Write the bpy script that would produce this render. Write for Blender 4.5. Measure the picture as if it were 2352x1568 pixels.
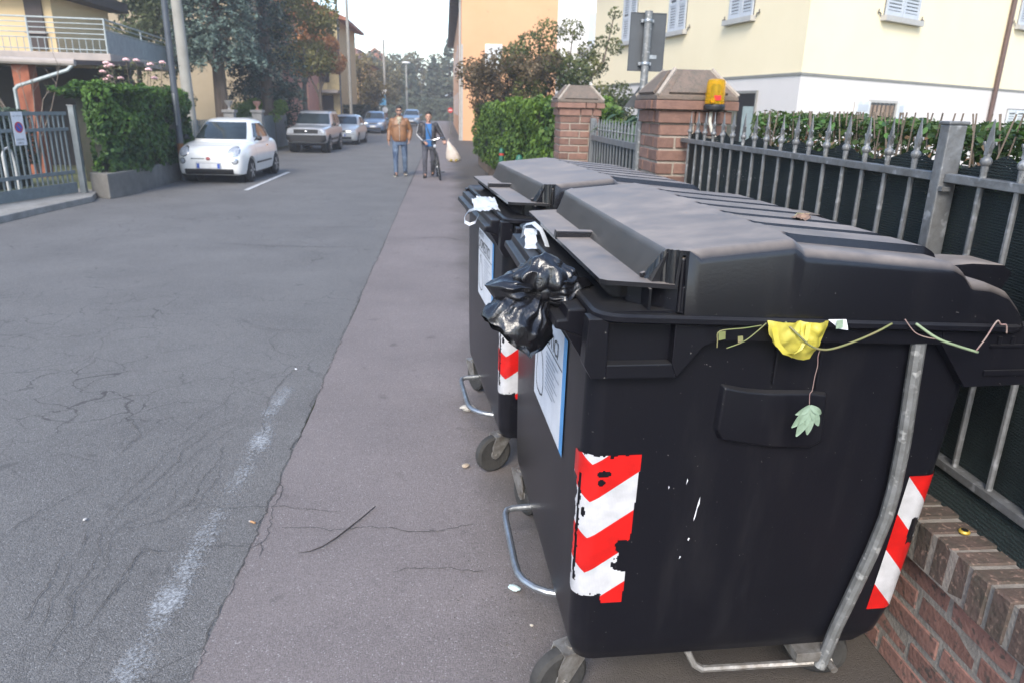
import bpy, bmesh, math, random
import numpy as np
from mathutils import Vector, Matrix, noise as mnoise

for o in list(bpy.data.objects):
    bpy.data.objects.remove(o)
scene = bpy.context.scene
COL = scene.collection
R = math.radians
rnd = random.Random(7)

# ------------------------------------------------------------------ camera
cam_d = bpy.data.cameras.new('camera')
cam = bpy.data.objects.new('camera', cam_d)
COL.objects.link(cam)
scene.camera = cam
CAM_H = 1.82
cam_d.sensor_width = 36.0
cam_d.lens = 36.0 * 1660.0 / 2352.0
cam_d.clip_start = 0.05
cam_d.clip_end = 1500
_y, _p, _r = R(5.5), R(17.9), R(1.4)
_fw = Vector((math.sin(_y) * math.cos(_p), math.cos(_y) * math.cos(_p), -math.sin(_p)))
_rt = Vector((math.cos(_y), -math.sin(_y), 0))
_up = _rt.cross(_fw)
_R = _rt * math.cos(_r) + _up * math.sin(_r)
_U = _up * math.cos(_r) - _rt * math.sin(_r)
m3 = Matrix((_R, _U, -_fw)).transposed()
cam.matrix_world = Matrix.Translation((0, 0, CAM_H)) @ m3.to_4x4()
cam_d.dof.use_dof = True
cam_d.dof.focus_distance = 1.95
cam_d.dof.aperture_fstop = 5.6

# ------------------------------------------------------------------ sky, sun, exposure
world = bpy.data.worlds.new('World')
scene.world = world
world.use_nodes = True
wn = world.node_tree
wn.nodes.clear()
sky = wn.nodes.new('ShaderNodeTexSky')
sky.sky_type = 'NISHITA'
sky.sun_disc = False
SUN_EL, SUN_AZ = 40.0, -163.0          # azimuth clockwise from +Y (the street direction)
sky.sun_elevation = R(SUN_EL)
sky.sun_rotation = R(SUN_AZ)
sky.altitude = 50
sky.air_density = 1.0
sky.dust_density = 1.2
sky.ozone_density = 1.0
bg = wn.nodes.new('ShaderNodeBackground')
bg.inputs['Strength'].default_value = 0.15
wo = wn.nodes.new('ShaderNodeOutputWorld')
wn.links.new(sky.outputs[0], bg.inputs['Color'])
wn.links.new(bg.outputs[0], wo.inputs['Surface'])
sun_d = bpy.data.lights.new('sun', 'SUN')
sun_d.energy = 1.5
sun_d.angle = R(25)
sun_d.color = (1.0, 0.93, 0.82)
sun = bpy.data.objects.new('sun', sun_d)
COL.objects.link(sun)
_sd = Vector((math.sin(R(SUN_AZ)) * math.cos(R(SUN_EL)), math.cos(R(SUN_AZ)) * math.cos(R(SUN_EL)), math.sin(R(SUN_EL))))
sun.rotation_euler = _sd.to_track_quat('Z', 'Y').to_euler()
vs = scene.view_settings
vs.view_transform = 'Standard'
vs.look = 'None'
vs.exposure = 1.5
vs.gamma = 1.0
vs.use_curve_mapping = False
scene.render.engine = 'CYCLES'
scene.cycles.max_bounces = 6
scene.cycles.transparent_max_bounces = 12

# ------------------------------------------------------------------ materials
MATS = {}


def mat(name, col, rough=0.7, metal=0.0, col2=None, scale=6.0, detail=5.0, var=0.25, bump=0.0, bscale=80.0,
        spec=0.5, speck=None, speck_scale=200.0, speck_amt=0.1, rand=0.0, attr=False, trans=0.0, coat=0.0,
        stretch=(1, 1, 1), backscatter=0.0, rvar=0.0):
    """Principled material whose colour wanders between col and col2 with noise, plus optional specks and bump."""
    if name in MATS:
        return MATS[name]
    m = bpy.data.materials.new(name)
    MATS[name] = m
    m.use_nodes = True
    nt = m.node_tree
    nd, lk = nt.nodes, nt.links
    b = nd['Principled BSDF']
    b.inputs['Roughness'].default_value = rough
    b.inputs['Metallic'].default_value = metal
    b.inputs['Specular IOR Level'].default_value = spec
    if coat:
        b.inputs['Coat Weight'].default_value = coat
        b.inputs['Coat Roughness'].default_value = 0.08
    if trans:
        b.inputs['Transmission Weight'].default_value = trans
    if col2 is None:
        col2 = tuple(c * (1 - var) for c in col)
    tc = nd.new('ShaderNodeTexCoord')
    oi = nd.new('ShaderNodeObjectInfo')
    mul = nd.new('ShaderNodeMath'); mul.operation = 'MULTIPLY'; mul.inputs[1].default_value = 37.0
    lk.new(oi.outputs['Random'], mul.inputs[0])
    add = nd.new('ShaderNodeVectorMath'); add.operation = 'ADD'
    lk.new(tc.outputs['Object'], add.inputs[0])
    lk.new(mul.outputs[0], add.inputs[1])
    mp = nd.new('ShaderNodeMapping'); mp.inputs['Scale'].default_value = stretch
    lk.new(add.outputs[0], mp.inputs['Vector'])
    n1 = nd.new('ShaderNodeTexNoise'); n1.inputs['Scale'].default_value = scale; n1.inputs['Detail'].default_value = detail
    n1.inputs['Roughness'].default_value = 0.65
    lk.new(mp.outputs[0], n1.inputs['Vector'])
    mr = nd.new('ShaderNodeMapRange'); mr.inputs['From Min'].default_value = 0.33; mr.inputs['From Max'].default_value = 0.67
    if attr:
        at = nd.new('ShaderNodeAttribute'); at.attribute_name = 'shade'
        lk.new(at.outputs['Fac'], mr.inputs['Value'])
        mr.inputs['From Min'].default_value = 0.0; mr.inputs['From Max'].default_value = 1.0
    else:
        lk.new(n1.outputs['Fac'], mr.inputs['Value'])
    mx = nd.new('ShaderNodeMix'); mx.data_type = 'RGBA'
    mx.inputs[6].default_value = (*col, 1); mx.inputs[7].default_value = (*col2, 1)
    lk.new(mr.outputs[0], mx.inputs[0])
    out = mx.outputs[2]
    if speck is not None:
        n2 = nd.new('ShaderNodeTexNoise'); n2.inputs['Scale'].default_value = speck_scale; n2.inputs['Detail'].default_value = 2.0
        lk.new(mp.outputs[0], n2.inputs['Vector'])
        m2 = nd.new('ShaderNodeMapRange'); m2.inputs['From Min'].default_value = 0.62 - speck_amt; m2.inputs['From Max'].default_value = 0.72 - speck_amt
        lk.new(n2.outputs['Fac'], m2.inputs['Value'])
        x2 = nd.new('ShaderNodeMix'); x2.data_type = 'RGBA'
        lk.new(m2.outputs[0], x2.inputs[0]); lk.new(out, x2.inputs[6]); x2.inputs[7].default_value = (*speck, 1)
        out = x2.outputs[2]
    if rand:
        hv = nd.new('ShaderNodeHueSaturation')
        m4 = nd.new('ShaderNodeMapRange'); m4.inputs['To Min'].default_value = 1 - rand; m4.inputs['To Max'].default_value = 1 + rand
        lk.new(oi.outputs['Random'], m4.inputs['Value'])
        lk.new(m4.outputs[0], hv.inputs['Value']); lk.new(out, hv.inputs['Color'])
        out = hv.outputs[0]
    lk.new(out, b.inputs['Base Color'])
    if rvar:
        m5 = nd.new('ShaderNodeMapRange'); m5.inputs['From Min'].default_value = 0.3; m5.inputs['From Max'].default_value = 0.7
        m5.inputs['To Min'].default_value = max(0.03, rough - rvar); m5.inputs['To Max'].default_value = min(1, rough + rvar)
        lk.new(n1.outputs['Fac'], m5.inputs['Value']); lk.new(m5.outputs[0], b.inputs['Roughness'])
    if bump:
        n3 = nd.new('ShaderNodeTexNoise'); n3.inputs['Scale'].default_value = bscale; n3.inputs['Detail'].default_value = 6.0
        lk.new(mp.outputs[0], n3.inputs['Vector'])
        bp = nd.new('ShaderNodeBump'); bp.inputs['Strength'].default_value = bump; bp.inputs['Distance'].default_value = 0.01
        lk.new(n3.outputs['Fac'], bp.inputs['Height']); lk.new(bp.outputs[0], b.inputs['Normal'])
    if backscatter:
        tr = nd.new('ShaderNodeBsdfTranslucent'); lk.new(out, tr.inputs['Color'])
        ms = nd.new('ShaderNodeMixShader'); ms.inputs[0].default_value = backscatter
        lk.new(b.outputs[0], ms.inputs[1]); lk.new(tr.outputs[0], ms.inputs[2])
        lk.new(ms.outputs[0], nd['Material Output'].inputs['Surface'])
    return m


def node_mat(name):
    m = bpy.data.materials.new(name); m.use_nodes = True
    MATS[name] = m
    return m, m.node_tree.nodes, m.node_tree.links, m.node_tree.nodes['Principled BSDF']


# ------------------------------------------------------------------ scene helpers
def link(o, parent=None):
    COL.objects.link(o)
    if parent is not None:
        o.parent = parent
    return o


def tag(o, label=None, cat=None, group=None, kind=None):
    if label: o['label'] = label
    if cat: o['category'] = cat
    if group: o['group'] = group
    if kind: o['kind'] = kind
    return o


def empty(name, loc=(0, 0, 0), rz=0.0, label=None, cat=None, group=None):
    o = bpy.data.objects.new(name, None)
    o.location = loc; o.rotation_euler = (0, 0, rz); o.empty_display_size = 0.1
    link(o)
    return tag(o, label, cat, group)


def copy_tree(o, parent=None):
    c = o.copy(); COL.objects.link(c); c.parent = parent
    for ch in list(o.children):
        copy_tree(ch, c)
    return c


class MB:
    """collects shapes; build() makes ONE mesh object of them"""
    def __init__(s):
        s.v, s.f = [], []

    def raw(s, vs, fs):
        k = len(s.v)
        s.v += [tuple(v) for v in vs]
        s.f += [tuple(i + k for i in f) for f in fs]
        return s

    def box(s, c, d, rz=0.0, rx=0.0, ry=0.0, taper=1.0):
        M = Matrix.Translation(c) @ Matrix.Rotation(rz, 4, 'Z') @ Matrix.Rotation(ry, 4, 'Y') @ Matrix.Rotation(rx, 4, 'X')
        vs = []
        for z in (-.5, .5):
            t = taper if z > 0 else 1.0
            for x, y in ((-.5, -.5), (.5, -.5), (.5, .5), (-.5, .5)):
                vs.append(M @ Vector((x * d[0] * t, y * d[1] * t, z * d[2])))
        return s.raw(vs, [(3, 2, 1, 0), (4, 5, 6, 7), (0, 1, 5, 4), (1, 2, 6, 5), (2, 3, 7, 6), (3, 0, 4, 7)])

    def span(s, a, b):
        c = [(a[i] + b[i]) / 2 for i in range(3)]
        return s.box(c, [abs(b[i] - a[i]) for i in range(3)])

    def tube(s, path, r, n=8, cap=True, flat=None):
        P = [Vector(p) for p in path]
        rs = r if isinstance(r, (list, tuple)) else [r] * len(P)
        rings = []
        T0 = (P[1] - P[0]).normalized()
        ref = Vector((0, 0, 1)) if abs(T0.z) < 0.9 else Vector((1, 0, 0))
        N = (ref - T0 * ref.dot(T0)).normalized()
        for i, p in enumerate(P):
            if i == 0: T = P[1] - P[0]
            elif i == len(P) - 1: T = P[-1] - P[-2]
            else: T = (P[i + 1] - P[i]).normalized() + (P[i] - P[i - 1]).normalized()
            T = T.normalized() if T.length > 1e-9 else T0
            N = (N - T * N.dot(T))
            N = N.normalized() if N.length > 1e-6 else T.orthogonal().normalized()
            B = T.cross(N)
            fx, fy = flat if flat else (1, 1)
            rings.append([p + N * (math.cos(2 * math.pi * k / n) * rs[i] * fx) + B * (math.sin(2 * math.pi * k / n) * rs[i] * fy) for k in range(n)])
        return s.loft(rings, cap)

    def loft(s, rings, cap=True, closed=True):
        k = len(s.v); n = len(rings[0])
        for r_ in rings: s.v += [tuple(p) for p in r_]
        m = n if closed else n - 1
        for i in range(len(rings) - 1):
            for j in range(m):
                a, b = k + i * n + j, k + i * n + (j + 1) % n
                s.f.append((a, b, b + n, a + n))
        if cap and closed:
            s.f.append(tuple(k + j for j in range(n - 1, -1, -1)))
            e = k + (len(rings) - 1) * n
            s.f.append(tuple(e + j for j in range(n)))
        return s

    def lathe(s, c, prof, n=16, axis='Z'):
        rings = []
        for (r, h) in prof:
            ring = []
            for j in range(n):
                a = 2 * math.pi * j / n
                x, y = math.cos(a) * r, math.sin(a) * r
                if axis == 'Z': p = (c[0] + x, c[1] + y, c[2] + h)
                elif axis == 'X': p = (c[0] + h, c[1] + x, c[2] + y)
                else: p = (c[0] + y, c[1] + h, c[2] + x)
                ring.append(p)
            rings.append(ring)
        return s.loft(rings, True)

    def prism(s, pts, f0, f1):
        """pts: 2-D outline; f0/f1: functions (a, b) -> 3-D point for the two faces"""
        n = len(pts)
        vs = [f0(*p) for p in pts] + [f1(*p) for p in pts]
        fs = [tuple(range(n - 1, -1, -1)), tuple(range(n, 2 * n))]
        fs += [(i, (i + 1) % n, n + (i + 1) % n, n + i) for i in range(n)]
        return s.raw(vs, fs)

    def ball(s, c, r, n=12, m=8, jit=0.0, seed=0):
        rr = r if isinstance(r, (tuple, list)) else (r, r, r)
        g = random.Random(seed)
        rings = []
        for i in range(m + 1):
            t = math.pi * min(max(i / m, 0.02), 0.98)
            rings.append([(c[0] + rr[0] * math.sin(t) * math.cos(2 * math.pi * j / n) * (1 + g.uniform(-jit, jit)),
                           c[1] + rr[1] * math.sin(t) * math.sin(2 * math.pi * j / n) * (1 + g.uniform(-jit, jit)),
                           c[2] + rr[2] * math.cos(t)) for j in range(n)])
        return s.loft(rings[::-1], True)

    def mesh(s, name, smooth=False, bevel=0.0, seg=2, angle=35, weld=False):
        me = bpy.data.meshes.new(name)
        me.from_pydata(s.v, [], s.f)
        bm = bmesh.new(); bm.from_mesh(me)
        if weld: bmesh.ops.remove_doubles(bm, verts=bm.verts, dist=1e-5)
        bmesh.ops.recalc_face_normals(bm, faces=bm.faces)
        if bevel:
            ed = [e for e in bm.edges if len(e.link_faces) == 2 and e.calc_face_angle(0) > R(25)]
            bmesh.ops.bevel(bm, geom=ed, offset=bevel, segments=seg, profile=0.6, affect='EDGES', clamp_overlap=True)
        bm.to_mesh(me); bm.free()
        if smooth:
            me.polygons.foreach_set('use_smooth', [True] * len(me.polygons))
            if smooth != 'all':
                me.set_sharp_from_angle(angle=R(angle))
        me.update()
        return me

    def build(s, name, m, parent=None, smooth=False, bevel=0.0, seg=2, angle=35, loc=None, rz=None, weld=False, world=False):
        if world and parent is not None:
            M = (Matrix.Translation(parent.location) @ parent.rotation_euler.to_matrix().to_4x4()).inverted()
            s.v = [tuple(M @ Vector(p)) for p in s.v]
        me = s.mesh(name, smooth, bevel, seg, angle, weld)
        me.materials.append(m)
        o = bpy.data.objects.new(name, me)
        if loc is not None: o.location = loc
        if rz is not None: o.rotation_euler = (0, 0, rz)
        return link(o, parent)


def np_mesh(name, V, F, m, parent=None, smooth=False, shade=None, uv=None):
    """V (n,3), F (k,4 or 3) numpy -> object"""
    me = bpy.data.meshes.new(name)
    V = np.asarray(V, np.float32); F = np.asarray(F, np.int32)
    k = F.shape[1]
    me.vertices.add(len(V)); me.vertices.foreach_set('co', V.ravel())
    me.loops.add(F.size); me.loops.foreach_set('vertex_index', F.ravel())
    me.polygons.add(len(F)); me.polygons.foreach_set('loop_start', np.arange(0, F.size, k, dtype=np.int32))
    me.update(calc_edges=True)
    if shade is not None:
        a = me.attributes.new('shade', 'FLOAT', 'POINT'); a.data.foreach_set('value', np.asarray(shade, np.float32))
    if uv is not None:
        l = me.uv_layers.new(name='UVMap'); l.data.foreach_set('uv', np.asarray(uv, np.float32)[F.ravel()].ravel())
    if smooth: me.polygons.foreach_set('use_smooth', np.ones(len(F), bool))
    me.materials.append(m)
    me.validate()
    o = bpy.data.objects.new(name, me)
    return link(o, parent)


def leaf_cloud(name, P, N, size, m, parent=None, seed=1, aspect=0.6, spread=0.7, shade=None, droop=0.0, tri=False):
    """one mesh of small bent leaves at points P with mean normals N"""
    g = np.random.default_rng(seed)
    n = len(P)
    P = np.asarray(P, float); N = np.asarray(N, float)
    nn = N + g.normal(0, spread, (n, 3)); nn /= np.linalg.norm(nn, axis=1)[:, None] + 1e-9
    t = g.normal(0, 1, (n, 3)); t[:, 2] -= droop
    t -= nn * (t * nn).sum(1)[:, None]; t /= np.linalg.norm(t, axis=1)[:, None] + 1e-9
    b = np.cross(nn, t)
    s = (np.asarray(size) * g.uniform(0.65, 1.25, n))[:, None]
    w = s * aspect * 0.5
    fold = nn * s * 0.12
    A = P - t * s * 0.5
    B = P + b * w - t * s * 0.05 + fold
    C = P + t * s * 0.5
    D = P - b * w - t * s * 0.05 + fold
    V = np.stack([A, B, C, D], 1).reshape(-1, 3)
    F = np.arange(4 * n).reshape(-1, 4)
    sh = g.uniform(0, 1, n) if shade is None else np.clip(shade + g.normal(0, 0.16, n), 0, 1)
    return np_mesh(name, V, F, m, parent, shade=np.repeat(sh, 4))

# ------------------------------------------------------------------ ground, road, pavement
def asphalt(name, c1, c2, stone, dirt_shade=None, dirt_shade_x=None, grit=0.6, net=0):
    m, nd, lk, b = node_mat(name)
    tc = nd.new('ShaderNodeTexCoord')
    co = tc.outputs['Object']
    big = nd.new('ShaderNodeTexNoise'); big.inputs['Scale'].default_value = 0.9; big.inputs['Detail'].default_value = 8; big.inputs['Roughness'].default_value = 0.62
    lk.new(co, big.inputs['Vector'])
    r1 = nd.new('ShaderNodeMapRange'); r1.inputs['From Min'].default_value = 0.3; r1.inputs['From Max'].default_value = 0.7
    lk.new(big.outputs['Fac'], r1.inputs['Value'])
    mx = nd.new('ShaderNodeMix'); mx.data_type = 'RGBA'; mx.inputs[6].default_value = (*c1, 1); mx.inputs[7].default_value = (*c2, 1)
    lk.new(r1.outputs[0], mx.inputs[0])
    # aggregate: cells with individual brightness
    vo = nd.new('ShaderNodeTexVoronoi'); vo.inputs['Scale'].default_value = 210; vo.inputs['Randomness'].default_value = 1.0
    lk.new(co, vo.inputs['Vector'])
    sep = nd.new('ShaderNodeSeparateColor'); lk.new(vo.outputs['Color'], sep.inputs[0])
    r2 = nd.new('ShaderNodeMapRange'); r2.inputs['To Min'].default_value = 0.5; r2.inputs['To Max'].default_value = 1.5
    lk.new(sep.outputs[0], r2.inputs['Value'])
    mm = nd.new('ShaderNodeMix'); mm.data_type = 'RGBA'; mm.blend_type = 'MULTIPLY'; mm.inputs[0].default_value = grit
    lk.new(mx.outputs[2], mm.inputs[6])
    cc = nd.new('ShaderNodeCombineColor')
    for i in range(3): lk.new(r2.outputs[0], cc.inputs[i])
    lk.new(cc.outputs[0], mm.inputs[7])
    # pale chips
    r3 = nd.new('ShaderNodeMapRange'); r3.inputs['From Min'].default_value = 0.95; r3.inputs['From Max'].default_value = 1.0
    lk.new(sep.outputs[1], r3.inputs['Value'])
    ch = nd.new('ShaderNodeMix'); ch.data_type = 'RGBA'; ch.inputs[7].default_value = (*stone, 1)
    lk.new(r3.outputs[0], ch.inputs[0]); lk.new(mm.outputs[2], ch.inputs[6])
    out = ch.outputs[2]
    # dark blotches: old gum and oil
    bl = nd.new('ShaderNodeTexNoise'); bl.inputs['Scale'].default_value = 5.5; bl.inputs['Detail'].default_value = 3
    lk.new(co, bl.inputs['Vector'])
    r4 = nd.new('ShaderNodeMapRange'); r4.inputs['From Min'].default_value = 0.66; r4.inputs['From Max'].default_value = 0.74
    r4.inputs['To Max'].default_value = 0.55
    lk.new(bl.outputs['Fac'], r4.inputs['Value'])
    d4 = nd.new('ShaderNodeMix'); d4.data_type = 'RGBA'; d4.inputs[7].default_value = (c1[0] * .45, c1[1] * .45, c1[2] * .45, 1)
    lk.new(r4.outputs[0], d4.inputs[0]); lk.new(out, d4.inputs[6])
    out = d4.outputs[2]
    if dirt_shade:
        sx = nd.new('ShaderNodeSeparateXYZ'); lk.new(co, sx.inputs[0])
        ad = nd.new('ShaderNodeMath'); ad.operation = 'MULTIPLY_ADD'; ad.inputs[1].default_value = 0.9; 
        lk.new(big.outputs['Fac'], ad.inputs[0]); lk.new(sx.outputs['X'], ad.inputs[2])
        r5 = nd.new('ShaderNodeMapRange'); r5.inputs['From Min'].default_value = dirt_shade_x[0]; r5.inputs['From Max'].default_value = dirt_shade_x[1]
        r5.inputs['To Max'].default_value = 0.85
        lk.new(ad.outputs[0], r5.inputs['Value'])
        d5 = nd.new('ShaderNodeMix'); d5.data_type = 'RGBA'; d5.inputs[7].default_value = (*dirt_shade, 1)
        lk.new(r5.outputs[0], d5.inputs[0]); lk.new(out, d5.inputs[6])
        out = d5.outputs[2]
    if net:
        ds = nd.new('ShaderNodeTexNoise'); ds.inputs['Scale'].default_value = 2.2; ds.inputs['Detail'].default_value = 5; lk.new(co, ds.inputs['Vector'])
        va = nd.new('ShaderNodeVectorMath'); va.operation = 'MULTIPLY_ADD'; va.inputs[1].default_value = (.55, .55, 0); lk.new(ds.outputs['Color'], va.inputs[0]); lk.new(co, va.inputs[2])
        cv = nd.new('ShaderNodeTexVoronoi'); cv.feature = 'DISTANCE_TO_EDGE'; cv.inputs['Scale'].default_value = net; lk.new(va.outputs[0], cv.inputs['Vector'])
        ck = nd.new('ShaderNodeMapRange'); ck.inputs['From Min'].default_value = .0014 * net; ck.inputs['From Max'].default_value = .0048 * net; ck.inputs['To Min'].default_value = 1; ck.inputs['To Max'].default_value = 0
        lk.new(cv.outputs['Distance'], ck.inputs['Value'])
        mk = nd.new('ShaderNodeTexNoise'); mk.inputs['Scale'].default_value = .55; mk.inputs['Detail'].default_value = 4; lk.new(co, mk.inputs['Vector'])
        mr_ = nd.new('ShaderNodeMapRange'); mr_.inputs['From Min'].default_value = .46; mr_.inputs['From Max'].default_value = .60; mr_.inputs['To Max'].default_value = .62; lk.new(mk.outputs['Fac'], mr_.inputs['Value'])
        mu = nd.new('ShaderNodeMath'); mu.operation = 'MULTIPLY'; lk.new(ck.outputs[0], mu.inputs[0]); lk.new(mr_.outputs[0], mu.inputs[1])
        d6 = nd.new('ShaderNodeMix'); d6.data_type = 'RGBA'; d6.inputs[7].default_value = (.022, .020, .020, 1); lk.new(mu.outputs[0], d6.inputs[0]); lk.new(out, d6.inputs[6])
        out = d6.outputs[2]
    lk.new(out, b.inputs['Base Color'])
    b.inputs['Roughness'].default_value = 0.8
    b.inputs['Specular IOR Level'].default_value = 0.35
    ms = nd.new('ShaderNodeTexNoise'); ms.inputs['Scale'].default_value = 60; ms.inputs['Detail'].default_value = 8; ms.inputs['Roughness'].default_value = 0.75
    lk.new(co, ms.inputs['Vector'])
    ad2 = nd.new('ShaderNodeMath'); ad2.operation = 'MULTIPLY_ADD'; ad2.inputs[1].default_value = -0.8
    lk.new(vo.outputs['Distance'], ad2.inputs[0]); lk.new(ms.outputs['Fac'], ad2.inputs[2])
    bp = nd.new('ShaderNodeBump'); bp.inputs['Strength'].default_value = 0.55; bp.inputs['Distance'].default_value = 0.006
    lk.new(ad2.outputs[0], bp.inputs['Height']); lk.new(bp.outputs[0], b.inputs['Normal'])
    return m


M_road = asphalt('road_asphalt', (0.146, 0.141, 0.136), (0.110, 0.106, 0.103), (0.25, 0.25, 0.25), net=2.6, grit=.62)
M_walk = asphalt('pavement_asphalt', (0.180, 0.155, 0.152), (0.140, 0.121, 0.119), (0.29, 0.27, 0.27), dirt_shade=(0.058, 0.050, 0.041), dirt_shade_x=(0.52, 1.0), grit=0.42)  # dirt beside the containers, its colour darkened to paint in the shade beneath them
M_soil = mat('garden_soil', (0.10, 0.085, 0.05), 0.95, col2=(0.06, 0.075, 0.03), scale=1.2, bump=0.6, bscale=20)
M_conc = mat('old_concrete', (0.30, 0.29, 0.27), 0.9, col2=(0.19, 0.18, 0.165), scale=3, bump=0.3, bscale=50, speck=(0.1, 0.1, 0.09), speck_scale=60, speck_amt=0.02)


def sheet(name, x0, x1, y0, y1, z, m, nx=1, ny=1):
    xs = np.linspace(x0, x1, nx + 1); ys = np.linspace(y0, y1, ny + 1)
    V = np.array([(x, y, z) for y in ys for x in xs])
    F = [(j * (nx + 1) + i, j * (nx + 1) + i + 1, (j + 1) * (nx + 1) + i + 1, (j + 1) * (nx + 1) + i) for j in range(ny) for i in range(nx)]
    return np_mesh(name, V, F, m)


tag(sheet('ground', -420, 420, -60, 800, -0.012, M_soil), 'bare soil and grass beyond the kerbs', 'ground', kind='structure')
tag(sheet('road', -6.6, -0.84, -12, 130, -0.004, M_road), 'worn grey asphalt road with cracks', 'road', kind='structure')
ROAD = bpy.data.objects['road']
# pavement edge is a slightly ragged line
g = random.Random(3)
ys = [-12 + i * 0.06 for i in range(700)] + [30 + i * 2 for i in range(51)]
V, F = [], []
for i, y in enumerate(ys):
    w = 0.006 * math.sin(y * 2.1) + 0.006 * mnoise.noise((y * 5, 0, 0)) + 0.010 * mnoise.noise((y * 1.3, 4, 0))
    V += [(-0.843 + w, y, -0.010), (-0.84 + w, y, 0.0), (1.62, y, 0.0)]
    if i:
        a = 3 * (i - 1)
        F += [(a, a + 3, a + 4, a + 1), (a + 1, a + 4, a + 5, a + 2)]
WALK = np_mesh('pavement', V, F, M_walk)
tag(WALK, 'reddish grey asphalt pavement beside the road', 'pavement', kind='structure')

CR = {
    'B': [(-0.876, 3.386), (-0.854, 3.337), (-0.809, 3.243), (-0.812, 3.092), (-0.787, 2.932), (-0.803, 2.805), (-0.874, 2.724)],
    'B2': [(-0.803, 2.805), (-0.784, 2.686)],
    'C': [(-1.156, 3.15), (-1.054, 3.093), (-0.94, 3.098), (-0.803, 3.102), (-0.636, 3.062), (-0.473, 3.034)],
    'D': [(-0.787, 2.932), (-0.66, 2.907), (-0.504, 2.88), (-0.363, 2.901), (-0.164, 2.853), (0.011, 2.862), (0.17, 2.912)],
    'E': [(-1.183, 4.66), (-1.279, 4.621), (-1.402, 4.523), (-1.402, 4.368), (-1.474, 4.191), (-1.489, 4.025), (-1.538, 3.901)],
    'F': [(-1.069, 5.194), (-1.088, 4.947), (-1.133, 4.637), (-1.13, 4.359), (-1.109, 4.143), (-1.008, 3.762)],
    'G': [(-1.716, 6.098), (-1.486, 5.927), (-1.228, 5.957), (-0.97, 5.888)],
    'H': [(-1.375, 5.893), (-1.404, 5.645), (-1.309, 5.413), (-1.086, 5.194)],
    'I': [(-1.238, 3.829), (-1.199, 3.603), (-1.225, 3.45), (-1.226, 3.308), (-1.205, 3.174), (-1.242, 3.092), (-1.29, 2.996), (-1.377, 2.962), (-1.512, 2.932)],
    'J': [(-1.024, 2.782), (-0.887, 2.775), (-0.803, 2.805)],
    'K': [(-1.529, 2.97), (-1.49, 3.045), (-1.498, 3.167), (-1.462, 3.296), (-1.422, 3.56), (-1.428, 3.722), (-1.367, 3.925), (-1.282, 4.082), (-1.181, 4.215)],
    'L': [(-1.347, 2.081), (-1.38, 2.273), (-1.379, 2.372), (-1.449, 2.469), (-1.437, 2.553), (-1.44, 2.658), (-1.468, 2.806), (-1.529, 2.97)],
    'M': [(-1.937, 2.918), (-1.909, 2.971), (-1.89, 3.065), (-1.827, 3.183), (-1.747, 3.355)],
    'N': [(-1.354, 2.283), (-1.3, 2.304), (-1.297, 2.488), (-1.301, 2.763), (-1.295, 2.797), (-1.18, 2.74), (-1.121, 2.787)],
    'O': [(-1.555, 2.307), (-1.531, 2.368), (-1.549, 2.434), (-1.564, 2.619), (-1.614, 2.78)],
    'P': [(-0.226, 2.559), (-0.133, 2.57), (0.009, 2.577), (0.169, 2.529)],
    'S': [(-1.923, 4.207), (-1.778, 4.004), (-1.729, 3.909), (-1.749, 3.68)],
    'T': [(-1.282, 2.813), (-1.274, 2.603), (-1.294, 2.46), (-1.293, 2.38)],
    'U': [(-2.909, 11.255), (-2.134, 11.258), (-1.501, 11.422), (-0.995, 11.366)],
    'V': [(-3.159, 9.956), (-2.312, 9.734), (-1.515, 9.7), (-0.923, 9.785)],
    'W': [(-4.344, 11.726), (-3.837, 12.227), (-3.235, 12.03)],
    'X': [(-1.833, 6.253), (-1.557, 6.027), (-1.237, 5.861), (-0.958, 5.894)],
    'Y': [(-0.391, 10.418), (-0.08, 10.542), (0.231, 10.303)],
}


def crack_ribbon(pts, w, z, seed):
    g = random.Random(seed)
    P = []
    for (a, b) in zip(pts[:-1], pts[1:]):
        L = math.hypot(b[0] - a[0], b[1] - a[1]); n = max(2, int(L / 0.012))
        for i in range(n):
            t = i / n
            x, y = a[0] + (b[0] - a[0]) * t, a[1] + (b[1] - a[1]) * t
            P.append((x + 0.022 * mnoise.noise((x * 9, y * 9, seed)) + 0.012 * mnoise.noise((x * 40, y * 40, seed)),
                      y + 0.022 * mnoise.noise((x * 9 + 50, y * 9, seed)) + 0.012 * mnoise.noise((x * 40 + 9, y * 40, seed))))
    P.append(pts[-1])
    V, F = [], []
    for i, p in enumerate(P):
        q = P[min(i + 1, len(P) - 1)]; o = P[max(i - 1, 0)]
        dx, dy = q[0] - o[0], q[1] - o[1]; l = math.hypot(dx, dy) or 1
        ww = w * (0.45 + 0.9 * abs(mnoise.noise((p[0] * 18, p[1] * 18, 3.3)))) * min(1, 8 * min(i, len(P) - 1 - i) / len(P) + 0.15)
        V += [(p[0] - dy / l * ww, p[1] + dx / l * ww, z), (p[0] + dy / l * ww, p[1] - dx / l * ww, z)]
        if i: F.append((2 * i - 2, 2 * i - 1, 2 * i + 1, 2 * i))
    return V, F


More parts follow.
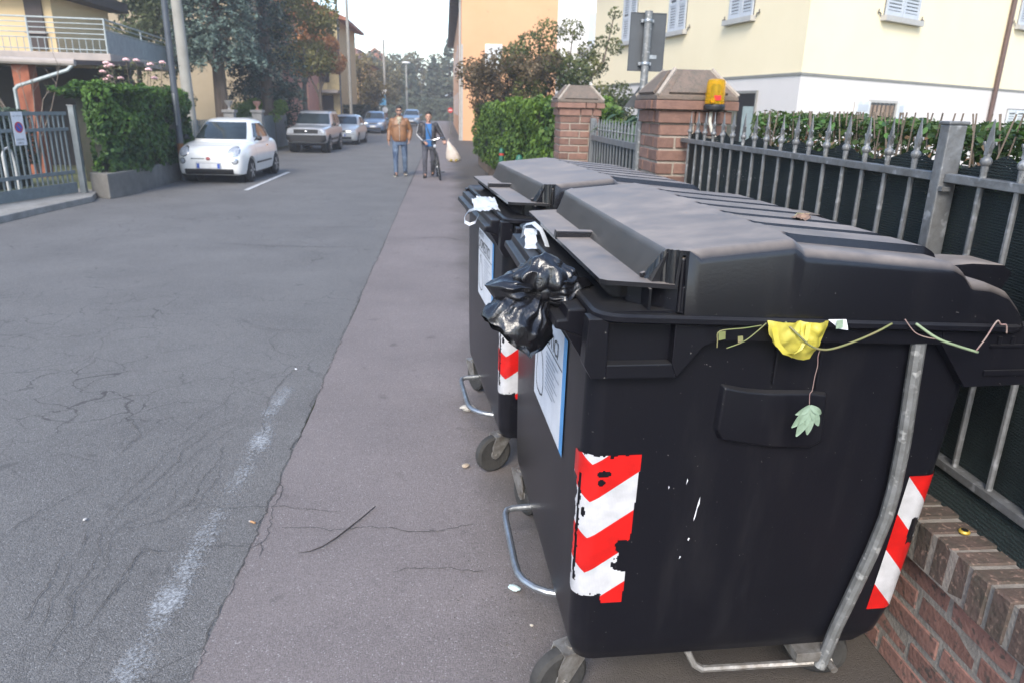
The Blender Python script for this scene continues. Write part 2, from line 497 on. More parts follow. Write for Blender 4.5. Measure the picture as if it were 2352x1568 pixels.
M_crack = mat('crack_tar', (0.035, 0.033, 0.032), 0.95, col2=(0.090, 0.084, 0.080), scale=22)
mb = MB()
for i, (k, pts) in enumerate(CR.items()):
    far = pts[0][1] > 7
    mb.raw(*crack_ribbon(pts, 0.008 if far else (0.0022 if k in 'DCPY' else 0.0022), 0.004, i))
    if not far and k in 'IKL':     # broken flakes beside the older cracks
        for s in (0.05, -0.06):
            mb.raw(*crack_ribbon([(p[0] + s + rnd.uniform(-.03, .03), p[1] + rnd.uniform(-.04, .04)) for p in pts[1::2]] if len(pts) > 4 else pts[:2], 0.0016, 0.005, i + 40 + int(s * 100)))
mb.raw(*crack_ribbon([(-0.845, 1.2 + 0.12 * i) for i in range(120)], 0.0035, 0.003, 77))
mb.raw(*crack_ribbon([(-0.85, 15.5 + 0.5 * i) for i in range(50)], 0.014, 0.003, 78))
cr = mb.build('surface_cracks', M_crack)
cr.parent = ROAD; tag(cr, kind='stuff')

# worn white edge line, parking bay paint
def worn_paint(name, lo, hi, col=(0.62, 0.63, 0.64)):
    m, nd, lk, b = node_mat(name)
    tc = nd.new('ShaderNodeTexCoord')
    n1 = nd.new('ShaderNodeTexNoise'); n1.inputs['Scale'].default_value = 75; n1.inputs['Detail'].default_value = 6; n1.inputs['Roughness'].default_value = 0.75
    n2 = nd.new('ShaderNodeTexNoise'); n2.inputs['Scale'].default_value = 3.0; n2.inputs['Detail'].default_value = 3
    lk.new(tc.outputs['Object'], n1.inputs['Vector']); lk.new(tc.outputs['Object'], n2.inputs['Vector'])
    at = nd.new('ShaderNodeAttribute'); at.attribute_name = 'shade'
    s1 = nd.new('ShaderNodeMath'); s1.operation = 'MULTIPLY_ADD'; s1.inputs[1].default_value = 0.8
    lk.new(n2.outputs['Fac'], s1.inputs[0]); lk.new(n1.outputs['Fac'], s1.inputs[2])
    s2 = nd.new('ShaderNodeMath'); s2.operation = 'ADD'; lk.new(s1.outputs[0], s2.inputs[0]); lk.new(at.outputs['Fac'], s2.inputs[1])
    r = nd.new('ShaderNodeMapRange'); r.inputs['From Min'].default_value = lo; r.inputs['From Max'].default_value = hi
    lk.new(s2.outputs[0], r.inputs['Value'])
    b.inputs['Base Color'].default_value = (*col, 1); b.inputs['Roughness'].default_value = 0.85
    tr = nd.new('ShaderNodeBsdfTransparent'); ms = nd.new('ShaderNodeMixShader')
    lk.new(r.outputs[0], ms.inputs[0]); lk.new(tr.outputs[0], ms.inputs[1]); lk.new(b.outputs[0], ms.inputs[2])
    lk.new(ms.outputs[0], nd['Material Output'].inputs['Surface'])
    return m


def paint_strip(name, x, w, y0, y1, m, peak, parent, n=80, ends=True):
    V, F, S = [], [], []
    for i in range(n + 1):
        y = y0 + (y1 - y0) * i / n
        for j in range(9):
            t = j / 8 * 2 - 1
            V.append((x + t * w / 2 + 0.02 * mnoise.noise((y * 1.5, 0, 1)), y, 0.0035 + 0.0001 * j))
            S.append(peak(y) * (1 - abs(t) ** 2.2 * 0.9) - 0.1)
    for i in range(n):
        for j in range(8):
            a = i * 9 + j; F.append((a, a + 1, a + 10, a + 9))
    return np_mesh(name, V, F, m, parent, shade=S)


M_worn = worn_paint('worn_white_paint', 1.10, 1.42, (0.36, 0.375, 0.39))
paint_strip('edge_line', -1.055, 0.19, 1.3, 5.2, M_worn, lambda y: 0.37 if y < 4.2 else 0.37 - 0.17 * (y - 4.2), ROAD)
paint_strip('edge_line', -1.12, 0.13, 11.0, 40.0, M_worn, lambda y: 0.12 + 0.1 * math.sin(y * 1.3), ROAD)
M_bay = mat('bay_paint', (0.6, 0.6, 0.6), 0.85, col2=(0.35, 0.36, 0.37), scale=8)
mb = MB()
mb.span((-4.30, 16.2, 0.002), (-4.20, 20.6, 0.006)); mb.build('parking_line', M_bay, ROAD)
V = [(-6.3 + 2.0 * i / 20, 16.12 + .1 * j, .004) for j in range(2) for i in range(21)]
np_mesh('parking_line', V, [(i, i + 1, i + 22, i + 21) for i in range(20)], M_worn, ROAD, shade=[.22] * 42)

# concrete apron before the left gate
mb = MB()
mb.prism([(-7.6, 9.0), (-6.75, 9.0), (-6.55, 12.6), (-6.42, 14.0), (-6.75, 15.0), (-7.3, 15.3), (-7.75, 12.6)], lambda a, b: (a, b, -0.01), lambda a, b: (a, b, 0.10))
tag(mb.build('gateway_apron', M_conc, bevel=0.015), 'raised concrete apron in front of the left gate', 'apron', kind='structure')

# ------------------------------------------------------------------ waste containers
def plastic(name, dust, base=(0.012, 0.012, 0.014), rough=0.42, top=1.0, floor=.08, spec=.45, f0=.45, f1=.99):
    m, nd, lk, b = node_mat(name)
    tc = nd.new('ShaderNodeTexCoord'); ge = nd.new('ShaderNodeNewGeometry')
    sx = nd.new('ShaderNodeSeparateXYZ'); lk.new(ge.outputs['Normal'], sx.inputs[0])
    n1 = nd.new('ShaderNodeTexNoise'); n1.inputs['Scale'].default_value = 5; n1.inputs['Detail'].default_value = 9; n1.inputs['Roughness'].default_value = 0.68
    lk.new(tc.outputs['Object'], n1.inputs['Vector'])
    n2 = nd.new('ShaderNodeTexNoise'); n2.inputs['Scale'].default_value = 130; n2.inputs['Detail'].default_value = 4
    lk.new(tc.outputs['Object'], n2.inputs['Vector'])
    up = nd.new('ShaderNodeMapRange'); up.inputs['From Min'].default_value = f0; up.inputs['From Max'].default_value = f1
    b.inputs['Specular IOR Level'].default_value = spec; up.inputs['To Min'].default_value = floor; up.inputs['To Max'].default_value = top
    lk.new(sx.outputs['Z'], up.inputs['Value'])
    rg = nd.new('ShaderNodeMapRange'); rg.inputs['From Min'].default_value = 0.25; rg.inputs['From Max'].default_value = 0.72; rg.inputs['To Min'].default_value = 0.25
    lk.new(n1.outputs['Fac'], rg.inputs['Value'])
    f = nd.new('ShaderNodeMath'); f.operation = 'MULTIPLY'; lk.new(up.outputs[0], f.inputs[0]); lk.new(rg.outputs[0], f.inputs[1])
    mx = nd.new('ShaderNodeMix'); mx.data_type = 'RGBA'; mx.inputs[6].default_value = (*base, 1); mx.inputs[7].default_value = (*dust, 1)
    lk.new(f.outputs[0], mx.inputs[0])
    # fine scuffs
    n4 = nd.new('ShaderNodeTexNoise'); n4.inputs['Scale'].default_value = 45; n4.inputs['Detail'].default_value = 5; n4.inputs['Roughness'].default_value = .8
    mp = nd.new('ShaderNodeMapping'); mp.inputs['Scale'].default_value = (1, 1, .12); mp.inputs['Rotation'].default_value = (.3, .2, .4)
    lk.new(tc.outputs['Object'], mp.inputs['Vector']); lk.new(mp.outputs[0], n4.inputs['Vector'])
    r4 = nd.new('ShaderNodeMapRange'); r4.inputs['From Min'].default_value = 0.66; r4.inputs['From Max'].default_value = 0.80; r4.inputs['To Max'].default_value = 0.12
    lk.new(n4.outputs['Fac'], r4.inputs['Value'])
    m2 = nd.new('ShaderNodeMix'); m2.data_type = 'RGBA'; m2.inputs[7].default_value = (0.16, 0.16, 0.17, 1)
    lk.new(r4.outputs[0], m2.inputs[0]); lk.new(mx.outputs[2], m2.inputs[6])
    fl = nd.new('ShaderNodeTexNoise'); fl.inputs['Scale'].default_value = 95; fl.inputs['Detail'].default_value = 3; lk.new(tc.outputs['Object'], fl.inputs['Vector'])
    rf = nd.new('ShaderNodeMapRange'); rf.inputs['From Min'].default_value = .735; rf.inputs['From Max'].default_value = .77; rf.inputs['To Max'].default_value = .5; lk.new(fl.outputs['Fac'], rf.inputs['Value'])
    m3_ = nd.new('ShaderNodeMix'); m3_.data_type = 'RGBA'; m3_.inputs[7].default_value = (.30, .29, .27, 1); lk.new(rf.outputs[0], m3_.inputs[0]); lk.new(m2.outputs[2], m3_.inputs[6])
    sg = nd.new('ShaderNodeTexNoise'); sg.inputs['Scale'].default_value = 7; sg.inputs['Detail'].default_value = 8; sg.inputs['Roughness'].default_value = .7
    ms_ = nd.new('ShaderNodeMapping'); ms_.inputs['Scale'].default_value = (1, 1, .18); lk.new(tc.outputs['Object'], ms_.inputs['Vector']); lk.new(ms_.outputs[0], sg.inputs['Vector'])
    rs_ = nd.new('ShaderNodeMapRange'); rs_.inputs['From Min'].default_value = .52; rs_.inputs['From Max'].default_value = .78; rs_.inputs['To Max'].default_value = .055; lk.new(sg.outputs['Fac'], rs_.inputs['Value'])
    m4_ = nd.new('ShaderNodeMix'); m4_.data_type = 'RGBA'; m4_.inputs[7].default_value = (.15, .14, .135, 1); lk.new(rs_.outputs[0], m4_.inputs[0]); lk.new(m3_.outputs[2], m4_.inputs[6])
    lk.new(m4_.outputs[2], b.inputs['Base Color'])
    rr = nd.new('ShaderNodeMapRange'); rr.inputs['To Min'].default_value = rough - .05; rr.inputs['To Max'].default_value = 0.72
    lk.new(f.outputs[0], rr.inputs['Value']); lk.new(rr.outputs[0], b.inputs['Roughness'])
    bp = nd.new('ShaderNodeBump'); bp.inputs['Strength'].default_value = 0.12; bp.inputs['Distance'].default_value = 0.002
    lk.new(n2.outputs['Fac'], bp.inputs['Height']); lk.new(bp.outputs[0], b.inputs['Normal'])
    return m


M_body = plastic('charcoal_plastic', (0.05, 0.048, 0.045), base=(0.0055, 0.0055, 0.0085), rough=0.36, top=0.5, floor=.02, spec=.26)
M_lid = plastic('dusty_lid_plastic', (0.295, 0.250, 0.215), base=(0.0055, 0.0055, 0.008), rough=0.30, f0=.36, f1=.98, floor=.0, spec=.55)
M_galv = mat('galvanised_steel', (0.42, 0.44, 0.46), 0.42, 0.85, col2=(0.24, 0.25, 0.26), scale=14, bump=0.15, bscale=60, rvar=0.1)
M_galv_dull = mat('weathered_steel', (0.24, 0.245, 0.245), 0.55, 0.55, col2=(0.15, 0.15, 0.145), scale=18, bump=0.25, bscale=40, speck=(0.40, 0.40, 0.39), speck_scale=35, speck_amt=0.03)
M_rubber = mat('black_rubber', (0.018, 0.018, 0.018), 0.8, col2=(0.05, 0.047, 0.043), scale=9, bump=0.2)
M_hub = mat('grey_hub', (0.09, 0.09, 0.09), 0.6, col2=(0.16, 0.15, 0.14), scale=20)
M_zincdirty = mat('dirty_zinc', (0.34, 0.33, 0.31), 0.5, 0.6, col2=(0.16, 0.14, 0.12), scale=22, bump=0.2, bscale=70)

LL = 1.46        # container length along its front


RIB_V = [.135 + .212 * k for k in range(6)]


def lid_h(u, v):
    d = min(v, LL - v)
    if u < .2:
        z = float(np.interp(u, [0, .115, .158, .20], [1.405, 1.405, 1.488, 1.494]))
        if d < float(np.interp(u, [.115, .16, .20], [.115, .060, 0.0])): z = 1.405
        return z
    uE = .470 + .020 * min(1, max(0, d / .13))
    plat = float(np.interp(u, [.20, .50], [1.494, 1.524]))
    floor_ = float(np.interp(u, [.47, .92, .95, .98, 1.037, 1.096, 1.135, 1.15], [1.502, 1.462, 1.446, 1.412, 1.406, 1.384, 1.345, 1.325]))
    if u <= uE: return plat
    t = min(1, (u - uE) / .030)
    z = plat + (floor_ - plat) * t
    rise = float(np.interp(u, [.47, .56, .90, .955, .985], [.022, .020, .022, .020, 0]))
    for vk in RIB_V:
        x = v - vk
        if -.006 < x < .165:
            k = min(1, (x + .006) / .006) * min(1, max(0, (.165 - x) / .022))
            z = max(z, floor_ + rise * k if t >= 1 else plat + (floor_ + rise * k - plat) * t)
    return z


def make_lid_mesh():
    us = sorted(set([round(x, 4) for x in list(np.linspace(0, .115, 8)) + list(np.linspace(.115, .2, 16)) + list(np.linspace(.2, .46, 10)) + list(np.linspace(.46, .60, 30)) + list(np.linspace(.6, .7, 5)) + list(np.linspace(.7, .9, 8)) + list(np.linspace(.9, 1.15, 34))]))
    vs_ = [0, .003, .008, .015, .025, .035] + list(np.linspace(.045, .125, 14))
    vs_ += [round(LL - x, 4) for x in vs_]
    for vk in RIB_V: vs_ += [vk + x for x in (-.0065, -.003, 0, .004, .03, .075, .12, .143, .154, .165)]
    vs_ = sorted(set(round(x, 4) for x in vs_))
    vs_ = [x for i, x in enumerate(vs_) if i == 0 or x - vs_[i - 1] > .0012]
    V, F = [], []
    nv = len(vs_)
    for u in us:
        v0 = float(np.interp(u, [0, .012, .19, .205], [.10, .082, .022, 0.0]))
        for i, v in enumerate(vs_):
            vv = v0 + v * (LL - 2 * v0) / LL
            z = lid_h(u, vv)
            d = min(v, LL - v)
            if u > .2:
                rr = .036
                if d < rr: z -= rr - math.sqrt(max(0, rr * rr - (rr - d) ** 2))
            V.append((u, vv, z))
    nu = len(us)
    for i in range(nu - 1):
        for j in range(nv - 1):
            a = i * nv + j
            F.append((a, a + nv, a + nv + 1, a + 1))
    # skirt down to the rim behind the visor, thickness under the visor
    def zr(u): return 1.337 - .038 * u
    loop = []
    i0 = next(i for i, u in enumerate(us) if u >= .2)
    for j, off in ((0, -1), (nv - 1, 1)):
        prev = None
        for i in range(nu):
            u = us[i]; top = i * nv + j
            x, y, z = V[top]
            zz = zr(u) if i >= i0 else z - .012
            flare = .004 * off if i >= i0 else 0
            if i < i0: y2 = y
            else: y2 = y + flare
            V.append((x, y2, zz)); b = len(V) - 1
            if prev: F.append((prev[0], top, b, prev[1]) if j == 0 else (top, prev[0], prev[1], b))
            prev = (top, b)
    # front edge and back edge
    prev = None
    for j in range(nv):
        x, y, z = V[j]; V.append((x + .002, y, z - .014)); b = len(V) - 1
        if prev: F.append((j, prev[0], prev[1], b))
        prev = (j, b)
    prev = None
    e = (nu - 1) * nv
    for j in range(nv):
        x, y, z = V[e + j]; V.append((x + .004, y, zr(1.15))); b = len(V) - 1
        if prev: F.append((prev[0], e + j, b, prev[1]))
        prev = (e + j, b)
    return V, F


def rrect(u0, u1, v0, v1, r, n=6):
    pts = []
    for cx, cy, a0 in ((u1 - r, v1 - r, 0), (u0 + r, v1 - r, 90), (u0 + r, v0 + r, 180), (u1 - r, v0 + r, 270)):
        for i in range(n + 1):
            a = R(a0 + 90 * i / n); pts.append((cx + r * math.cos(a), cy + r * math.sin(a)))
    return pts


BODY_Z = [1.34, 1.10, .80, .55, .34, .25, .205]
BODY_UR = [1.085, 1.075, 1.055, 1.038, 1.022, 0.995, .955]
BODY_UL = [-.022, -.026, -.028, -.028, -.026, -.020, -.004]
BODY_V0 = [.034, .040, .050, .060, .070, .078, .095]


def body_dims(z):
    zz = BODY_Z[::-1]
    return (np.interp(z, zz, BODY_UL[::-1]), np.interp(z, zz, BODY_UR[::-1]), np.interp(z, zz, BODY_V0[::-1]))


RC = 0.055


def body_pt(s, z, off=0.0, corner='L'):
    """point on the outside of the body; s = arc length from the middle of the near left (or right) corner arc,
    positive along the near end face, negative along the front (or back)"""
    ul, ur, v0 = body_dims(z)
    h = RC * math.pi / 4
    r = RC + off
    if abs(s) <= h:
        a = s / RC
        # centre of arc, direction
        d = Vector((-math.cos(math.pi / 4 + a), -math.sin(math.pi / 4 + a), 0)) if corner == 'L' else Vector((math.cos(math.pi / 4 + a), -math.sin(math.pi / 4 + a), 0))
        c = Vector(((ul + RC) if corner == 'L' else (ur - RC), v0 + RC, z))
        return c + d * r
    if s > h:
        u = (ul + RC + (s - h)) if corner == 'L' else (ur - RC - (s - h))
        return Vector((u, v0 - off, z))
    v = v0 + RC + (-s - h)
    return Vector(((ul - off) if corner == 'L' else (ur + off), v, z))


def sticker_mat(name, red=(0.62, 0.010, 0.008), white=(0.58, 0.58, 0.60), period=0.215, slope=0.62, sym=True, phase=0.0):
    m, nd, lk, b = node_mat(name)
    uv = nd.new('ShaderNodeUVMap')
    sx = nd.new('ShaderNodeSeparateXYZ'); lk.new(uv.outputs[0], sx.inputs[0])
    src = sx.outputs['X']
    if sym:
        sh = nd.new('ShaderNodeMath'); sh.operation = 'SUBTRACT'; sh.inputs[1].default_value = .016; lk.new(src, sh.inputs[0])
        ab = nd.new('ShaderNodeMath'); ab.operation = 'ABSOLUTE'; lk.new(sh.outputs[0], ab.inputs[0]); src = ab.outputs[0]
    k = nd.new('ShaderNodeMath'); k.operation = 'MULTIPLY_ADD'; k.inputs[1].default_value = -slope
    lk.new(src, k.inputs[0]); lk.new(sx.outputs['Y'], k.inputs[2])
    p = nd.new('ShaderNodeMath'); p.operation = 'MULTIPLY_ADD'; p.inputs[1].default_value = 1 / period; p.inputs[2].default_value = phase
    lk.new(k.outputs[0], p.inputs[0])
    fr = nd.new('ShaderNodeMath'); fr.operation = 'FRACT'; lk.new(p.outputs[0], fr.inputs[0])
    gt = nd.new('ShaderNodeMath'); gt.operation = 'GREATER_THAN'; gt.inputs[1].default_value = 0.5; lk.new(fr.outputs[0], gt.inputs[0])
    # honeycomb cells of the retroreflective film
    tc = nd.new('ShaderNodeTexCoord')
    vo = nd.new('ShaderNodeTexVoronoi'); vo.feature = 'DISTANCE_TO_EDGE'; vo.inputs['Scale'].default_value = 230; vo.inputs['Randomness'].default_value = 0.15
    lk.new(uv.outputs[0], vo.inputs['Vector'])
    rv = nd.new('ShaderNodeMapRange'); rv.inputs['From Max'].default_value = 0.12; rv.inputs['To Min'].default_value = 0.82
    lk.new(vo.outputs['Distance'], rv.inputs['Value'])
    mx = nd.new('ShaderNodeMix'); mx.data_type = 'RGBA'; mx.inputs[6].default_value = (*red, 1); mx.inputs[7].default_value = (*white, 1)
    lk.new(gt.outputs[0], mx.inputs[0])
    dn = nd.new('ShaderNodeTexNoise'); dn.inputs['Scale'].default_value = 14; dn.inputs['Detail'].default_value = 7; lk.new(uv.outputs[0], dn.inputs['Vector'])
    dr = nd.new('ShaderNodeMapRange'); dr.inputs['From Min'].default_value = 0.3; dr.inputs['From Max'].default_value = 0.75; dr.inputs['To Min'].default_value = 1.0; dr.inputs['To Max'].default_value = 0.62
    lk.new(dn.outputs['Fac'], dr.inputs['Value'])
    mu = nd.new('ShaderNodeMath'); mu.operation = 'MULTIPLY'; lk.new(rv.outputs[0], mu.inputs[0]); lk.new(dr.outputs[0], mu.inputs[1])
    cc = nd.new('ShaderNodeCombineColor')
    for i in range(3): lk.new(mu.outputs[0], cc.inputs[i])
    mm = nd.new('ShaderNodeMix'); mm.data_type = 'RGBA'; mm.blend_type = 'MULTIPLY'; mm.inputs[0].default_value = 1.0
    lk.new(mx.outputs[2], mm.inputs[6]); lk.new(cc.outputs[0], mm.inputs[7])
    lk.new(mm.outputs[2], b.inputs['Base Color'])
    b.inputs['Roughness'].default_value = 0.35
    return m


M_chev = sticker_mat('chevron_film', period=0.237, slope=0.72, phase=0.715)
M_diag = sticker_mat('diagonal_film', period=0.253, slope=1.1, sym=False, phase=0.16)


def sticker(name, m, s0, s1, z0, z1, keep, parent, corner='L', cell=0.0035, off=0.0025):
    ns, nz = int((s1 - s0) / cell), int((z1 - z0) / cell)
    idx = {}; V, F, UV = [], [], []
    def vid(i, j):
        if (i, j) not in idx:
            s, z = s0 + (s1 - s0) * i / ns, z0 + (z1 - z0) * j / nz
            idx[(i, j)] = len(V); V.append(tuple(body_pt(s, z, off, corner))); UV.append((s, z))
        return idx[(i, j)]
    for i in range(ns):
        for j in range(nz):
            if keep(s0 + (s1 - s0) * (i + .5) / ns, z0 + (z1 - z0) * (j + .5) / nz):
                F.append((vid(i, j), vid(i + 1, j), vid(i + 1, j + 1), vid(i, j + 1)))
    return np_mesh(name, V, F, m, parent, uv=UV)


def nz_(s, z, f, k=0): return mnoise.noise((s * f, z * f, k))


M_paper = mat('white_sticker_film', (0.66, 0.67, 0.70), 0.5, col2=(0.56, 0.57, 0.60), scale=12)
M_blue = mat('blue_print', (0.07, 0.25, 0.52), 0.5, col2=(0.10, 0.32, 0.60), scale=10)
M_ink = mat('black_print', (0.02, 0.02, 0.022), 0.5)
M_greyink = mat('grey_print', (0.34, 0.36, 0.40), 0.5)


def text_mesh(txt, name, size, m, parent, fn, res=2):
    """flat lettering: fn maps (x, y) of the text plane to the thing's own space"""
    cu = bpy.data.curves.new(name, 'FONT'); cu.body = txt; cu.size = size; cu.resolution_u = res
    to = bpy.data.objects.new(name, cu); COL.objects.link(to)
    bpy.context.view_layer.update()
    me = bpy.data.meshes.new_from_object(to.evaluated_get(bpy.context.evaluated_depsgraph_get()))
    bpy.data.objects.remove(to); bpy.data.curves.remove(cu)
    me.name = name
    for v in me.vertices: v.co = fn(v.co.x, v.co.y)
    me.materials.clear(); me.materials.append(m)
    return link(bpy.data.objects.new(name, me), parent)


def caster(parent, u, v, yaw, name='caster'):
    g_ = bpy.data.objects.new(name, None); g_.location = (u, v, 0); g_.rotation_euler = (0, 0, yaw); link(g_, parent); g_.empty_display_size = .05
    mb = MB()
    mb.lathe((0, 0, .10), [(.058, -.022), (.085, -.024), (.098, -.016), (.100, 0), (.098, .016), (.085, .024), (.058, .022)], 28, 'X')
    mb.build('tyre', M_rubber, g_, smooth=True)
    mb = MB(); mb.lathe((0, 0, .10), [(.012, -.027), (.022, -.027), (.030, -.012), (.060, -.012), (.060, .012), (.030, .012), (.022, .027), (.012, .027)], 20, 'X')
    mb.build('wheel_rim', M_hub, g_, smooth=True)
    mb = MB()
    for s in (-1, 1):
        mb.prism([(-.022, .088), (-.004, .078), (.014, .086), (.086, .178), (.086, .200), (.000, .200), (-.022, .150)],
                 lambda a, b, s=s: (s * .031, a, b), lambda a, b, s=s: (s * .036, a, b))
    mb.span((-.038, -.002, .194), (.038, .090, .202))
    mb.lathe((0, .050, .202), [(.026, 0), (.026, .006)], 14)
    mb.tube([(-.042, 0, .10), (.042, 0, .10)], .009, 8)
    mb.build('fork', M_zincdirty, g_, smooth=True)
    return g_


def make_container(seed, label):
    root = empty('waste_container', label=label, cat='waste container', group='charcoal waste containers on the pavement')
    # body shell
    mb = MB(); rings = []
    zs = [1.335, 1.2, 1.10, .95, .80, .65, .55, .45, .34, .29, .25, .225, .205]
    for z in zs:
        ul, ur, v0 = body_dims(z)
        rings.append([(a, b, z) for a, b in rrect(ul, ur, v0, LL - v0, RC, 8)])
    mb.loft(rings, True)
    mb.build('body', M_body, root, smooth=True, angle=50)
    # embossed pad on both end faces, slot above it, faint vertical rib
    for end in (0, 1):
        f = (lambda u, d, z: (u, d, z)) if end == 0 else (lambda u, d, z: (u, LL - d, z))
        mb = MB()
        mb.prism([(.33, 1.135), (.40, 1.120), (.47, 1.112), (.60, 1.108), (.645, 1.10), (.655, .95), (.62, .93), (.50, .935), (.345, .965), (.325, 1.0)],
                 lambda a, b: f(a, .050 + .0 * b, b), lambda a, b: f(.49 + (a - .49) * .93, .022, 1.03 + (b - 1.03) * .9))
        mb.build('embossed_pad', M_body, root, smooth=True, bevel=.006, seg=3, angle=60)
        for uu, z_ in ((.475, 1.13), (.60, 1.11)):
            mb = MB(); mb.span(f(uu, .026, z_), f(uu + .007, .05, 1.25)); mb.build('slot_rib', M_body, root, bevel=.002)
        # collar with gussets and pocket
        mb = MB()
        a0 = lambda a, b: f(a, .004, b)
        a1 = lambda a, b: f(a, .060, b)
        mb.prism([(-.045, 1.325), (.008, 1.325), (.008, 1.165), (-.030, 1.165), (-.050, 1.20)], a0, a1)
        mb.prism([(.008, 1.325), (.180, 1.325), (.180, 1.318), (.008, 1.318)], a0, a1)
        mb.prism([(.008, 1.203), (.180, 1.203), (.195, 1.163), (.008, 1.165)], a0, a1)
        mb.prism([(.180, 1.325), (.30, 1.325), (.30, 1.262), (.262, 1.248), (.195, 1.163), (.180, 1.203)], a0, a1)
        mb.prism([(.30, 1.325), (.92, 1.300), (.93, 1.240), (.30, 1.262)], a0, a1)
        mb.prism([(.92, 1.300), (1.13, 1.292), (1.24, 1.285), (1.24, 1.120), (1.025, 1.116), (.93, 1.240)], a0, a1)
        mb.build('collar', M_body, root, bevel=.004)
        mb = MB()
        mb.span(f(1.07, -.002, 1.150), f(1.215, .010, 1.166))
        mb.span(f(1.07, -.002, 1.232), f(1.215, .010, 1.240))
        for x in (1.09, 1.13, 1.17): mb.span(f(x, -.001, 1.240), f(x + .012, .010, 1.262))
        mb.build('gusset_ridge', M_body, root, bevel=.002)
        # side lifting bar
        mb = MB()
        path = [(.868, .014, 1.245), (.874, .014, 1.12), (.886, .016, .95), (.890, .020, .80), (.886, .024, .70), (.868, .030, .58), (.842, .040, .44), (.815, .050, .30), (.795, .056, .17), (.788, .058, .145)]
        mb.tube([f(*p) for p in path], .0195, 10, flat=(1, 1))
        o = mb.build('lifting_bar', M_galv_dull, root, smooth=True)
    # front ledges (grab rail)
    mb = MB()
    prof = [(-.02, 1.316), (-.073, 1.316), (-.076, 1.288), (-.103, 1.286), (-.106, 1.262), (-.055, 1.248), (-.02, 1.230)]
    mb.prism(prof, lambda a, b: (a, .13, b), lambda a, b: (a, LL - .13, b))
    mb.build('front_rail', M_body, root, bevel=.006, seg=2)
    for v in (.13, LL - .13 - .014):
        mb = MB(); mb.prism([(-.022, 1.235), (-.078, 1.254), (-.022, 1.165)], lambda a, b, v=v: (a, v, b), lambda a, b, v=v: (a, v + .014, b))
        mb.build('rail_bracket', M_body, root, bevel=.002)
    # back trunnion and hinge
    mb = MB()
    mb.span((1.06, .03, 1.18), (1.17, LL - .03, 1.29))
    mb.build('back_collar', M_body, root, bevel=.008)
    # lid
    V, F = make_lid_mesh()
    m = MB(); m.raw(V, F)
    lid = m.build('lid', M_lid, root, smooth=True, angle=38)
    mb = MB()
    def zr(u): return 1.337 - .038 * max(u, 0)
    P = rrect(-.030, 1.175, -.018, LL + .018, .07, 8)
    Q = rrect(-.022, 1.167, -.010, LL + .010, .066, 8)
    mb.loft([[(a, b, zr(a) - .020) for a, b in Q], [(a, b, zr(a) - .014) for a, b in P], [(a, b, zr(a) - .002) for a, b in P], [(a, b, zr(a) + .004) for a, b in Q],
             [(min(max(a, .01), 1.14), min(max(b, .02), LL - .02), zr(a) - .002) for a, b in Q]], True)
    mb.build('lid_rim', M_body, lid, smooth=True, angle=40)
    mb = MB()
    mb.prism([(.085, .13), (.20, .02), (.24, .02), (.24, LL - .02), (.20, LL - .02), (.085, LL - .13)], lambda a, b: (a, b, zr(a)), lambda a, b: (a, b, 1.400))
    mb.build('visor_wall', M_lid, lid, bevel=.004)
    mb = MB(); mb.prism([(.122, 1.395), (.235, 1.395), (.235, 1.484), (.162, 1.480)], lambda a, b: (a, .062, b), lambda a, b: (a, LL - .062, b)); mb.build('visor_core', M_lid, lid)
    for va, vb in ((.001, .125), (LL - .125, LL - .001)):
        mb = MB(); mb.span((.188, va + (.022 if va < .5 else 0), zr(.2)), (.235, vb - (.022 if va > .5 else 0), 1.474)); mb.build('end_column', M_lid, lid, bevel=.006)
    for k in range(9):
        mb = MB(); v = .17 + k * .14
        mb.prism([(.012, 1.392), (.088, 1.392), (.088, zr(0)), (.055, zr(0)), (.02, 1.37)], lambda a, b: (a, v, b), lambda a, b: (a, v + .006, b))
        mb.build('visor_rib', M_lid, lid)
    for v in (.035, LL - .04):
        mb = MB(); mb.span((.115, v, zr(0)), (.121, v + .09 if v < .5 else v - .09, 1.392)); mb.build('visor_rib', M_lid, lid)
    mb = MB(); mb.prism([(-.004, 1.398), (.125, 1.398), (.15, 1.425), (.0, 1.428)], lambda a, b: (a, .715, b), lambda a, b: (a, .755, b))
    mb.build('handle_block', M_lid, lid, bevel=.004)
    mb = MB(); mb.box((.135, .118, 1.416), (.05, .014, .014), rz=.3, ry=-.2); mb.build('locating_peg', M_lid, lid, bevel=.004)
    for v in (.16, LL - .30):
        mb = MB()
        mb.prism([(.99, 1.36), (1.03, 1.425), (1.10, 1.430), (1.20, 1.425), (1.235, 1.40), (1.20, 1.33), (1.10, 1.30)], lambda a, b: (a, v, b), lambda a, b: (a, v + .14, b))
        mb.build('hinge_lug', M_lid, lid, bevel=.008)
    # foot bar on the front
    mb = MB()
    mb.tube([(.0, 1.0, .205), (-.085, .995, .203), (-.112, .985, .2), (-.122, .955, .2), (-.124, .90, .198), (-.124, .62, .194), (-.120, .56, .193), (-.104, .515, .192), (-.07, .475, .19), (-.03, .45, .188), (.02, .435, .186)], .0135, 10)
    mb.build('foot_bar', M_galv, root, smooth=True)
    # under-frame
    mb = MB()
    mb.tube([(.36, .16, .20), (.395, .12, .13), (.42, .115, .115), (.80, .07, .150), (.83, .06, .165)], .012, 8)
    mb.build('brake_rod', M_zincdirty, root, smooth=True)
    mb = MB(); mb.span((.70, .05, .17), (.80, .16, .205)); mb.build('axle_plate', M_zincdirty, root, bevel=.002)
    for va in (.20, LL - .26):
        mb = MB(); mb.span((.05, va, .185), (.90, va + .06, .204)); mb.build('cross_member', M_zincdirty, root, bevel=.002)
    mb = MB(); mb.lathe((.815, .04, .16), [(.012, -.02), (.012, .03)], 8, 'Y'); mb.build('bolt', M_zincdirty, root)
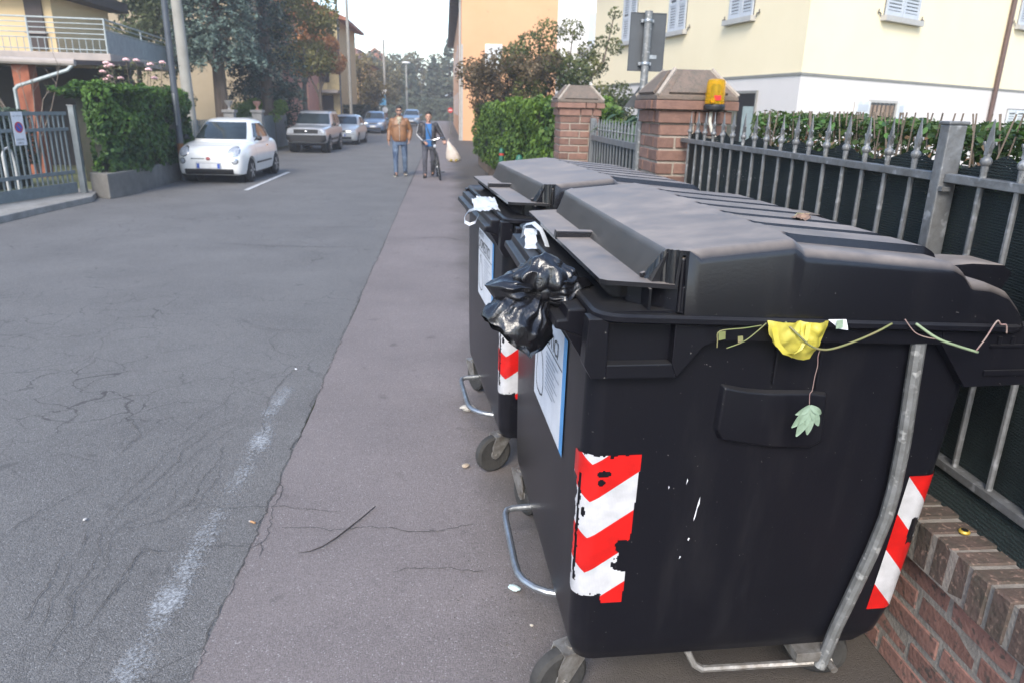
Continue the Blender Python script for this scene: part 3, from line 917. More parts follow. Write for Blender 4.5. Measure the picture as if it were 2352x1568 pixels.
    for (u, v, yaw) in ((-.042, .150, R(-68)), (.86, .20, R(60)), (.02, LL - .17, R(20)), (.86, LL - .2, R(-30))):
        caster(root, u, v, yaw)
    # warning films on the front corners and at the back
    def keepA(s, z):
        edge = .020 * nz_(s, z, 22) + .012 * nz_(s, z, 70, 2)
        if z > .925 - max(0, -s) * .2 + (0.004 * nz_(s, 0, 60)): return False
        if z < .432 + (.028 + 2.2 * abs(s + .005 - .03) * .0 if s < .055 else 0) - edge * (.0 if s > .06 else 1.0) and s < .062: return False
        if z < .432: return False
        if abs(s - .052) < .016 + edge * .6 and z < .466 + edge * 1.2: return False       # bite at the lower edge
        if .52 < z < .675 and s > .106 + edge * 1.4 + .05 * max(0, (abs(z - .598) - .045) / .03): return False            # torn right edge
        if s < -.035 + edge * .8 and z < .84: return False
        if -.026 + edge * .2 < s < -.014 + edge * .3 and .50 < z < .86: return False
        if ((s - .048) / .018) ** 2 + ((z - .868) / .010) ** 2 < 1 + 25 * edge: return False
        if ((s - .044) / .011) ** 2 + ((z - .842) / .011) ** 2 < 1 + 25 * edge: return False
        if ((s + .002) / .007) ** 2 + ((z - .742) / .016) ** 2 < 1 + 10 * edge: return False
        if abs(s - .068) < .005 and z > .917 - edge * .2: return False
        return s < .150 - (.925 - z) * .035
    sticker('warning_film', M_chev, -.075, .150, .43, .930, keepA, root)
    def keepF(s, z):       # mirror film on the far front corner, worn
        return nz_(s, z, 14, seed) < .35
    def keepB(s, z):
        e = .012 * nz_(s, z, 60, 4)
        if .585 + e < z < .670 + e and -.002 + e * 2 < s < .036 + (z - .585) * .05: return False
        return s < .094
    sticker('warning_film', M_diag, -.018, .096, .345, .822, keepB, root, corner='R')
    # information poster on the front
    root2 = root
    def fp(v, z, off=.003):
        ul, ur, v0 = body_dims(z); return Vector((ul - off, v, z))
    V = []; F = []
    n = 16
    for i in range(n + 1):
        z = .785 + (1.165 - .785) * i / n
        V += [tuple(fp(.365, z)), tuple(fp(.88, z))]
        if i: F.append((2 * i - 2, 2 * i - 1, 2 * i + 1, 2 * i))
    post = np_mesh('poster', V, F, M_paper, root)
    V = []; F = []
    for i in range(n + 1):
        z = .785 + (1.165 - .785) * i / n
        V += [tuple(fp(.315, z, .0035)), tuple(fp(.366, z, .0035))]
        if i: F.append((2 * i - 2, 2 * i - 1, 2 * i + 1, 2 * i))
    np_mesh('poster_border', V, F, M_blue, post)
    text_mesh('DOMESTICI', 'poster_lettering', .080, M_ink, post, lambda x, y: fp(.86 - x * 1.02, 1.06 + y, .0045))
    text_mesh('RIFIUTI', 'poster_lettering', .055, M_ink, post, lambda x, y: fp(.86 - x * 1.02, 1.125 + y * .8, .0045))
    # printed bag outline, rule and small print
    mb = MB()
    bag = [(.80, 1.01), (.77, 1.025), (.76, 1.0), (.72, .975), (.70, .93), (.69, .88), (.70, .84), (.74, .828), (.80, .83), (.83, .85), (.835, .90), (.82, .96), (.79, .995)]
    for a, b in zip(bag, bag[1:] + bag[:1]):
        d = Vector((b[0] - a[0], b[1] - a[1], 0)).normalized() * .0032
        q = [(a[0] - d.y, a[1] + d.x), (b[0] - d.y, b[1] + d.x), (b[0] + d.y, b[1] - d.x), (a[0] + d.y, a[1] - d.x)]
        mb.raw([fp(p[0], p[1], .0047) for p in q], [(0, 1, 2, 3)])
    mb.raw([fp(.875, 1.047, .0046), fp(.37, 1.047, .0046), fp(.37, 1.051, .0046), fp(.875, 1.051, .0046)], [(0, 1, 2, 3)])
    mb.build('printed_bag', M_ink, post)
    mb = MB()
    for k in range(9):
        w = rnd.uniform(.14, .24); z = 1.02 - k * .016
        mb.raw([fp(.65, z, .0046), fp(.65 - w, z, .0046), fp(.65 - w, z + .005, .0046), fp(.65, z + .005, .0046)], [(0, 1, 2, 3)])
    mb.build('small_print', M_greyink, post)
    return root


bin1 = make_container(1, 'nearest charcoal waste container with red and white chevrons')
bin1.location = (.40, 1.70, 0); bin1.rotation_euler = (0, 0, R(2.0))
bin2 = copy_tree(bin1)
bin2.location = (.299, 3.273, 0); bin2.rotation_euler = (0, 0, R(5.0))
bin2['label'] = 'farther charcoal waste container, partly hidden behind the nearer one'

# ------------------------------------------------------------------ low brick wall, fence, pillars
M_brick = mat('weathered_brick', (0.245, 0.125, 0.098), 0.9, col2=(0.165, 0.088, 0.072), scale=14, bump=0.5, bscale=60, rand=0.22, speck=(0.09, 0.065, 0.055), speck_scale=45, speck_amt=0.05)
M_cope = mat('mossy_coping_brick', (0.105, 0.070, 0.058), 0.92, col2=(0.060, 0.050, 0.038), scale=12, bump=0.6, bscale=50, rand=0.16, speck=(0.21, 0.14, 0.11), speck_scale=60, speck_amt=0.03)
M_pill = mat('pillar_brick', (0.205, 0.115, 0.086), 0.9, col2=(0.14, 0.078, 0.060), scale=16, bump=0.4, bscale=60, rand=0.22)
M_mortar = mat('grey_mortar', (0.27, 0.245, 0.215), 0.95, col2=(0.19, 0.17, 0.15), scale=25, bump=0.5, bscale=90)
M_mortar2 = mat('pale_mortar', (0.36, 0.31, 0.26), 0.95, col2=(0.27, 0.23, 0.19), scale=25, bump=0.5, bscale=90)


def brick_mesh(name, d, m, seed, bev=.004):
    g = random.Random(seed)
    mb = MB(); mb.box((0, 0, 0), d)
    mb.v = [tuple(c + g.uniform(-.0025, .0025) for c in p) for p in mb.v]
    me = mb.mesh(name, bevel=bev, seg=1); me.materials.append(m)
    return me


def put(name, me, loc, rot, parent):
    o = bpy.data.objects.new(name, me); o.location = loc; o.rotation_euler = rot
    return link(o, parent)


WALL = empty('brick_wall', (1.55, 3.0, 0), label='low brick wall with a coping of bricks on edge under the spiked fence', cat='wall')
WY0, WY1 = .3, 5.24
mb = MB(); mb.span((1.538, WY0, -.01), (1.80, WY1, .452)); mb.span((1.507, WY0, .452), (1.745, WY1, .5915))
mb.build('mortar_core', M_mortar, WALL, world=True)
cop = [brick_mesh('brick', (.245, .066, .142), M_cope, s, .005) for s in range(4)]
wl = [brick_mesh('brick', (.10, .255, .072), M_brick, s + 10) for s in range(3)]
y = WY0 + .04; k = 0
while y < WY1 - .03:
    put('brick', cop[k % 4], (1.625 + rnd.uniform(-.004, .004) - 1.55, y - 3.0, .525 + rnd.uniform(-.003, .003)), (rnd.uniform(-.012, .012), rnd.uniform(-.006, .006), rnd.uniform(-.012, .012)), WALL)
    y += .0845 + rnd.uniform(-.002, .002); k += 1
for c in range(5):
    z = .445 - .0905 * (c + .5) + .0
    y = WY0 + (.06 if c % 2 else .20); k = 0
    while y < WY1 - .1:
        put('brick', wl[(k + c) % 3], (1.584 + rnd.uniform(-.003, .003) - 1.55, y - 3.0, z), (0, 0, rnd.uniform(-.006, .006)), WALL)
        y += .273; k += 1

# spiked fence
FX = 1.70
FENCE = empty('spiked_fence', (FX, 3.0, .60), label='grey galvanised fence with spear tips above the brick wall', cat='fence')
M_fence = mat('grey_fence_steel', (0.20, 0.205, 0.21), 0.5, 0.4, col2=(0.125, 0.125, 0.122), scale=16, bump=0.3, bscale=45, speck=(0.30, 0.305, 0.31), speck_scale=22, speck_amt=0.02, rand=.08)
RZ1, RZ0 = 1.628, .700
mb = MB(); mb.span((FX - .020, 2.402, RZ1 - .014), (FX + .020, 5.24, RZ1 + .014)); mb.build('top_rail', M_fence, FENCE, bevel=.003, world=True)
mb = MB(); mb.span((FX - .020, .2, RZ1 - .014), (FX + .020, 2.358, RZ1 + .014)); mb.build('top_rail', M_fence, FENCE, bevel=.003, world=True)
mb = MB(); mb.span((FX - .020, .2, RZ0 - .016), (FX + .020, 5.24, RZ0 + .012)); mb.build('bottom_rail', M_fence, FENCE, bevel=.003, world=True)
bar_b = MB(); bar_b.tube([(0, 0, .70), (0, 0, 1.10), (0, 0, 1.66)], .0102, 8)
bar_me = bar_b.mesh('bar', smooth=True); bar_me.materials.append(M_fence)
sp = MB()
sp.lathe((0, 0, 1.66), [(.011, 0), (.011, .018), (.016, .024), (.018, .032), (.016, .040), (.010, .046), (.009, .056)], 8)
sp.loft([[(-.010, -.006, 1.712), (.010, -.006, 1.712), (.010, .006, 1.712), (-.010, .006, 1.712)],
         [(-.006, -.009, 1.742), (.006, -.009, 1.742), (.006, .009, 1.742), (-.006, .009, 1.742)],
         [(-.004, -.010, 1.760), (.004, -.010, 1.760), (.004, .010, 1.760), (-.004, .010, 1.760)],
         [(-.001, -.001, 1.820), (.001, -.001, 1.820), (.001, .001, 1.820), (-.001, .001, 1.820)]])
for s in (-1, 1):
    sp.tube([(0, s * .004, 1.722), (0, s * .012, 1.736), (0, s * .018, 1.750), (0, s * .022, 1.750), (0, s * .024, 1.743)], [.005, .0055, .005, .004, .002], 6)
sp_me = sp.mesh('spear_tip', smooth=True); sp_me.materials.append(M_fence)
ybar = [2.564 + .1587 * i for i in range(17)] + [2.195 - .1587 * i for i in range(12)]
for y in ybar:
    b = put('bar', bar_me, (0, y - 3.0, -.60), (rnd.uniform(-.004, .004), rnd.uniform(-.003, .003), rnd.uniform(0, 3)), FENCE)
    put('spear_tip', sp_me, (0, 0, 0), (0, 0, -b.rotation_euler[2] + rnd.uniform(-.2, .2)), b)
mb = MB(); mb.span((FX - .036, 2.356, .602), (FX + .028, 2.404, 1.80)); p = mb.build('post', M_fence, FENCE, bevel=.005, world=True)
mb = MB(); mb.span((FX - .041, 2.351, 1.80), (FX + .033, 2.409, 1.811)); mb.build('post_cap', M_fence, FENCE, bevel=.004, world=True)
mb = MB(); mb.span((FX - .034, 2.335, 1.585), (FX + .0, 2.357, 1.600)); mb.build('bracket', M_fence, FENCE, world=True)

# shade net behind the bars
m, nd, lk, b = node_mat('shade_net')
tc = nd.new('ShaderNodeTexCoord')
mp = nd.new('ShaderNodeMapping'); mp.inputs['Scale'].default_value = (1, 1, 1); lk.new(tc.outputs['Object'], mp.inputs[0])
wv = nd.new('ShaderNodeTexWave'); wv.wave_type = 'BANDS'; wv.bands_direction = 'Z'; wv.inputs['Scale'].default_value = 34; wv.inputs['Distortion'].default_value = 5; wv.inputs['Detail'].default_value = 3; wv.inputs['Detail Scale'].default_value = 3
lk.new(mp.outputs[0], wv.inputs['Vector'])
n1 = nd.new('ShaderNodeTexNoise'); n1.inputs['Scale'].default_value = 150; n1.inputs['Detail'].default_value = 2; lk.new(mp.outputs[0], n1.inputs['Vector'])
mx = nd.new('ShaderNodeMix'); mx.data_type = 'RGBA'; mx.inputs[6].default_value = (.002, .005, .005, 1); mx.inputs[7].default_value = (.006, .016, .015, 1); lk.new(wv.outputs['Fac'], mx.inputs[0])
lk.new(mx.outputs[2], b.inputs['Base Color']); b.inputs['Roughness'].default_value = .75
bp = nd.new('ShaderNodeBump'); bp.inputs['Strength'].default_value = .6; bp.inputs['Distance'].default_value = .004; lk.new(wv.outputs['Fac'], bp.inputs['Height']); lk.new(bp.outputs[0], b.inputs['Normal'])
rg = nd.new('ShaderNodeMapRange'); rg.inputs['From Min'].default_value = .68; rg.inputs['From Max'].default_value = .72; lk.new(n1.outputs['Fac'], rg.inputs['Value'])
tr = nd.new('ShaderNodeBsdfTransparent'); ms = nd.new('ShaderNodeMixShader'); lk.new(rg.outputs[0], ms.inputs[0]); lk.new(b.outputs[0], ms.inputs[1]); lk.new(tr.outputs[0], ms.inputs[2])
lk.new(ms.outputs[0], nd['Material Output'].inputs['Surface'])
M_net = m
V, F = [], []
ny, nz = 240, 24
ties = sorted(ybar)
for i in range(ny + 1):
    y = .25 + (5.20 - .25) * i / ny
    # top edge hangs between every second or third bar
    ph = (y - .25) / .476
    sag = 4 * (ph % 1) * (1 - ph % 1)
    top = 1.715 - .055 * sag - .012 * mnoise.noise((y * 3, 0, 0))
    for j in range(nz + 1):
        z = .585 + (top - .585) * j / nz
        bulge = .020 + .022 * mnoise.noise((y * 2.2, z * 2.5, 0)) + .008 * mnoise.noise((y * 9, z * 7, 3)) + (.02 * (1 - j / 4) ** 2 * -1 if j < 4 else 0)
        V.append((FX + .012 + max(.006, bulge) - (.075 * max(0, 1 - j / 3.0)) * 1.0, y, z))
for i in range(ny):
    for j in range(nz):
        a = i * (nz + 1) + j; F.append((a, a + nz + 1, a + nz + 2, a + 1))
net = np_mesh('shade_net', V, F, M_net, smooth=True)
tag(net, 'dark green shade net hung behind the fence bars', 'netting')

# ------------------------------------------------------------------ foliage tools
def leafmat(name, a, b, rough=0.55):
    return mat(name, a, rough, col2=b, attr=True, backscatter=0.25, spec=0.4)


M_bark = mat('grey_bark', (0.15, 0.115, 0.09), 0.95, col2=(0.08, 0.062, 0.05), scale=9, bump=0.8, bscale=25, stretch=(1, 1, .25))
M_twig = mat('twig_bark', (0.17, 0.13, 0.10), 0.9, col2=(0.10, 0.08, 0.06), scale=20)


def hedge_points(path, z0, z1, th, n, seed, bulge=.12, top_bulge=.08, outside=None):
    """points on front, top and ends of a hedge that follows path (its front line); outward side given by 'outside' sign"""
    g = np.random.default_rng(seed)
    P = np.array(path, float)
    seg = np.diff(P, axis=0); L = np.hypot(seg[:, 0], seg[:, 1]); cum = np.r_[0, np.cumsum(L)]; tot = cum[-1]
    out_p, out_n, out_s = [], [], []
    H = z1 - z0
    areas = np.array([tot * H, tot * th, th * H, th * H]); areas = areas / areas.sum()
    which = g.choice(4, n, p=areas)
    for k in range(n):
        w = which[k]
        s = g.uniform(0, tot) if w < 2 else (0 if w == 2 else tot)
        i = min(np.searchsorted(cum, s, 'right') - 1, len(L) - 1)
        t = (s - cum[i]) / L[i]
        base = P[i] + seg[i] * t
        d = seg[i] / L[i]; nr = np.array([d[1], -d[0]]) * outside
        depth = 0 if w == 0 else g.uniform(0, th)
        z = z1 if w == 1 else z0 + H * g.uniform(0, 1)
        nrm = np.array([nr[0], nr[1], .25]) if w == 0 else (np.array([0, 0, 1.]) if w == 1 else np.array([*(d * (-1 if w == 2 else 1)), .2]))
        p = np.array([base[0] - nr[0] * depth, base[1] - nr[1] * depth, z])
        bn = mnoise.noise((p[0] * 1.6, p[1] * 1.6, p[2] * 1.9)) + .5 * mnoise.noise((p[0] * 4.5, p[1] * 4.5, p[2] * 4.5))
        amt = (top_bulge if w == 1 else bulge) * bn - abs(g.normal(0, .05))
        p = p + nrm / np.linalg.norm(nrm) * amt
        out_p.append(p); out_n.append(nrm); out_s.append(.5 + .35 * bn)
    return np.array(out_p), np.array(out_n), np.array(out_s)


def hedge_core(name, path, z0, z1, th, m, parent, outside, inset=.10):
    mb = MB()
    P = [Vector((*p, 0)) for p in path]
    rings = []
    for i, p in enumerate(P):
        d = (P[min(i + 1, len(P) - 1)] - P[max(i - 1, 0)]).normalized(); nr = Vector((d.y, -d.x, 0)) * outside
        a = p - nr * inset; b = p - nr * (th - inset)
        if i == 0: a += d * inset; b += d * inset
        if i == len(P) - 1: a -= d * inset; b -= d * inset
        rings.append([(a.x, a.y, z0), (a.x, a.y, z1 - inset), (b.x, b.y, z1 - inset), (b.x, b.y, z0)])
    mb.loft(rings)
    return mb.build(name, m, parent, world=True)


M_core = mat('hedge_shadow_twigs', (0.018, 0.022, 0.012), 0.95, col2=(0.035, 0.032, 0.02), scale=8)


def clump_tree_points(clumps, n, seed, flat=1.0):
    g = np.random.default_rng(seed)
    C = np.array([c[:3] for c in clumps], float); r = np.array([c[3] for c in clumps], float)
    w = r ** 2 / (r ** 2).sum()
    i = g.choice(len(C), n, p=w)
    d = g.normal(0, 1, (n, 3)); d /= np.linalg.norm(d, axis=1)[:, None]
    rad = r[i] * g.uniform(.45, 1.05, n) ** .6
    d2 = d.copy(); d2[:, 2] *= flat
    P = C[i] + d2 * rad[:, None]
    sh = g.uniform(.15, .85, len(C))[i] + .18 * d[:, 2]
    return P, d, sh


def offset_obj_local(P, parent):
    return np.asarray(P) - np.array(parent.location)[None, :]


def limb_tree(mb, base, segs):
    for path, r0, r1 in segs:
        n = len(path)
        mb.tube(path, [r0 + (r1 - r0) * i / (n - 1) for i in range(n)], 7)


# ------------------------------------------------------------------ brick pillars
M_cap = mat('lichen_stone', (0.17, 0.125, 0.10), 0.95, col2=(0.11, 0.095, 0.078), scale=18, bump=0.6, bscale=45, speck=(0.10, 0.085, 0.07), speck_scale=70, speck_amt=.05)


def pillar(x0, y0, label, ztop=1.74, w=.50):
    root = empty('brick_pillar', (x0 + w / 2, y0 + w / 2, 0), label=label, cat='pillar', group='brick gate pillars')
    mb = MB(); mb.span((-w / 2 + .012, -w / 2 + .012, -.01), (w / 2 - .012, w / 2 - .012, ztop + .12)); mb.build('mortar_core', M_mortar2, root)
    ch = .0905; bl = w / 2
    me_a = [brick_mesh('brick', (bl - .016, .11, ch - .017), M_pill, 60 + s) for s in range(3)]
    nc = int(ztop / ch)
    for c in range(nc):
        z = ztop - (c + .5) * ch
        for f in range(4):
            a = f * math.pi / 2
            offs = (-w / 4, w / 4) if c % 2 == 0 else (-w / 2 + .05 + bl / 2 - .05 - .115, w / 2 - bl / 2 - .115, )
            offs = (-w / 4, w / 4) if c % 2 == 0 else (-.125 + .0, .125)
            lens = ((-w / 2, 0), (0, w / 2)) if c % 2 == 0 else ((-w / 2, -w / 4), (-w / 4, w / 4 - .0), (w / 4, w / 2))
            for k, (s0, s1) in enumerate(lens):
                L = s1 - s0 - .016
                mid = (s0 + s1) / 2
                px = mid * math.cos(a) - (-w / 2 + .055) * math.sin(a)
                py = mid * math.sin(a) + (-w / 2 + .055) * math.cos(a)
                o = put('brick', me_a[(c + k) % 3], (px, py, z), (0, 0, a), root)
                o.scale = (L / (bl - .016), 1, 1)
    # two projecting courses
    for lvl, (zz, ex, hh) in enumerate(((ztop + .045, .022, .085), (ztop + .125, .055, .062))):
        W = w + 2 * ex
        for f in range(4):
            a = f * math.pi / 2
            for k in range(2):
                s0, s1 = (-W / 2 + .001, -W / 6) if (k == 0) == (lvl == 0) else (-W / 2 + .001, W / 6)
                if k == 0: s0, s1 = -W / 2 + .004, (0.0 if lvl == 0 else .06)
                else: s0, s1 = (0.0 if lvl == 0 else .06), W / 2 - .118
                mid = (s0 + s1) / 2; L = s1 - s0 - .012
                px = mid * math.cos(a) - (-W / 2 + .057) * math.sin(a)
                py = mid * math.sin(a) + (-W / 2 + .057) * math.cos(a)
                o = put('brick', me_a[k], (px, py, zz), (0, 0, a), root)
                o.scale = (L / (bl - .016), 1, hh / (ch - .017))
    # hipped cap: core, four cast panels, four hip bricks, top slab
    zc = ztop + .158
    W = w / 2 + .045; T = .135; hc = .21
    mb = MB(); mb.loft([[(-W, -W, zc), (W, -W, zc), (W, W, zc), (-W, W, zc)], [(-W, -W, zc + .03), (W, -W, zc + .03), (W, W, zc + .03), (-W, W, zc + .03)],
                        [(-T, -T, zc + hc), (T, -T, zc + hc), (T, T, zc + hc), (-T, T, zc + hc)]])
    cap = mb.build('cap', M_cap, root, bevel=.008)
    for f in range(4):
        a = f * math.pi / 2
        mb = MB()
        n = Vector((0, -(hc - .03), (W - T))).normalized() * -1
        q = [(-W * .72, -W * .985, zc + .038), (W * .72, -W * .985, zc + .038), (T * .62, -T * 1.12, zc + hc - .02), (-T * .62, -T * 1.12, zc + hc - .02)]
        mb.prism([(0, 0), (1, 0), (2, 0), (3, 0)], lambda i, j: q[int(i)], lambda i, j: tuple(Vector(q[int(i)]) + Vector((0, -.014, .014))))
        o = mb.build('cap_panel', M_cap, cap, bevel=.004); o.rotation_euler = (0, 0, a)
        mb = MB()
        mb.tube([(-W * .985, -W * .985, zc + .03), (-T, -T, zc + hc)], .016, 6)
        o = mb.build('hip_joint', M_mortar2, cap); o.rotation_euler = (0, 0, a)
    return root


pillar(1.52, 5.25, 'near brick pillar with a hipped cap and the amber beacon')
pillar(1.455, 9.45, 'farther brick pillar with a hipped cap beside the ivy hedge')

# amber flashing beacon on its bracket with a conduit
BE = empty('gate_beacon', (1.86, 5.12, 1.84), label='amber flashing gate beacon fixed to the near pillar', cat='beacon')
M_blackp = mat('black_fitting', (0.015, 0.015, 0.016), 0.45)
mb = MB(); mb.lathe((0, 0, 0), [(.055, -.015), (.072, 0), (.074, .02), (.066, .034)], 20); mb.box((0, .06, 0), (.06, .1, .03)); mb.build('base', M_blackp, BE, smooth=True)
m, nd, lk, b = node_mat('amber_lens'); b.inputs['Base Color'].default_value = (.95, .58, .02, 1); b.inputs['Roughness'].default_value = .12; b.inputs['Transmission Weight'].default_value = .75; b.inputs['IOR'].default_value = 1.2
nn = nd.new('ShaderNodeTexWave'); nn.inputs['Scale'].default_value = 14; nn.bands_direction = 'Z'; bp = nd.new('ShaderNodeBump'); bp.inputs['Strength'].default_value = .1; lk.new(nn.outputs['Fac'], bp.inputs['Height']); lk.new(bp.outputs[0], b.inputs['Normal'])
mb = MB(); mb.lathe((0, 0, 0), [(.064, .036), (.066, .05), (.062, .17), (.056, .192), (.040, .200)], 24); mb.build('lens', m, BE, smooth=True)
mb = MB(); mb.lathe((0, 0, 0), [(.028, .034), (.028, .15), (.018, .165)], 14); mb.build('lamp_core', M_blackp, BE, smooth=True)
M_red = mat('red_label', (0.65, 0.02, 0.02), 0.5)
mb = MB(); mb.box((-.008, -.0685, .075), (.048, .003, .032)); lb = mb.build('badge', M_red, BE)
mb = MB(); mb.lathe((-.04, -.055, .062), [(.018, -.02), (.018, .0), (.010, .004)], 10, 'Y'); mb.build('tamper_screw', m, BE)
M_cond = mat('cream_conduit', (0.48, 0.45, 0.38), 0.6)
mb = MB(); mb.tube([(-.01, .02, -.01), (-.02, .0, -.08), (-.005, -.02, -.15), (.03, -.03, -.20), (.035, -.02, -.30), (.03, .0, -.6)], .012, 8); mb.build('conduit', M_cond, BE, smooth=True)

# gate between the pillars
GT = empty('driveway_gate', (1.86, 7.6, 0), label='grey barred gate between the two brick pillars', cat='gate')
M_gate = mat('grey_gate_paint', (0.17, 0.18, 0.185), 0.5, 0.2, col2=(0.12, 0.125, 0.13), scale=10)
GX = 1.86
mb = MB(); mb.span((GX - .02, 5.78, 1.455), (GX + .02, 9.42, 1.515)); mb.build('top_rail', M_gate, GT, world=True)
mb = MB(); mb.span((GX - .02, 5.78, .10), (GX + .02, 9.42, .17)); mb.build('bottom_rail', M_gate, GT, world=True)
mb = MB(); mb.span((GX - .03, 9.36, .05), (GX + .03, 9.43, 1.72)); mb.build('stile', M_gate, GT, world=True)
bm_ = MB(); bm_.tube([(0, 0, .1), (0, 0, 1.62)], .011, 6); bm_.lathe((0, 0, 1.58), [(.011, 0), (.018, .012), (.011, .024)], 6); bm_.tube([(0, 0, 1.60), (0, 0, 1.64), (0, 0, 1.72)], [.009, .014, .001], 6)
gme = bm_.mesh('bar', smooth=True); gme.materials.append(M_gate)
for k in range(24): put('bar', gme, (0, 5.86 + k * .150 - 7.6, 0), (0, 0, 0), GT)
mb = MB(); mb.span((GX + .03, 5.80, .12), (GX + .036, 9.40, 1.45)); mb.build('shade_panel', M_net, GT, world=True)
# palm-like plant behind the gate
M_cordy = leafmat('dark_strap_leaf', (0.035, 0.075, 0.03), (0.09, 0.14, 0.06))
PL = empty('leafy_shrub', (2.35, 9.0, 0), label='dark strap leaved shrub leaning over the gate', cat='shrub')
mb = MB(); mb.tube([(0, 0, 0), (.03, 0, .8), (0, .05, 1.55)], [.04, .03, .02], 7); mb.build('stem', M_twig, PL)
g = np.random.default_rng(5); V, F, S = [], [], []
for k in range(130):
    a = g.uniform(0, 6.28); el = g.uniform(-.3, .9); L = g.uniform(.28, .55); w = .035
    d = np.array([math.cos(a), math.sin(a)]); c0 = np.array([g.normal(0, .10), g.normal(0, .10), 1.58 + g.normal(0, .10)])
    for q in range(5):
        t = q / 4; r_ = L * t; zz = c0[2] + math.sin(el) * L * t - .28 * t * t
        ww = w * math.sin(math.pi * (.12 + .86 * t)) + .003
        V += [(c0[0] + d[0] * r_ - d[1] * ww, c0[1] + d[1] * r_ + d[0] * ww, zz), (c0[0] + d[0] * r_ + d[1] * ww, c0[1] + d[1] * r_ - d[0] * ww, zz)]
        S += [g.uniform(0, 1)] * 2
        if q: a_ = len(V) - 4; F.append((a_, a_ + 1, a_ + 3, a_ + 2))
np_mesh('foliage', V, F, M_cordy, PL, shade=S)

# ------------------------------------------------------------------ road sign seen from behind
SG = empty('road_sign', (1.545, 5.86, 0), label='rectangular road sign seen from behind on a galvanised post', cat='sign')
M_signback = mat('grey_sign_back', (0.075, 0.082, 0.09), 0.55, 0.2, col2=(0.055, 0.06, 0.066), scale=5)
M_signface = mat('sign_face', (0.6, 0.6, 0.6), 0.4)
mb = MB(); mb.tube([(0, 0, 0), (0, 0, 2.54)], .030, 14); mb.build('post', M_galv_dull, SG, smooth=True)
mb = MB(); mb.span((-.125, .040, 2.115), (.150, .044, 2.53)); pn = mb.build('panel', M_signback, SG)
mb = MB(); mb.span((-.127, .036, 2.113), (.152, .050, 2.119)); mb.span((-.127, .036, 2.526), (.152, .050, 2.532)); mb.span((-.127, .036, 2.119), (-.122, .050, 2.526)); mb.span((.147, .036, 2.119), (.152, .050, 2.526))
mb.build('panel_edge', M_signback, pn)
pn.rotation_euler = (0, 0, 0)
for z in (2.165, 2.47):
    mb = MB(); mb.lathe((0, 0, z), [(.034, -.012), (.036, 0), (.034, .012)], 14); mb.span((-.050, .012, z - .012), (-.030, .04, z + .012)); mb.span((.030, .012, z - .012), (.050, .04, z + .012))
    mb.build('clamp', M_galv, SG, bevel=.002)
mb = MB(); mb.span((.035, .0375, 2.205), (.095, .0385, 2.232)); mb.build('maker_plate', M_galv, SG)
mb = MB(); mb.prism([(-.13, 1.845), (.0, 2.03), (.13, 1.845)], lambda a, b: (a, .040, b), lambda a, b: (a, .045, b)); mb.build('triangle_panel', M_signback, SG, bevel=.002)

# ------------------------------------------------------------------ hedge behind the fence
M_photinia = leafmat('glossy_hedge_leaf', (0.030, 0.065, 0.016), (0.10, 0.15, 0.04), rough=.4)
HB = empty('garden_hedge', (2.45, 3.2, 0), label='clipped evergreen hedge behind the spiked fence', cat='hedge')
path = [(2.12, .8), (2.12, 3.0), (2.12, 5.0)]
P, N, S = hedge_points(path, .9, 1.80, .8, 22000, 3, bulge=.08, top_bulge=.05, outside=-1)
P2 = P[P[:, 2] > 1.2]; N2 = N[P[:, 2] > 1.2]; S2 = S[P[:, 2] > 1.2]
o = leaf_cloud('foliage', offset_obj_local(P2, HB), N2, .048, M_photinia, HB, 4, aspect=.5, spread=.6, shade=S2); tag(o, kind='stuff')
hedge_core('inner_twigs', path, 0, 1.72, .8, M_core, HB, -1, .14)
# brownish stems and fallen-dry leaves inside
M_dry = leafmat('dry_leaf', (0.20, 0.09, 0.035), (0.28, 0.20, 0.12))
g = np.random.default_rng(9)
D = np.stack([g.uniform(2.06, 2.2, 420), g.uniform(.8, 5.0, 420), g.uniform(1.50, 1.76, 420)], 1)
o = leaf_cloud('dry_leaves', offset_obj_local(D, HB), np.tile([-1, 0, .2], (420, 1)), .032, M_dry, HB, 5, aspect=.5); tag(o, kind='stuff')
mb = MB()
for k in range(90):
    y = g.uniform(.9, 5.0); x = g.uniform(2.06, 2.25)
    mb.tube([(x, y, 1.2), (x + g.uniform(-.04, .04), y + g.uniform(-.08, .08), 1.5), (x + g.uniform(-.05, .05), y + g.uniform(-.12, .12), 1.84)], .004, 4)
o = mb.build('stems', M_twig, HB, world=True); tag(o, kind='stuff')
# single big leaves standing out of the top row
lf = MB(); lf.raw([(0, -.024, 0), (.010, -.006, .003), (.009, .010, .003), (0, .028, -.003), (-.009, .010, .003), (-.010, -.006, .003), (0, 0, -.002)], [(0, 1, 6), (1, 2, 6), (2, 3, 6), (3, 4, 6), (4, 5, 6), (5, 0, 6)])
M_lf = mat('bright_hedge_leaf', (0.10, 0.19, 0.035), .4, col2=(0.05, 0.12, 0.025), scale=8, rand=.3, backscatter=.25)
lme = lf.mesh('leaf', smooth='all'); lme.materials.append(M_lf)
for k in range(170):
    put('leaf', lme, (g.uniform(2.0, 2.3) - 2.45, g.uniform(2.2, 5.0) - 3.2, 1.785 + g.uniform(-.05, .02)), (g.uniform(-1.2, 1.2), g.uniform(-1, 1), g.uniform(0, 6.3)), HB)

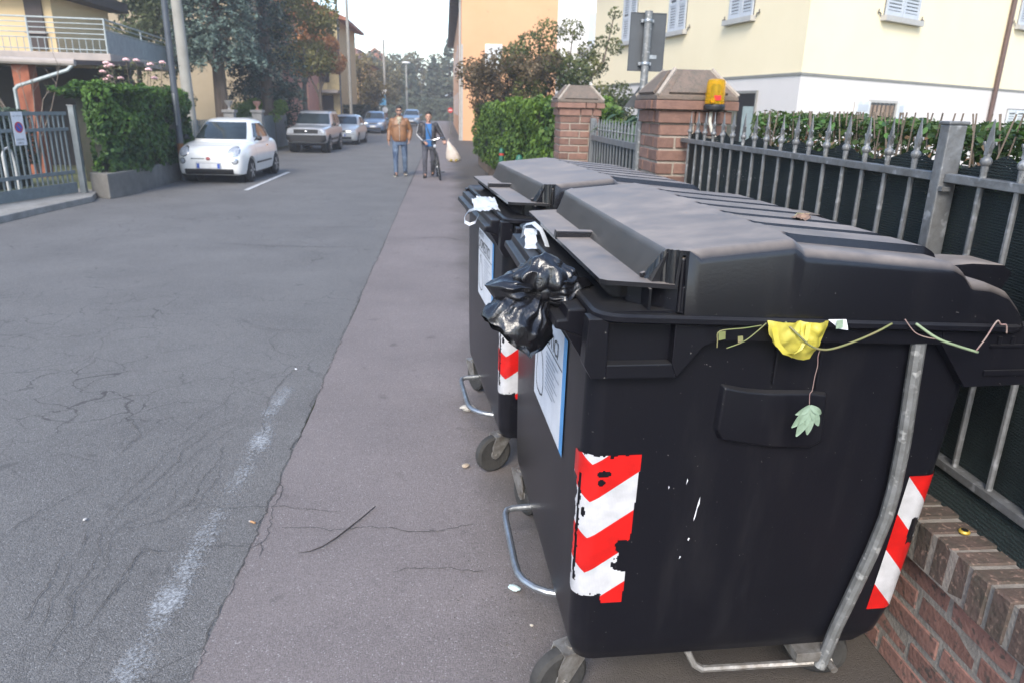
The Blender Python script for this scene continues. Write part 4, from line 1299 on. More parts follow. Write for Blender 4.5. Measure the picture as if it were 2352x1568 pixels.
# ------------------------------------------------------------------ ivy hedge along the pavement, bollards
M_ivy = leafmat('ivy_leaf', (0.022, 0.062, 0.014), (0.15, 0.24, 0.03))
IV = empty('ivy_hedge', (1.6, 16.0, 0), label='bushy ivy hedge along the right pavement beyond the brick pillar', cat='hedge')
path = [(1.50, 10.0), (1.42, 13), (1.30, 17), (1.12, 21), (.98, 24.6)]
P, N, S = hedge_points(path, .35, 1.90, .9, 30000, 11, bulge=.22, top_bulge=.14, outside=-1)
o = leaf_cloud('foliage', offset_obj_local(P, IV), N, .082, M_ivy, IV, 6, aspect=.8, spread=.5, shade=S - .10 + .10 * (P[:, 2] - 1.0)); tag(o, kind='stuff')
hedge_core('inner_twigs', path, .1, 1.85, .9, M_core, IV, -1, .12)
mb = MB()
for a, b in zip(path[:-1], path[1:]):
    mb.prism([(a[0] + .12, a[1]), (b[0] + .12, b[1]), (b[0] + .4, b[1]), (a[0] + .4, a[1])], lambda p, q: (p, q, 0), lambda p, q: (p, q, .42))
mb.build('footing', mat('brown_footing', (0.20, 0.135, 0.09), 0.95, col2=(0.13, 0.09, 0.06), scale=5), IV, world=True)
M_green = mat('green_bollard_paint', (0.02, 0.13, 0.085), 0.45, col2=(0.015, 0.09, 0.06), scale=6)
for k, (x, y) in enumerate(((1.17, 15.4), (1.06, 10.6))):
    B = empty('bollard', (x, y, .0 if k == 0 else .0), label=('farther' if k == 0 else 'nearer') + ' green bollard with a red band before the ivy hedge', cat='bollard', group='green bollards on the right pavement')
    mb = MB(); hb = 0 if k == 0 else .16; mb.lathe((0, 0, 0), [(.075, 0), (.075, .02), (.05, .03), (.05, .93 + hb), (.052, .96 + hb), (.040, 1.0 + hb), (.015, 1.02 + hb)], 14); mb.build('post', M_green, B, smooth=True)
    mb = MB(); mb.lathe((0, 0, .87 + hb), [(.0515, 0), (.0515, .045)], 14); mb.build('band', mat('red_band', (0.5, .04, .03), .5), B)

# shrubby trees over the ivy hedge
M_olive = leafmat('autumn_olive_leaf', (0.032, 0.055, 0.018), (0.15, 0.155, 0.045))
M_plum = leafmat('brown_plum_leaf', (0.055, 0.042, 0.025), (0.14, 0.10, 0.05))
def small_tree(name, x, y, label, segs, clumps, n, size, m, seed, cat='tree', grp=None, flat=.9, z0=0):
    T = empty(name, (x, y, z0), label=label, cat=cat, group=grp)
    mb = MB(); limb_tree(mb, None, segs); mb.build('trunk', M_bark, T, smooth=True)
    P, D_, S = clump_tree_points(clumps, n, seed, flat)
    o = leaf_cloud('crown', P, D_, size, m, T, seed + 1, aspect=.6, spread=.8, shade=S)
    tag(o, kind='stuff')
    return T
g = random.Random(21)
cl = [(g.uniform(-1.3, 1.6), g.uniform(-1.2, 1.2), g.uniform(1.9, 3.0), g.uniform(.30, .5)) for _ in range(22)]
small_tree('plum_tree', 2.0, 22.5, 'low brownish tree with a forked trunk over the ivy hedge', [
    ([(0, 0, 0), (.0, 0, 1.3), (.03, 0, 2.0)], .13, .09), ([(.03, 0, 1.9), (-.4, .1, 2.5), (-1.0, .2, 3.0)], .06, .02), ([(.03, 0, 1.9), (.5, -.1, 2.5), (1.1, .1, 2.75)], .06, .02), ([(.0, 0, 2.0), (.1, .3, 2.8), (.3, .3, 3.3)], .05, .015), ([(0, 0, 1.7), (-.5, -.2, 2.1), (-1.2, -.1, 2.4)], .04, .012)],
    cl, 6800, .10, M_plum, 31)
cl = [(g.uniform(-1.6, 1.7), g.uniform(-1, 1), g.uniform(1.7, 3.3), g.uniform(.3, .55)) for _ in range(30)] + [(-.4, 0, 3.9, .45), (-.9, 0, 3.6, .4), (.3, 0, 4.0, .4), (1.2, 0, 3.7, .22), (1.55, 0, 4.5, .2), (1.5, 0, 4.1, .2), (1.6, 0, 3.6, .28), (.8, 0, 3.5, .3), (-1.2, 0, 3.4, .3)]
small_tree('olive_shrub', 3.4, 22.6, 'tall loose shrub with olive leaves between the orange and yellow houses', [
    ([(0, 0, 0), (.05, 0, 1.5), (0, 0, 2.6), (-.2, 0, 3.6)], .09, .02), ([(0, 0, 1.0), (.6, .1, 2.2), (1.3, 0, 3.2), (1.55, 0, 4.5)], .06, .012), ([(0, 0, 1.2), (-.6, .1, 2.2), (-.9, 0, 3.4)], .05, .012), ([(0, 0, 1.5), (.25, 0, 2.8), (.35, 0, 4.0)], .05, .012)],
    cl, 11500, .10, M_olive, 37)
cl = [(g.uniform(-1, 1), g.uniform(-.6, .6), g.uniform(1.0, 2.2), g.uniform(.3, .5)) for _ in range(16)]
small_tree('dark_shrub', 3.6, 17.6, 'dense dark shrub behind the farther brick pillar', [([(0, 0, 0), (0, 0, 1.6)], .06, .03)], cl, 4500, .09, leafmat('dark_shrub_leaf', (.02, .035, .012), (.09, .10, .03)), 41, cat='shrub')

# ------------------------------------------------------------------ yellow house on the right
M_yellow = mat('cream_yellow_render', (0.80, 0.69, 0.48), 0.9, col2=(0.77, 0.66, 0.45), scale=.7, bump=.1, bscale=90)
M_plinth = mat('pinkish_grey_render', (0.64, 0.60, 0.575), 0.9, col2=(0.61, 0.57, 0.545), scale=.9, bump=.1, bscale=90)
M_belt = mat('grey_belt_course', (0.25, 0.245, 0.225), 0.8)
M_shut = mat('grey_shutter_paint', (0.46, 0.49, 0.53), 0.6, col2=(0.41, 0.44, 0.48), scale=5)
M_wshut = mat('white_shutter_paint', (0.64, 0.67, 0.68), 0.6)
M_sill = mat('grey_stone_sill', (0.42, 0.41, 0.39), 0.8, col2=(0.36, 0.35, 0.33), scale=8)
M_dark = mat('dark_interior', (0.012, 0.013, 0.015), 0.3)
M_glass = mat('window_glass', (0.03, 0.04, 0.045), 0.08, spec=.8)
M_iron = mat('dark_iron', (0.05, 0.045, 0.04), 0.6)
M_copper = mat('brown_downpipe', (0.115, 0.062, 0.048), 0.5, .2, col2=(0.085, .05, .04), scale=6)
M_tile = mat('terracotta_roof', (0.36, 0.15, 0.085), 0.9, col2=(0.25, 0.10, 0.06), scale=4, rand=.1)

C0 = Vector((8.64, 18.04, 0))
FA = (Vector((6.41, 32.94, 0)) - C0); LA = FA.length; FA.normalize()
FB = (Vector((17.80, 23.62, 0)) - C0); FB.normalize()
NA = Vector((-FA.y, FA.x, 0)); NA = NA if NA.dot(Vector((-1, -1, 0))) > 0 else -NA
NB = Vector((-FB.y, FB.x, 0)); NB = NB if NB.dot(Vector((1, -1, 0))) > 0 else -NB
YH = empty('yellow_house', tuple(C0), label='cream yellow house with grey shutters behind the fence', cat='house')
ZB, ZT = 2.77, 7.2
LB = 17.0
far = C0 + FA * LA + FB * 9
def wall(name, z0, z1, m, ins):
    a = C0 + FA * LA; b = C0; c = C0 + FB * LB
    nA, nB = NA * -ins, NB * -ins
    corner = C0 + (nA + nB) / (1 + NA.dot(NB)) if True else C0
    pts = [a + nA, corner, c + nB, c + nB + FA * 10, a + nA + FB * 8]
    mb = MB(); mb.prism([(p.x, p.y) for p in pts], lambda x, y: (x, y, z0), lambda x, y: (x, y, z1))
    return mb.build(name, m, YH, world=True)
wall('upper_wall', ZB + .03, ZT, M_yellow, 0.0)
wall('lower_wall', -.01, ZB - .03, M_plinth, 0.0)
wall('belt_course', ZB - .03, ZB + .03, M_belt, -.03)
wall('roof_eaves', ZT, ZT + .25, M_tile, -.6)
def facebox(mb, F, N, t0, t1, z0, z1, d0, d1):
    """box on a facade: t along it, d outwards"""
    q = [C0 + F * t0 + N * d0, C0 + F * t1 + N * d0, C0 + F * t1 + N * d1, C0 + F * t0 + N * d1]
    mb.prism([(p.x, p.y) for p in q], lambda x, y: (x, y, z0), lambda x, y: (x, y, z1))
    return mb
def shuttered(F, N, t0, t1, zs, zt, m=M_shut, sill=True, hooks=True, slats=17):
    w = MB(); facebox(w, F, N, t0 - .03, t1 + .03, zs, zt + .03, .004, .012); win = w.build('window', M_dark, YH, world=True)
    mid = (t0 + t1) / 2
    for (a, b) in ((t0, mid - .012), (mid + .012, t1)):
        mb = MB(); fw = .09
        facebox(mb, F, N, a, a + fw, zs, zt, .012, .055); facebox(mb, F, N, b - fw, b, zs, zt, .012, .055)
        facebox(mb, F, N, a + fw, b - fw, zs, zs + .13, .012, .053); facebox(mb, F, N, a + fw, b - fw, zt - .10, zt, .012, .053)
        facebox(mb, F, N, a + fw, b - fw, (zs + zt) / 2 - .05, (zs + zt) / 2 + .05, .012, .053)
        sh = mb.build('shutter', m, win, world=False)
        M_ = Matrix.Translation(YH.location).inverted()
        sh.data.transform(M_)
        mb = MB()
        for k in range(slats):
            z = zs + .15 + k * (zt - zs - .28) / slats
            if abs(z - (zs + zt) / 2) < .07: continue
            facebox(mb, F, N, a + fw, b - fw, z, z + (zt - zs) / slats * .55, .014, .040)
        sl = mb.build('shutter_slats', m, win); sl.data.transform(M_); tag(sl, kind='stuff')
    if sill:
        mb = MB(); facebox(mb, F, N, t0 - .14, t1 + .14, zs - .14, zs - .005, .0, .16); s = mb.build('sill', M_sill, win); s.data.transform(M_)
    if hooks:
        for t in (t0 - .28, t1 + .28):
            mb = MB(); facebox(mb, F, N, t - .07, t + .06, zs + .03, zs + .05, .01, .04); facebox(mb, F, N, t + .04, t + .06, zs - .06, zs + .03, .03, .05); facebox(mb, F, N, t - .07, t - .05, zs + .05, zs + .12, .03, .05)
            h = mb.build('shutter_hook', M_iron, win); h.data.transform(M_)
    return win
for t0, t1 in ((10.55, 11.85), (6.50, 7.75), (2.50, 3.75)): shuttered(FA, NA, t0, t1, 4.32, 6.0)
shuttered(FB, NB, 3.38, 5.15, 4.36, 6.1)
shuttered(FB, NB, 11.75, 13.2, 4.78, 6.3)
shuttered(FB, NB, 12.5, 14.0, .9, 2.15, M_wshut, sill=False, hooks=False, slats=12)
# garage-like openings of the lower storey
def opening(F, N, t0, t1, z0, z1, name='window', kind='glass'):
    mb = MB(); facebox(mb, F, N, t0, t1, z0, z1, .004, .010); w = mb.build(name, M_dark if kind != 'curtain' else M_glass, YH, world=True)
    M_ = Matrix.Translation(YH.location).inverted()
    mb = MB(); facebox(mb, F, N, t0 - .06, t1 + .06, z1, z1 + .07, .006, .05); facebox(mb, F, N, t0 - .06, t0, z0, z1, .006, .05); facebox(mb, F, N, t1, t1 + .06, z0, z1, .006, .05)
    f = mb.build('frame', M_belt if kind == 'dark' else M_sill, w); f.data.transform(M_)
    return w, M_
w, M_ = opening(FA, NA, 10.6, 12.7, .3, 2.22, kind='glass')
mb = MB()
for k in range(14): facebox(mb, FA, NA, 10.7 + k * .145, 10.74 + k * .145, .5, 1.95, .012, .03)
b_ = mb.build('grille', M_shut, w); b_.data.transform(M_); tag(b_, kind='stuff')
w, M_ = opening(FA, NA, 1.85, 3.45, .3, 2.34, name='glazed_door', kind='dark')
mb = MB(); facebox(mb, FA, NA, 1.92, 2.45, .5, 2.0, .012, .02); p_ = mb.build('pane', mat('pale_curtain_pane', (.38, .46, .45), .3), w); p_.data.transform(M_)
mb = MB(); facebox(mb, FA, NA, 2.75, 3.3, .5, 2.1, .012, .02); p_ = mb.build('pane', mat('interior_goods', (.20, .16, .10), .5, col2=(.04, .07, .06), scale=5), w); p_.data.transform(M_)
w, M_ = opening(FB, NB, 3.40, 4.78, .9, 2.18, kind='curtain')
M_curt = mat('brown_curtain', (0.30, 0.22, 0.16), .8, col2=(.20, .14, .10), scale=3)
for k in range(7):
    mb = MB(); facebox(mb, FB, NB, 3.44 + k * .19, 3.44 + k * .19 + .15, .92, 2.12, .012, .03); c_ = mb.build('curtain_fold', M_curt, w); c_.data.transform(M_)
mb = MB()
for k in range(6): facebox(mb, FB, NB, 3.5 + k * .23, 3.52 + k * .23, .9, 2.18, .05, .065)
b_ = mb.build('grille', M_iron, w); b_.data.transform(M_); tag(b_, kind='stuff')
for a, b in ((2.62, 3.32), (4.84, 5.22)):
    mb = MB(); facebox(mb, FB, NB, a, b, .9, 2.2, .03, .07); s_ = mb.build('shutter', M_wshut, w); s_.data.transform(M_)
    mb = MB(); facebox(mb, FB, NB, a + .08, b - .08, 1.0, 1.9, .071, .08); facebox(mb, FB, NB, a + .08, b - .08, 1.95, 2.12, .071, .08); q_ = mb.build('shutter_panel', M_shut, w); q_.data.transform(M_)
# downpipe
q = C0 + FB * 11.0 + NB * .09
mb = MB(); mb.tube([(q.x, q.y, .0), (q.x, q.y, ZT + .2)], .075, 10); mb.build('downpipe', M_copper, YH, smooth=True, world=True)

# ------------------------------------------------------------------ orange house, white house
M_orange = mat('orange_render', (0.62, 0.345, 0.19), 0.9, col2=(0.59, 0.32, 0.17), scale=.5, bump=.1, bscale=80, speck=(.42, .25, .14), speck_scale=3, speck_amt=-.06)
M_white = mat('white_render', (0.76, 0.75, 0.74), 0.9, col2=(0.72, 0.71, 0.70), scale=1)
OH = empty('orange_house', (.92, 42, 0), label='orange house with dark eaves beside the far pavement', cat='house')
mb = MB(); mb.span((.92, 42, 0), (6.1, 80, 8.6)); mb.build('wall', M_orange, OH, world=True)
mb = MB(); mb.span((.90, 41.97, 0), (1.0, 42.0, 5.0)); mb.build('corner_strip', M_sill, OH, world=True)
M_eave = mat('dark_eaves_wood', (0.085, 0.06, 0.045), 0.8, col2=(.06, .04, .03), scale=3)
mb = MB(); mb.prism([(.33, 7.55), (.92, 7.75), (3.5, 9.9), (6.4, 7.7), (6.4, 7.9), (3.5, 10.2), (.30, 7.75)], lambda a, b: (a, 41.6, b), lambda a, b: (a, 80.5, b)); mb.build('roof', M_eave, OH, world=True)
mb = MB()
for k in range(26): mb.span((.36, 42.2 + k * 1.45, 7.40), (.92, 42.32 + k * 1.45, 7.56))
o = mb.build('rafter_ends', M_eave, OH, world=True); tag(o, kind='stuff')
mb = MB(); mb.tube([(.85, 42.25, 0), (.85, 42.25, 7.5)], .06, 8); mb.build('downpipe', M_sill, OH, world=True)
for z0, z1 in ((3.7, 5.05),):
    mb = MB(); mb.span((2.2, 41.95, z0), (3.12, 41.995, z1)); w = mb.build('window', M_white, OH, world=True)
    mb = MB(); mb.span((2.24, 41.93, z0 + .04), (2.64, 41.948, z1 - .04)); mb.span((2.68, 41.93, z0 + .04), (3.08, 41.948, z1 - .04)); s_ = mb.build('shutter', M_wshut, w); s_.data.transform(Matrix.Translation(OH.location).inverted())
for k in range(5):
    for z in (1.2, 4.2):
        mb = MB(); mb.span((.895, 46 + k * 6, z), (.915, 47.2 + k * 6, z + 1.5)); mb.build('window', M_shut, OH, world=True)
WH = empty('white_house', (7.0, 55, 0), label='pale white building behind the orange house', cat='house')
mb = MB(); mb.span((6.3, 54, 0), (13, 66, 12)); mb.build('wall', M_white, WH, world=True)
mb = MB(); mb.prism([(5.8, 12), (9.6, 14), (13.5, 12)], lambda a, b: (a, 53.5, b), lambda a, b: (a, 66.5, b)); mb.build('roof', M_tile, WH, world=True)
mb = MB(); mb.span((9.3, 53.4, 5.6), (13, 53.95, 5.9)); mb.build('balcony_slab', M_sill, WH, world=True)
mb = MB()
mb.span((10.0, 53.94, 6.0), (11.2, 53.99, 8.2)); mb.build('window', M_shut, WH, world=True)

# ------------------------------------------------------------------ left side: gate, ivy hedge, poles
M_gategrey = mat('faded_grey_gate', (0.155, 0.185, 0.195), 0.55, .2, col2=(0.12, 0.145, 0.155), scale=8)
LG = empty('sliding_gate', (-7.35, 13.5, 0), label='grey barred gate with a no parking sign at the left edge', cat='gate')
ga, gb = Vector((-6.90, 14.50, 0)), Vector((-8.1, 9.3, 0))
gd = (gb - ga).normalized(); gl = (gb - ga).length; gn = Vector((gd.y, -gd.x, 0)); gn = gn if gn.x > 0 else -gn
def gbox(mb, s0, s1, z0, z1, d0=-.02, d1=.02):
    q = [ga + gd * s0 + gn * d0, ga + gd * s1 + gn * d0, ga + gd * s1 + gn * d1, ga + gd * s0 + gn * d1]
    return mb.prism([(p.x, p.y) for p in q], lambda x, y: (x, y, z0), lambda x, y: (x, y, z1))
for nm, z0, z1 in (('top_rail', 1.50, 1.56), ('middle_rail', 1.23, 1.285), ('lower_rail', .46, .52), ('bottom_board', .11, .30)):
    mb = MB(); gbox(mb, 0, gl, z0, z1); mb.build(nm, M_gategrey, LG, world=True)
k = 0
bm_ = MB(); bm_.box((0, 0, .905), (.022, .022, 1.19)); gme = bm_.mesh('bar'); gme.materials.append(M_gategrey)
for k in range(44):
    p = ga + gd * (.08 + k * .122)
    put('bar', gme, (p.x + 7.35, p.y - 13.5, 0), (0, 0, math.atan2(gd.y, gd.x)), LG)
# no parking sign tied to the gate
SG2 = empty('no_parking_sign', (-7.33, 13.0, 1.0), label='white no parking sign fixed on the left grey gate', cat='sign')
def gpt(s, z, d): 
    p = ga + gd * s + gn * d; return Vector((p.x + 7.33, p.y - 13.0, z - 1.0))
s0 = 1.05; W_ = .24
mb = MB(); mb.prism([(s0, 1.02), (s0 + W_, 1.02), (s0 + W_, 1.56), (s0, 1.56)], lambda s, z: gpt(s, z, .024), lambda s, z: gpt(s, z, .030)); mb.build('panel', M_paper, SG2)
def disc(r, cx, cz, d, n=24): return [gpt(cx + r * math.cos(2 * math.pi * i / n), cz + r * math.sin(2 * math.pi * i / n), d) for i in range(n)]
cx, cz = s0 + W_ / 2, 1.31
M_sred = mat('sign_red', (.52, .03, .03), .4); M_sblue = mat('sign_blue', (.03, .09, .42), .4)
mb = MB(); mb.raw(disc(.090, cx, cz, .032), [tuple(range(24))]); mb.build('red_disc', M_sred, SG2)
mb = MB(); mb.raw(disc(.068, cx, cz, .034), [tuple(range(24))]); mb.build('blue_disc', M_sblue, SG2)
mb = MB(); mb.raw([gpt(cx + a, cz + b, .036) for a, b in ((.045, .058), (.059, .044), (-.045, -.058), (-.059, -.044))], [(0, 1, 2, 3)]); mb.build('red_bar', M_sred, SG2)
text_mesh('PASSO CARRABILE', 'lettering', .024, M_ink, SG2, lambda x, y: gpt(s0 + W_ - .015 - x, 1.485 + y, .033))
text_mesh('LASCIARE', 'lettering', .040, M_ink, SG2, lambda x, y: gpt(s0 + W_ - .02 - x, 1.10 + y, .033))
text_mesh('LIBERO', 'lettering', .040, M_ink, SG2, lambda x, y: gpt(s0 + W_ - .04 - x, 1.045 + y, .033))
# gate post
GP = empty('gate_post', (-6.80, 14.55, 0), label='plain grey steel post between gate and left ivy hedge', cat='post')
mb = MB(); mb.span((-.05, -.05, 0), (.05, .05, 1.66)); mb.build('shaft', mat('grey_post_paint', (.20, .22, .225), .5, .3, col2=(.15, .165, .17), scale=7), GP, bevel=.006)
mb = MB(); mb.span((-.06, -.06, 1.66), (.06, .06, 1.68)); mb.build('cap', M_fence, GP, bevel=.004)
# hedge behind the gate with grass and bicycles' stand
M_priv = leafmat('dull_hedge_leaf', (0.03, 0.055, 0.035), (0.085, 0.12, 0.07))
HG = empty('gate_hedge', (-9.0, 13.6, 0), label='dark clipped hedge behind the left barred gate', cat='hedge')
path = [(-8.5, 16.4), (-8.9, 14.0), (-9.6, 10.5)]
P, N, S = hedge_points(path, .45, 1.55, .6, 9000, 17, outside=-1, bulge=.12)
o = leaf_cloud('foliage', offset_obj_local(P, HG), N, .085, M_priv, HG, 18, aspect=.6, shade=S - .15); tag(o, kind='stuff')
hedge_core('inner_twigs', path, 0, 1.5, .6, M_core, HG, -1, .12)
M_grass = mat('lawn', (0.10, 0.13, 0.045), .95, col2=(.14, .13, .07), scale=3, bump=.6, bscale=40)
mb = MB(); mb.prism([(-7.1, 15.2), (-8.5, 9.3), (-30, 9.3), (-30, 40), (-7.2, 40), (-7.0, 16)], lambda a, b: (a, b, -.02), lambda a, b: (a, b, .03)); tag(mb.build('lawn', M_grass), 'patchy lawn behind the left gate', 'lawn', kind='structure')
M_whited = mat('white_slats', (.55, .56, .56), .6)
for k, s in enumerate((.9, 1.9, 3.0, 3.6)):
    BR = empty('bicycle_rack', (-7.9 - s * .12, 15.2 - s, .03), label=['first', 'second', 'third', 'fourth'][k] + ' white hoop of the rack behind the gate, counted from the post', cat='rack', group='white hoops behind the left gate')
    mb = MB(); mb.tube([(0, 0, 0), (0, 0, .75), (0, .08, .85), (0, .2, .87), (0, .3, .8), (0, .34, .6), (0, .34, 0)], .022, 7); mb.build('hoop', M_whited, BR, smooth=True)

# big ivy hedge at the kerb
LH = empty('ivy_hedge', (-6.6, 17.5, 0), label='tall square ivy hedge at the left kerb behind the white car', cat='hedge')
path = [(-6.95, 15.35), (-6.42, 14.75), (-6.22, 15.4), (-6.24, 17.6), (-6.32, 19.6)]
P, N, S = hedge_points(path, .42, 2.03, 1.1, 21000, 23, outside=1, bulge=.24, top_bulge=.18)
# the first leg faces the camera: force its normal
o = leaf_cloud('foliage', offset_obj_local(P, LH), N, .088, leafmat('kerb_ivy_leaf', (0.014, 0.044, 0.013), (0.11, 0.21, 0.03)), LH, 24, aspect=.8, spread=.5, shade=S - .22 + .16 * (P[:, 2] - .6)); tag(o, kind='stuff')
mb = MB(); mb.prism([(-6.95, 15.45), (-6.48, 14.95), (-6.36, 15.5), (-6.38, 18), (-6.45, 19.4), (-7.3, 19.4), (-7.2, 15.6)], lambda a, b: (a, b, .2), lambda a, b: (a, b, 1.93)); mb.build('inner_twigs', M_core, LH, world=True)
mb = MB(); mb.prism([(-6.75, 14.75), (-6.30, 14.45), (-6.20, 15.2), (-6.24, 18), (-6.4, 24), (-6.6, 24), (-6.5, 18), (-6.45, 15.3), (-6.72, 15.0)], lambda a, b: (a, b, -.01), lambda a, b: (a, b, .46)); mb.build('footing_wall', mat('dark_concrete', (.18, .17, .155), .9, col2=(.11, .105, .095), scale=3, bump=.3, bscale=40), LH, bevel=.02, world=True)  # footing in a darker concrete than the apron
# roses rising above
RS = empty('rose_bush', (-7.05, 18.2, 0), label='rose bush with pale pink blooms above the left ivy hedge', cat='bush')
gg = np.random.default_rng(12)
mb = MB(); pts = []
for k in range(13):
    x, y, z = gg.uniform(-.75, .65), gg.uniform(-.3, .3), gg.uniform(2.15, 2.68)
    mb.tube([(x * .4, y, 0), (x * .7, y, 1.5), (x, y, z)], [.012, .01, .006], 5); pts.append((x, y, z))
mb.build('stems', M_twig, RS)
M_pink = mat('pink_petals', (.62, .30, .32), .7, col2=(.72, .52, .50), scale=12, rand=.15)
for (x, y, z) in pts:
    mb = MB()
    for k in range(9):
        a = k * 2.4; r_ = .018 + .004 * k
        mb.ball((x + math.cos(a) * r_, y + math.sin(a) * r_, z + .02 - .003 * k), (.036, .036, .026), 6, 4)
    mb.build('bloom', M_pink, RS, smooth='all')
P = np.array([(x + gg.normal(0, .15), y + gg.normal(0, .15), z - abs(gg.normal(.15, .2))) for (x, y, z) in pts for _ in range(35)])
o = leaf_cloud('foliage', P, np.tile([0, 0, 1.], (len(P), 1)), .07, leafmat('rose_leaf', (.05, .07, .03), (.14, .14, .06)), RS, 5); tag(o, kind='stuff')
# bare shrub before the porch
BS = empty('bare_shrub', (-8.5, 16.4, 0), label='leafless shrub with bare branches before the dark porch', cat='shrub')
mb = MB()
for k in range(9):
    a = gg.uniform(0, 6.28); p = [(0, 0, .2), (math.cos(a) * .15, math.sin(a) * .15, 1.0), (math.cos(a) * .5, math.sin(a) * .4, 1.6 + gg.uniform(-.1, .2)), (math.cos(a) * .9, math.sin(a) * .6, 2.0 + gg.uniform(-.2, .6))]
    mb.tube(p, [.022, .016, .010, .004], 5)
    for q in range(4):
        t = gg.uniform(.4, .95); b0 = Vector(p[2]) * (1 - t) + Vector(p[3]) * t
        mb.tube([b0, b0 + Vector((gg.uniform(-.3, .3), gg.uniform(-.3, .3), gg.uniform(.1, .4)))], [.006, .002], 4)
mb.build('branches', M_twig, BS)

# poles at the kerb
def pole(name, x, y, z, r0, r1, m, label, grp='poles along the left kerb', lean=(0, 0)):
    o = empty(name, (x, y, 0), label=label, cat='pole', group=grp)
    mb = MB(); mb.tube([(0, 0, 0), (lean[0] * .5, lean[1] * .5, z * .5), (lean[0], lean[1], z)], [r0, (r0 + r1) / 2, r1], 14); mb.build('shaft', m, o, smooth=True)
    return o
M_cpole = mat('concrete_pole', (.29, .28, .25), .9, col2=(.23, .22, .195), scale=2, bump=.1)
M_dpole = mat('dark_steel_pole', (.075, .085, .10), .5, .3, col2=(.055, .062, .075), scale=4)
p = pole('lamp_pole', -6.12, 18.0, 7.5, .075, .06, M_dpole, 'dark steel pole standing in the left ivy hedge by the white car')
mb = MB(); mb.lathe((0, 0, .55), [(.078, 0), (.078, .30)], 12); mb.build('rust_band', mat('rusty_paint', (.18, .08, .03), .9), p)
mb = MB(); mb.span((-.02, -.085, 1.25), (.02, -.078, 1.95)); mb.build('conduit_cover', M_galv, p)
pole('concrete_pole', -6.78, 21.0, 8.5, .155, .105, M_cpole, 'thick concrete pole behind the left ivy hedge', lean=(-.12, 0))
pole('street_pole', -6.05, 50.0, 11, .11, .08, M_cpole, 'slim concrete pole beyond the parked silver cars')
pole('street_pole', -6.6, 49.5, 11, .06, .05, M_dpole, 'thin dark pole in front of the yellow corner house')
p = pole('street_pole', -6.0, 78.0, 7.9, .14, .10, M_cpole, 'distant concrete pole with a lamp arm beside the blue sign')
mb = MB(); mb.tube([(0, 0, 7.7), (.5, -.3, 7.95), (1.1, -.5, 8.0)], .03, 6); mb.build('lamp_arm', M_galv, p)
p = pole('street_pole', -4.3, 88.0, 6.3, .13, .10, M_cpole, 'farthest pole with a white lamp head above the walkers')
mb = MB(); mb.ball((0, -.1, 6.35), (.5, .25, .12), 10, 6); mb.build('lamp_head', M_white, p, smooth='all')
# wires
M_wire = mat('wire', (.10, .10, .11), .6)
def wire(name, a, b, sag, label, r=.012):
    pts = [tuple(Vector(a).lerp(Vector(b), t / 12) - Vector((0, 0, sag * 4 * (t / 12) * (1 - t / 12)))) for t in range(13)]
    mb = MB(); mb.tube(pts, r, 4, cap=False); tag(mb.build(name, M_wire), label, 'wire', 'overhead wires')
wire('overhead_wire', (-6.05, 50, 8.4), (.9, 62, 6.2), .3, 'upper overhead wire crossing to the orange house')
wire('overhead_wire', (-6.0, 78, 7.2), (.9, 66, 5.0), .25, 'lower overhead wire crossing the far street')
wire('overhead_wire', (-4.3, 88, 5.9), (4, 84, 5.6), .2, 'thin wire from the farthest pole to the right')
wire('overhead_wire', (-6.05, 50, 9.4), (-6.0, 78, 7.7), .3, 'wire running between the two concrete poles')

# ------------------------------------------------------------------ left house with balcony and porch
M_lyel = mat('ochre_render', (.55, .42, .24), .9, col2=(.50, .38, .21), scale=.8)
M_brown = mat('dark_brown_wood', (.05, .035, .03), .7)
M_rail = mat('pale_green_railing', (.36, .40, .40), .5, .2)
M_slab = mat('balcony_concrete', (.36, .31, .28), .9, col2=(.28, .25, .23), scale=3)
LHs = empty('balcony_house', (-12, 24, 0), label='ochre house with a railed balcony at the left edge', cat='house')
mb = MB(); mb.span((-20, 22, 0), (-10.4, 25.5, 4.12)); mb.build('wall', M_lyel, LHs, world=True)
mb = MB(); mb.span((-20, 22.0, 4.12), (-10.4, 25.5, 7)); mb.build('upper_wall', M_lyel, LHs, world=True)
mb = MB(); mb.span((-20, 21.5, 4.35), (-9.9, 25.8, 4.62)); mb.build('roof_eaves', M_brown, LHs, world=True)
mb = MB(); mb.span((-11.05, 21.93, 3.0), (-10.62, 21.99, 4.34)); w = mb.build('window', M_brown, LHs, world=True)
mb = MB(); mb.span((-11.10, 21.85, 3.40), (-10.58, 21.99, 3.46)); mb.build('sill', M_slab, LHs, world=True)
mb = MB(); mb.prism([(-20, 20.0), (-8.6, 20.9), (-9.3, 27.5), (-10.4, 27.5), (-10.4, 22), (-20, 22)], lambda a, b: (a, b, 2.72), lambda a, b: (a, b, 2.90)); mb.build('balcony_slab', M_slab, LHs, bevel=.02, world=True)
A_, B_, C_ = Vector((-14, 20.52, 0)), Vector((-8.68, 20.95, 0)), Vector((-9.34, 27.4, 0))
for a, b in ((A_, B_), (B_, C_)):
    d = b - a
    for z in (3.72, 3.60, 3.48, 3.36, 3.24, 2.98):
        mb = MB(); mb.tube([(a.x, a.y, z), (b.x, b.y, z)], .022 if z > 3.7 else .014, 6); mb.build('rail', M_rail, LHs, world=True)
    n = int(d.length / .16)
    mb = MB()
    for k in range(n + 1):
        q = a + d * (k / n)
        mb.tube([(q.x, q.y, 2.9), (q.x, q.y, 3.24)], .012, 4)
    o = mb.build('balusters', M_rail, LHs, world=True); tag(o, kind='stuff')
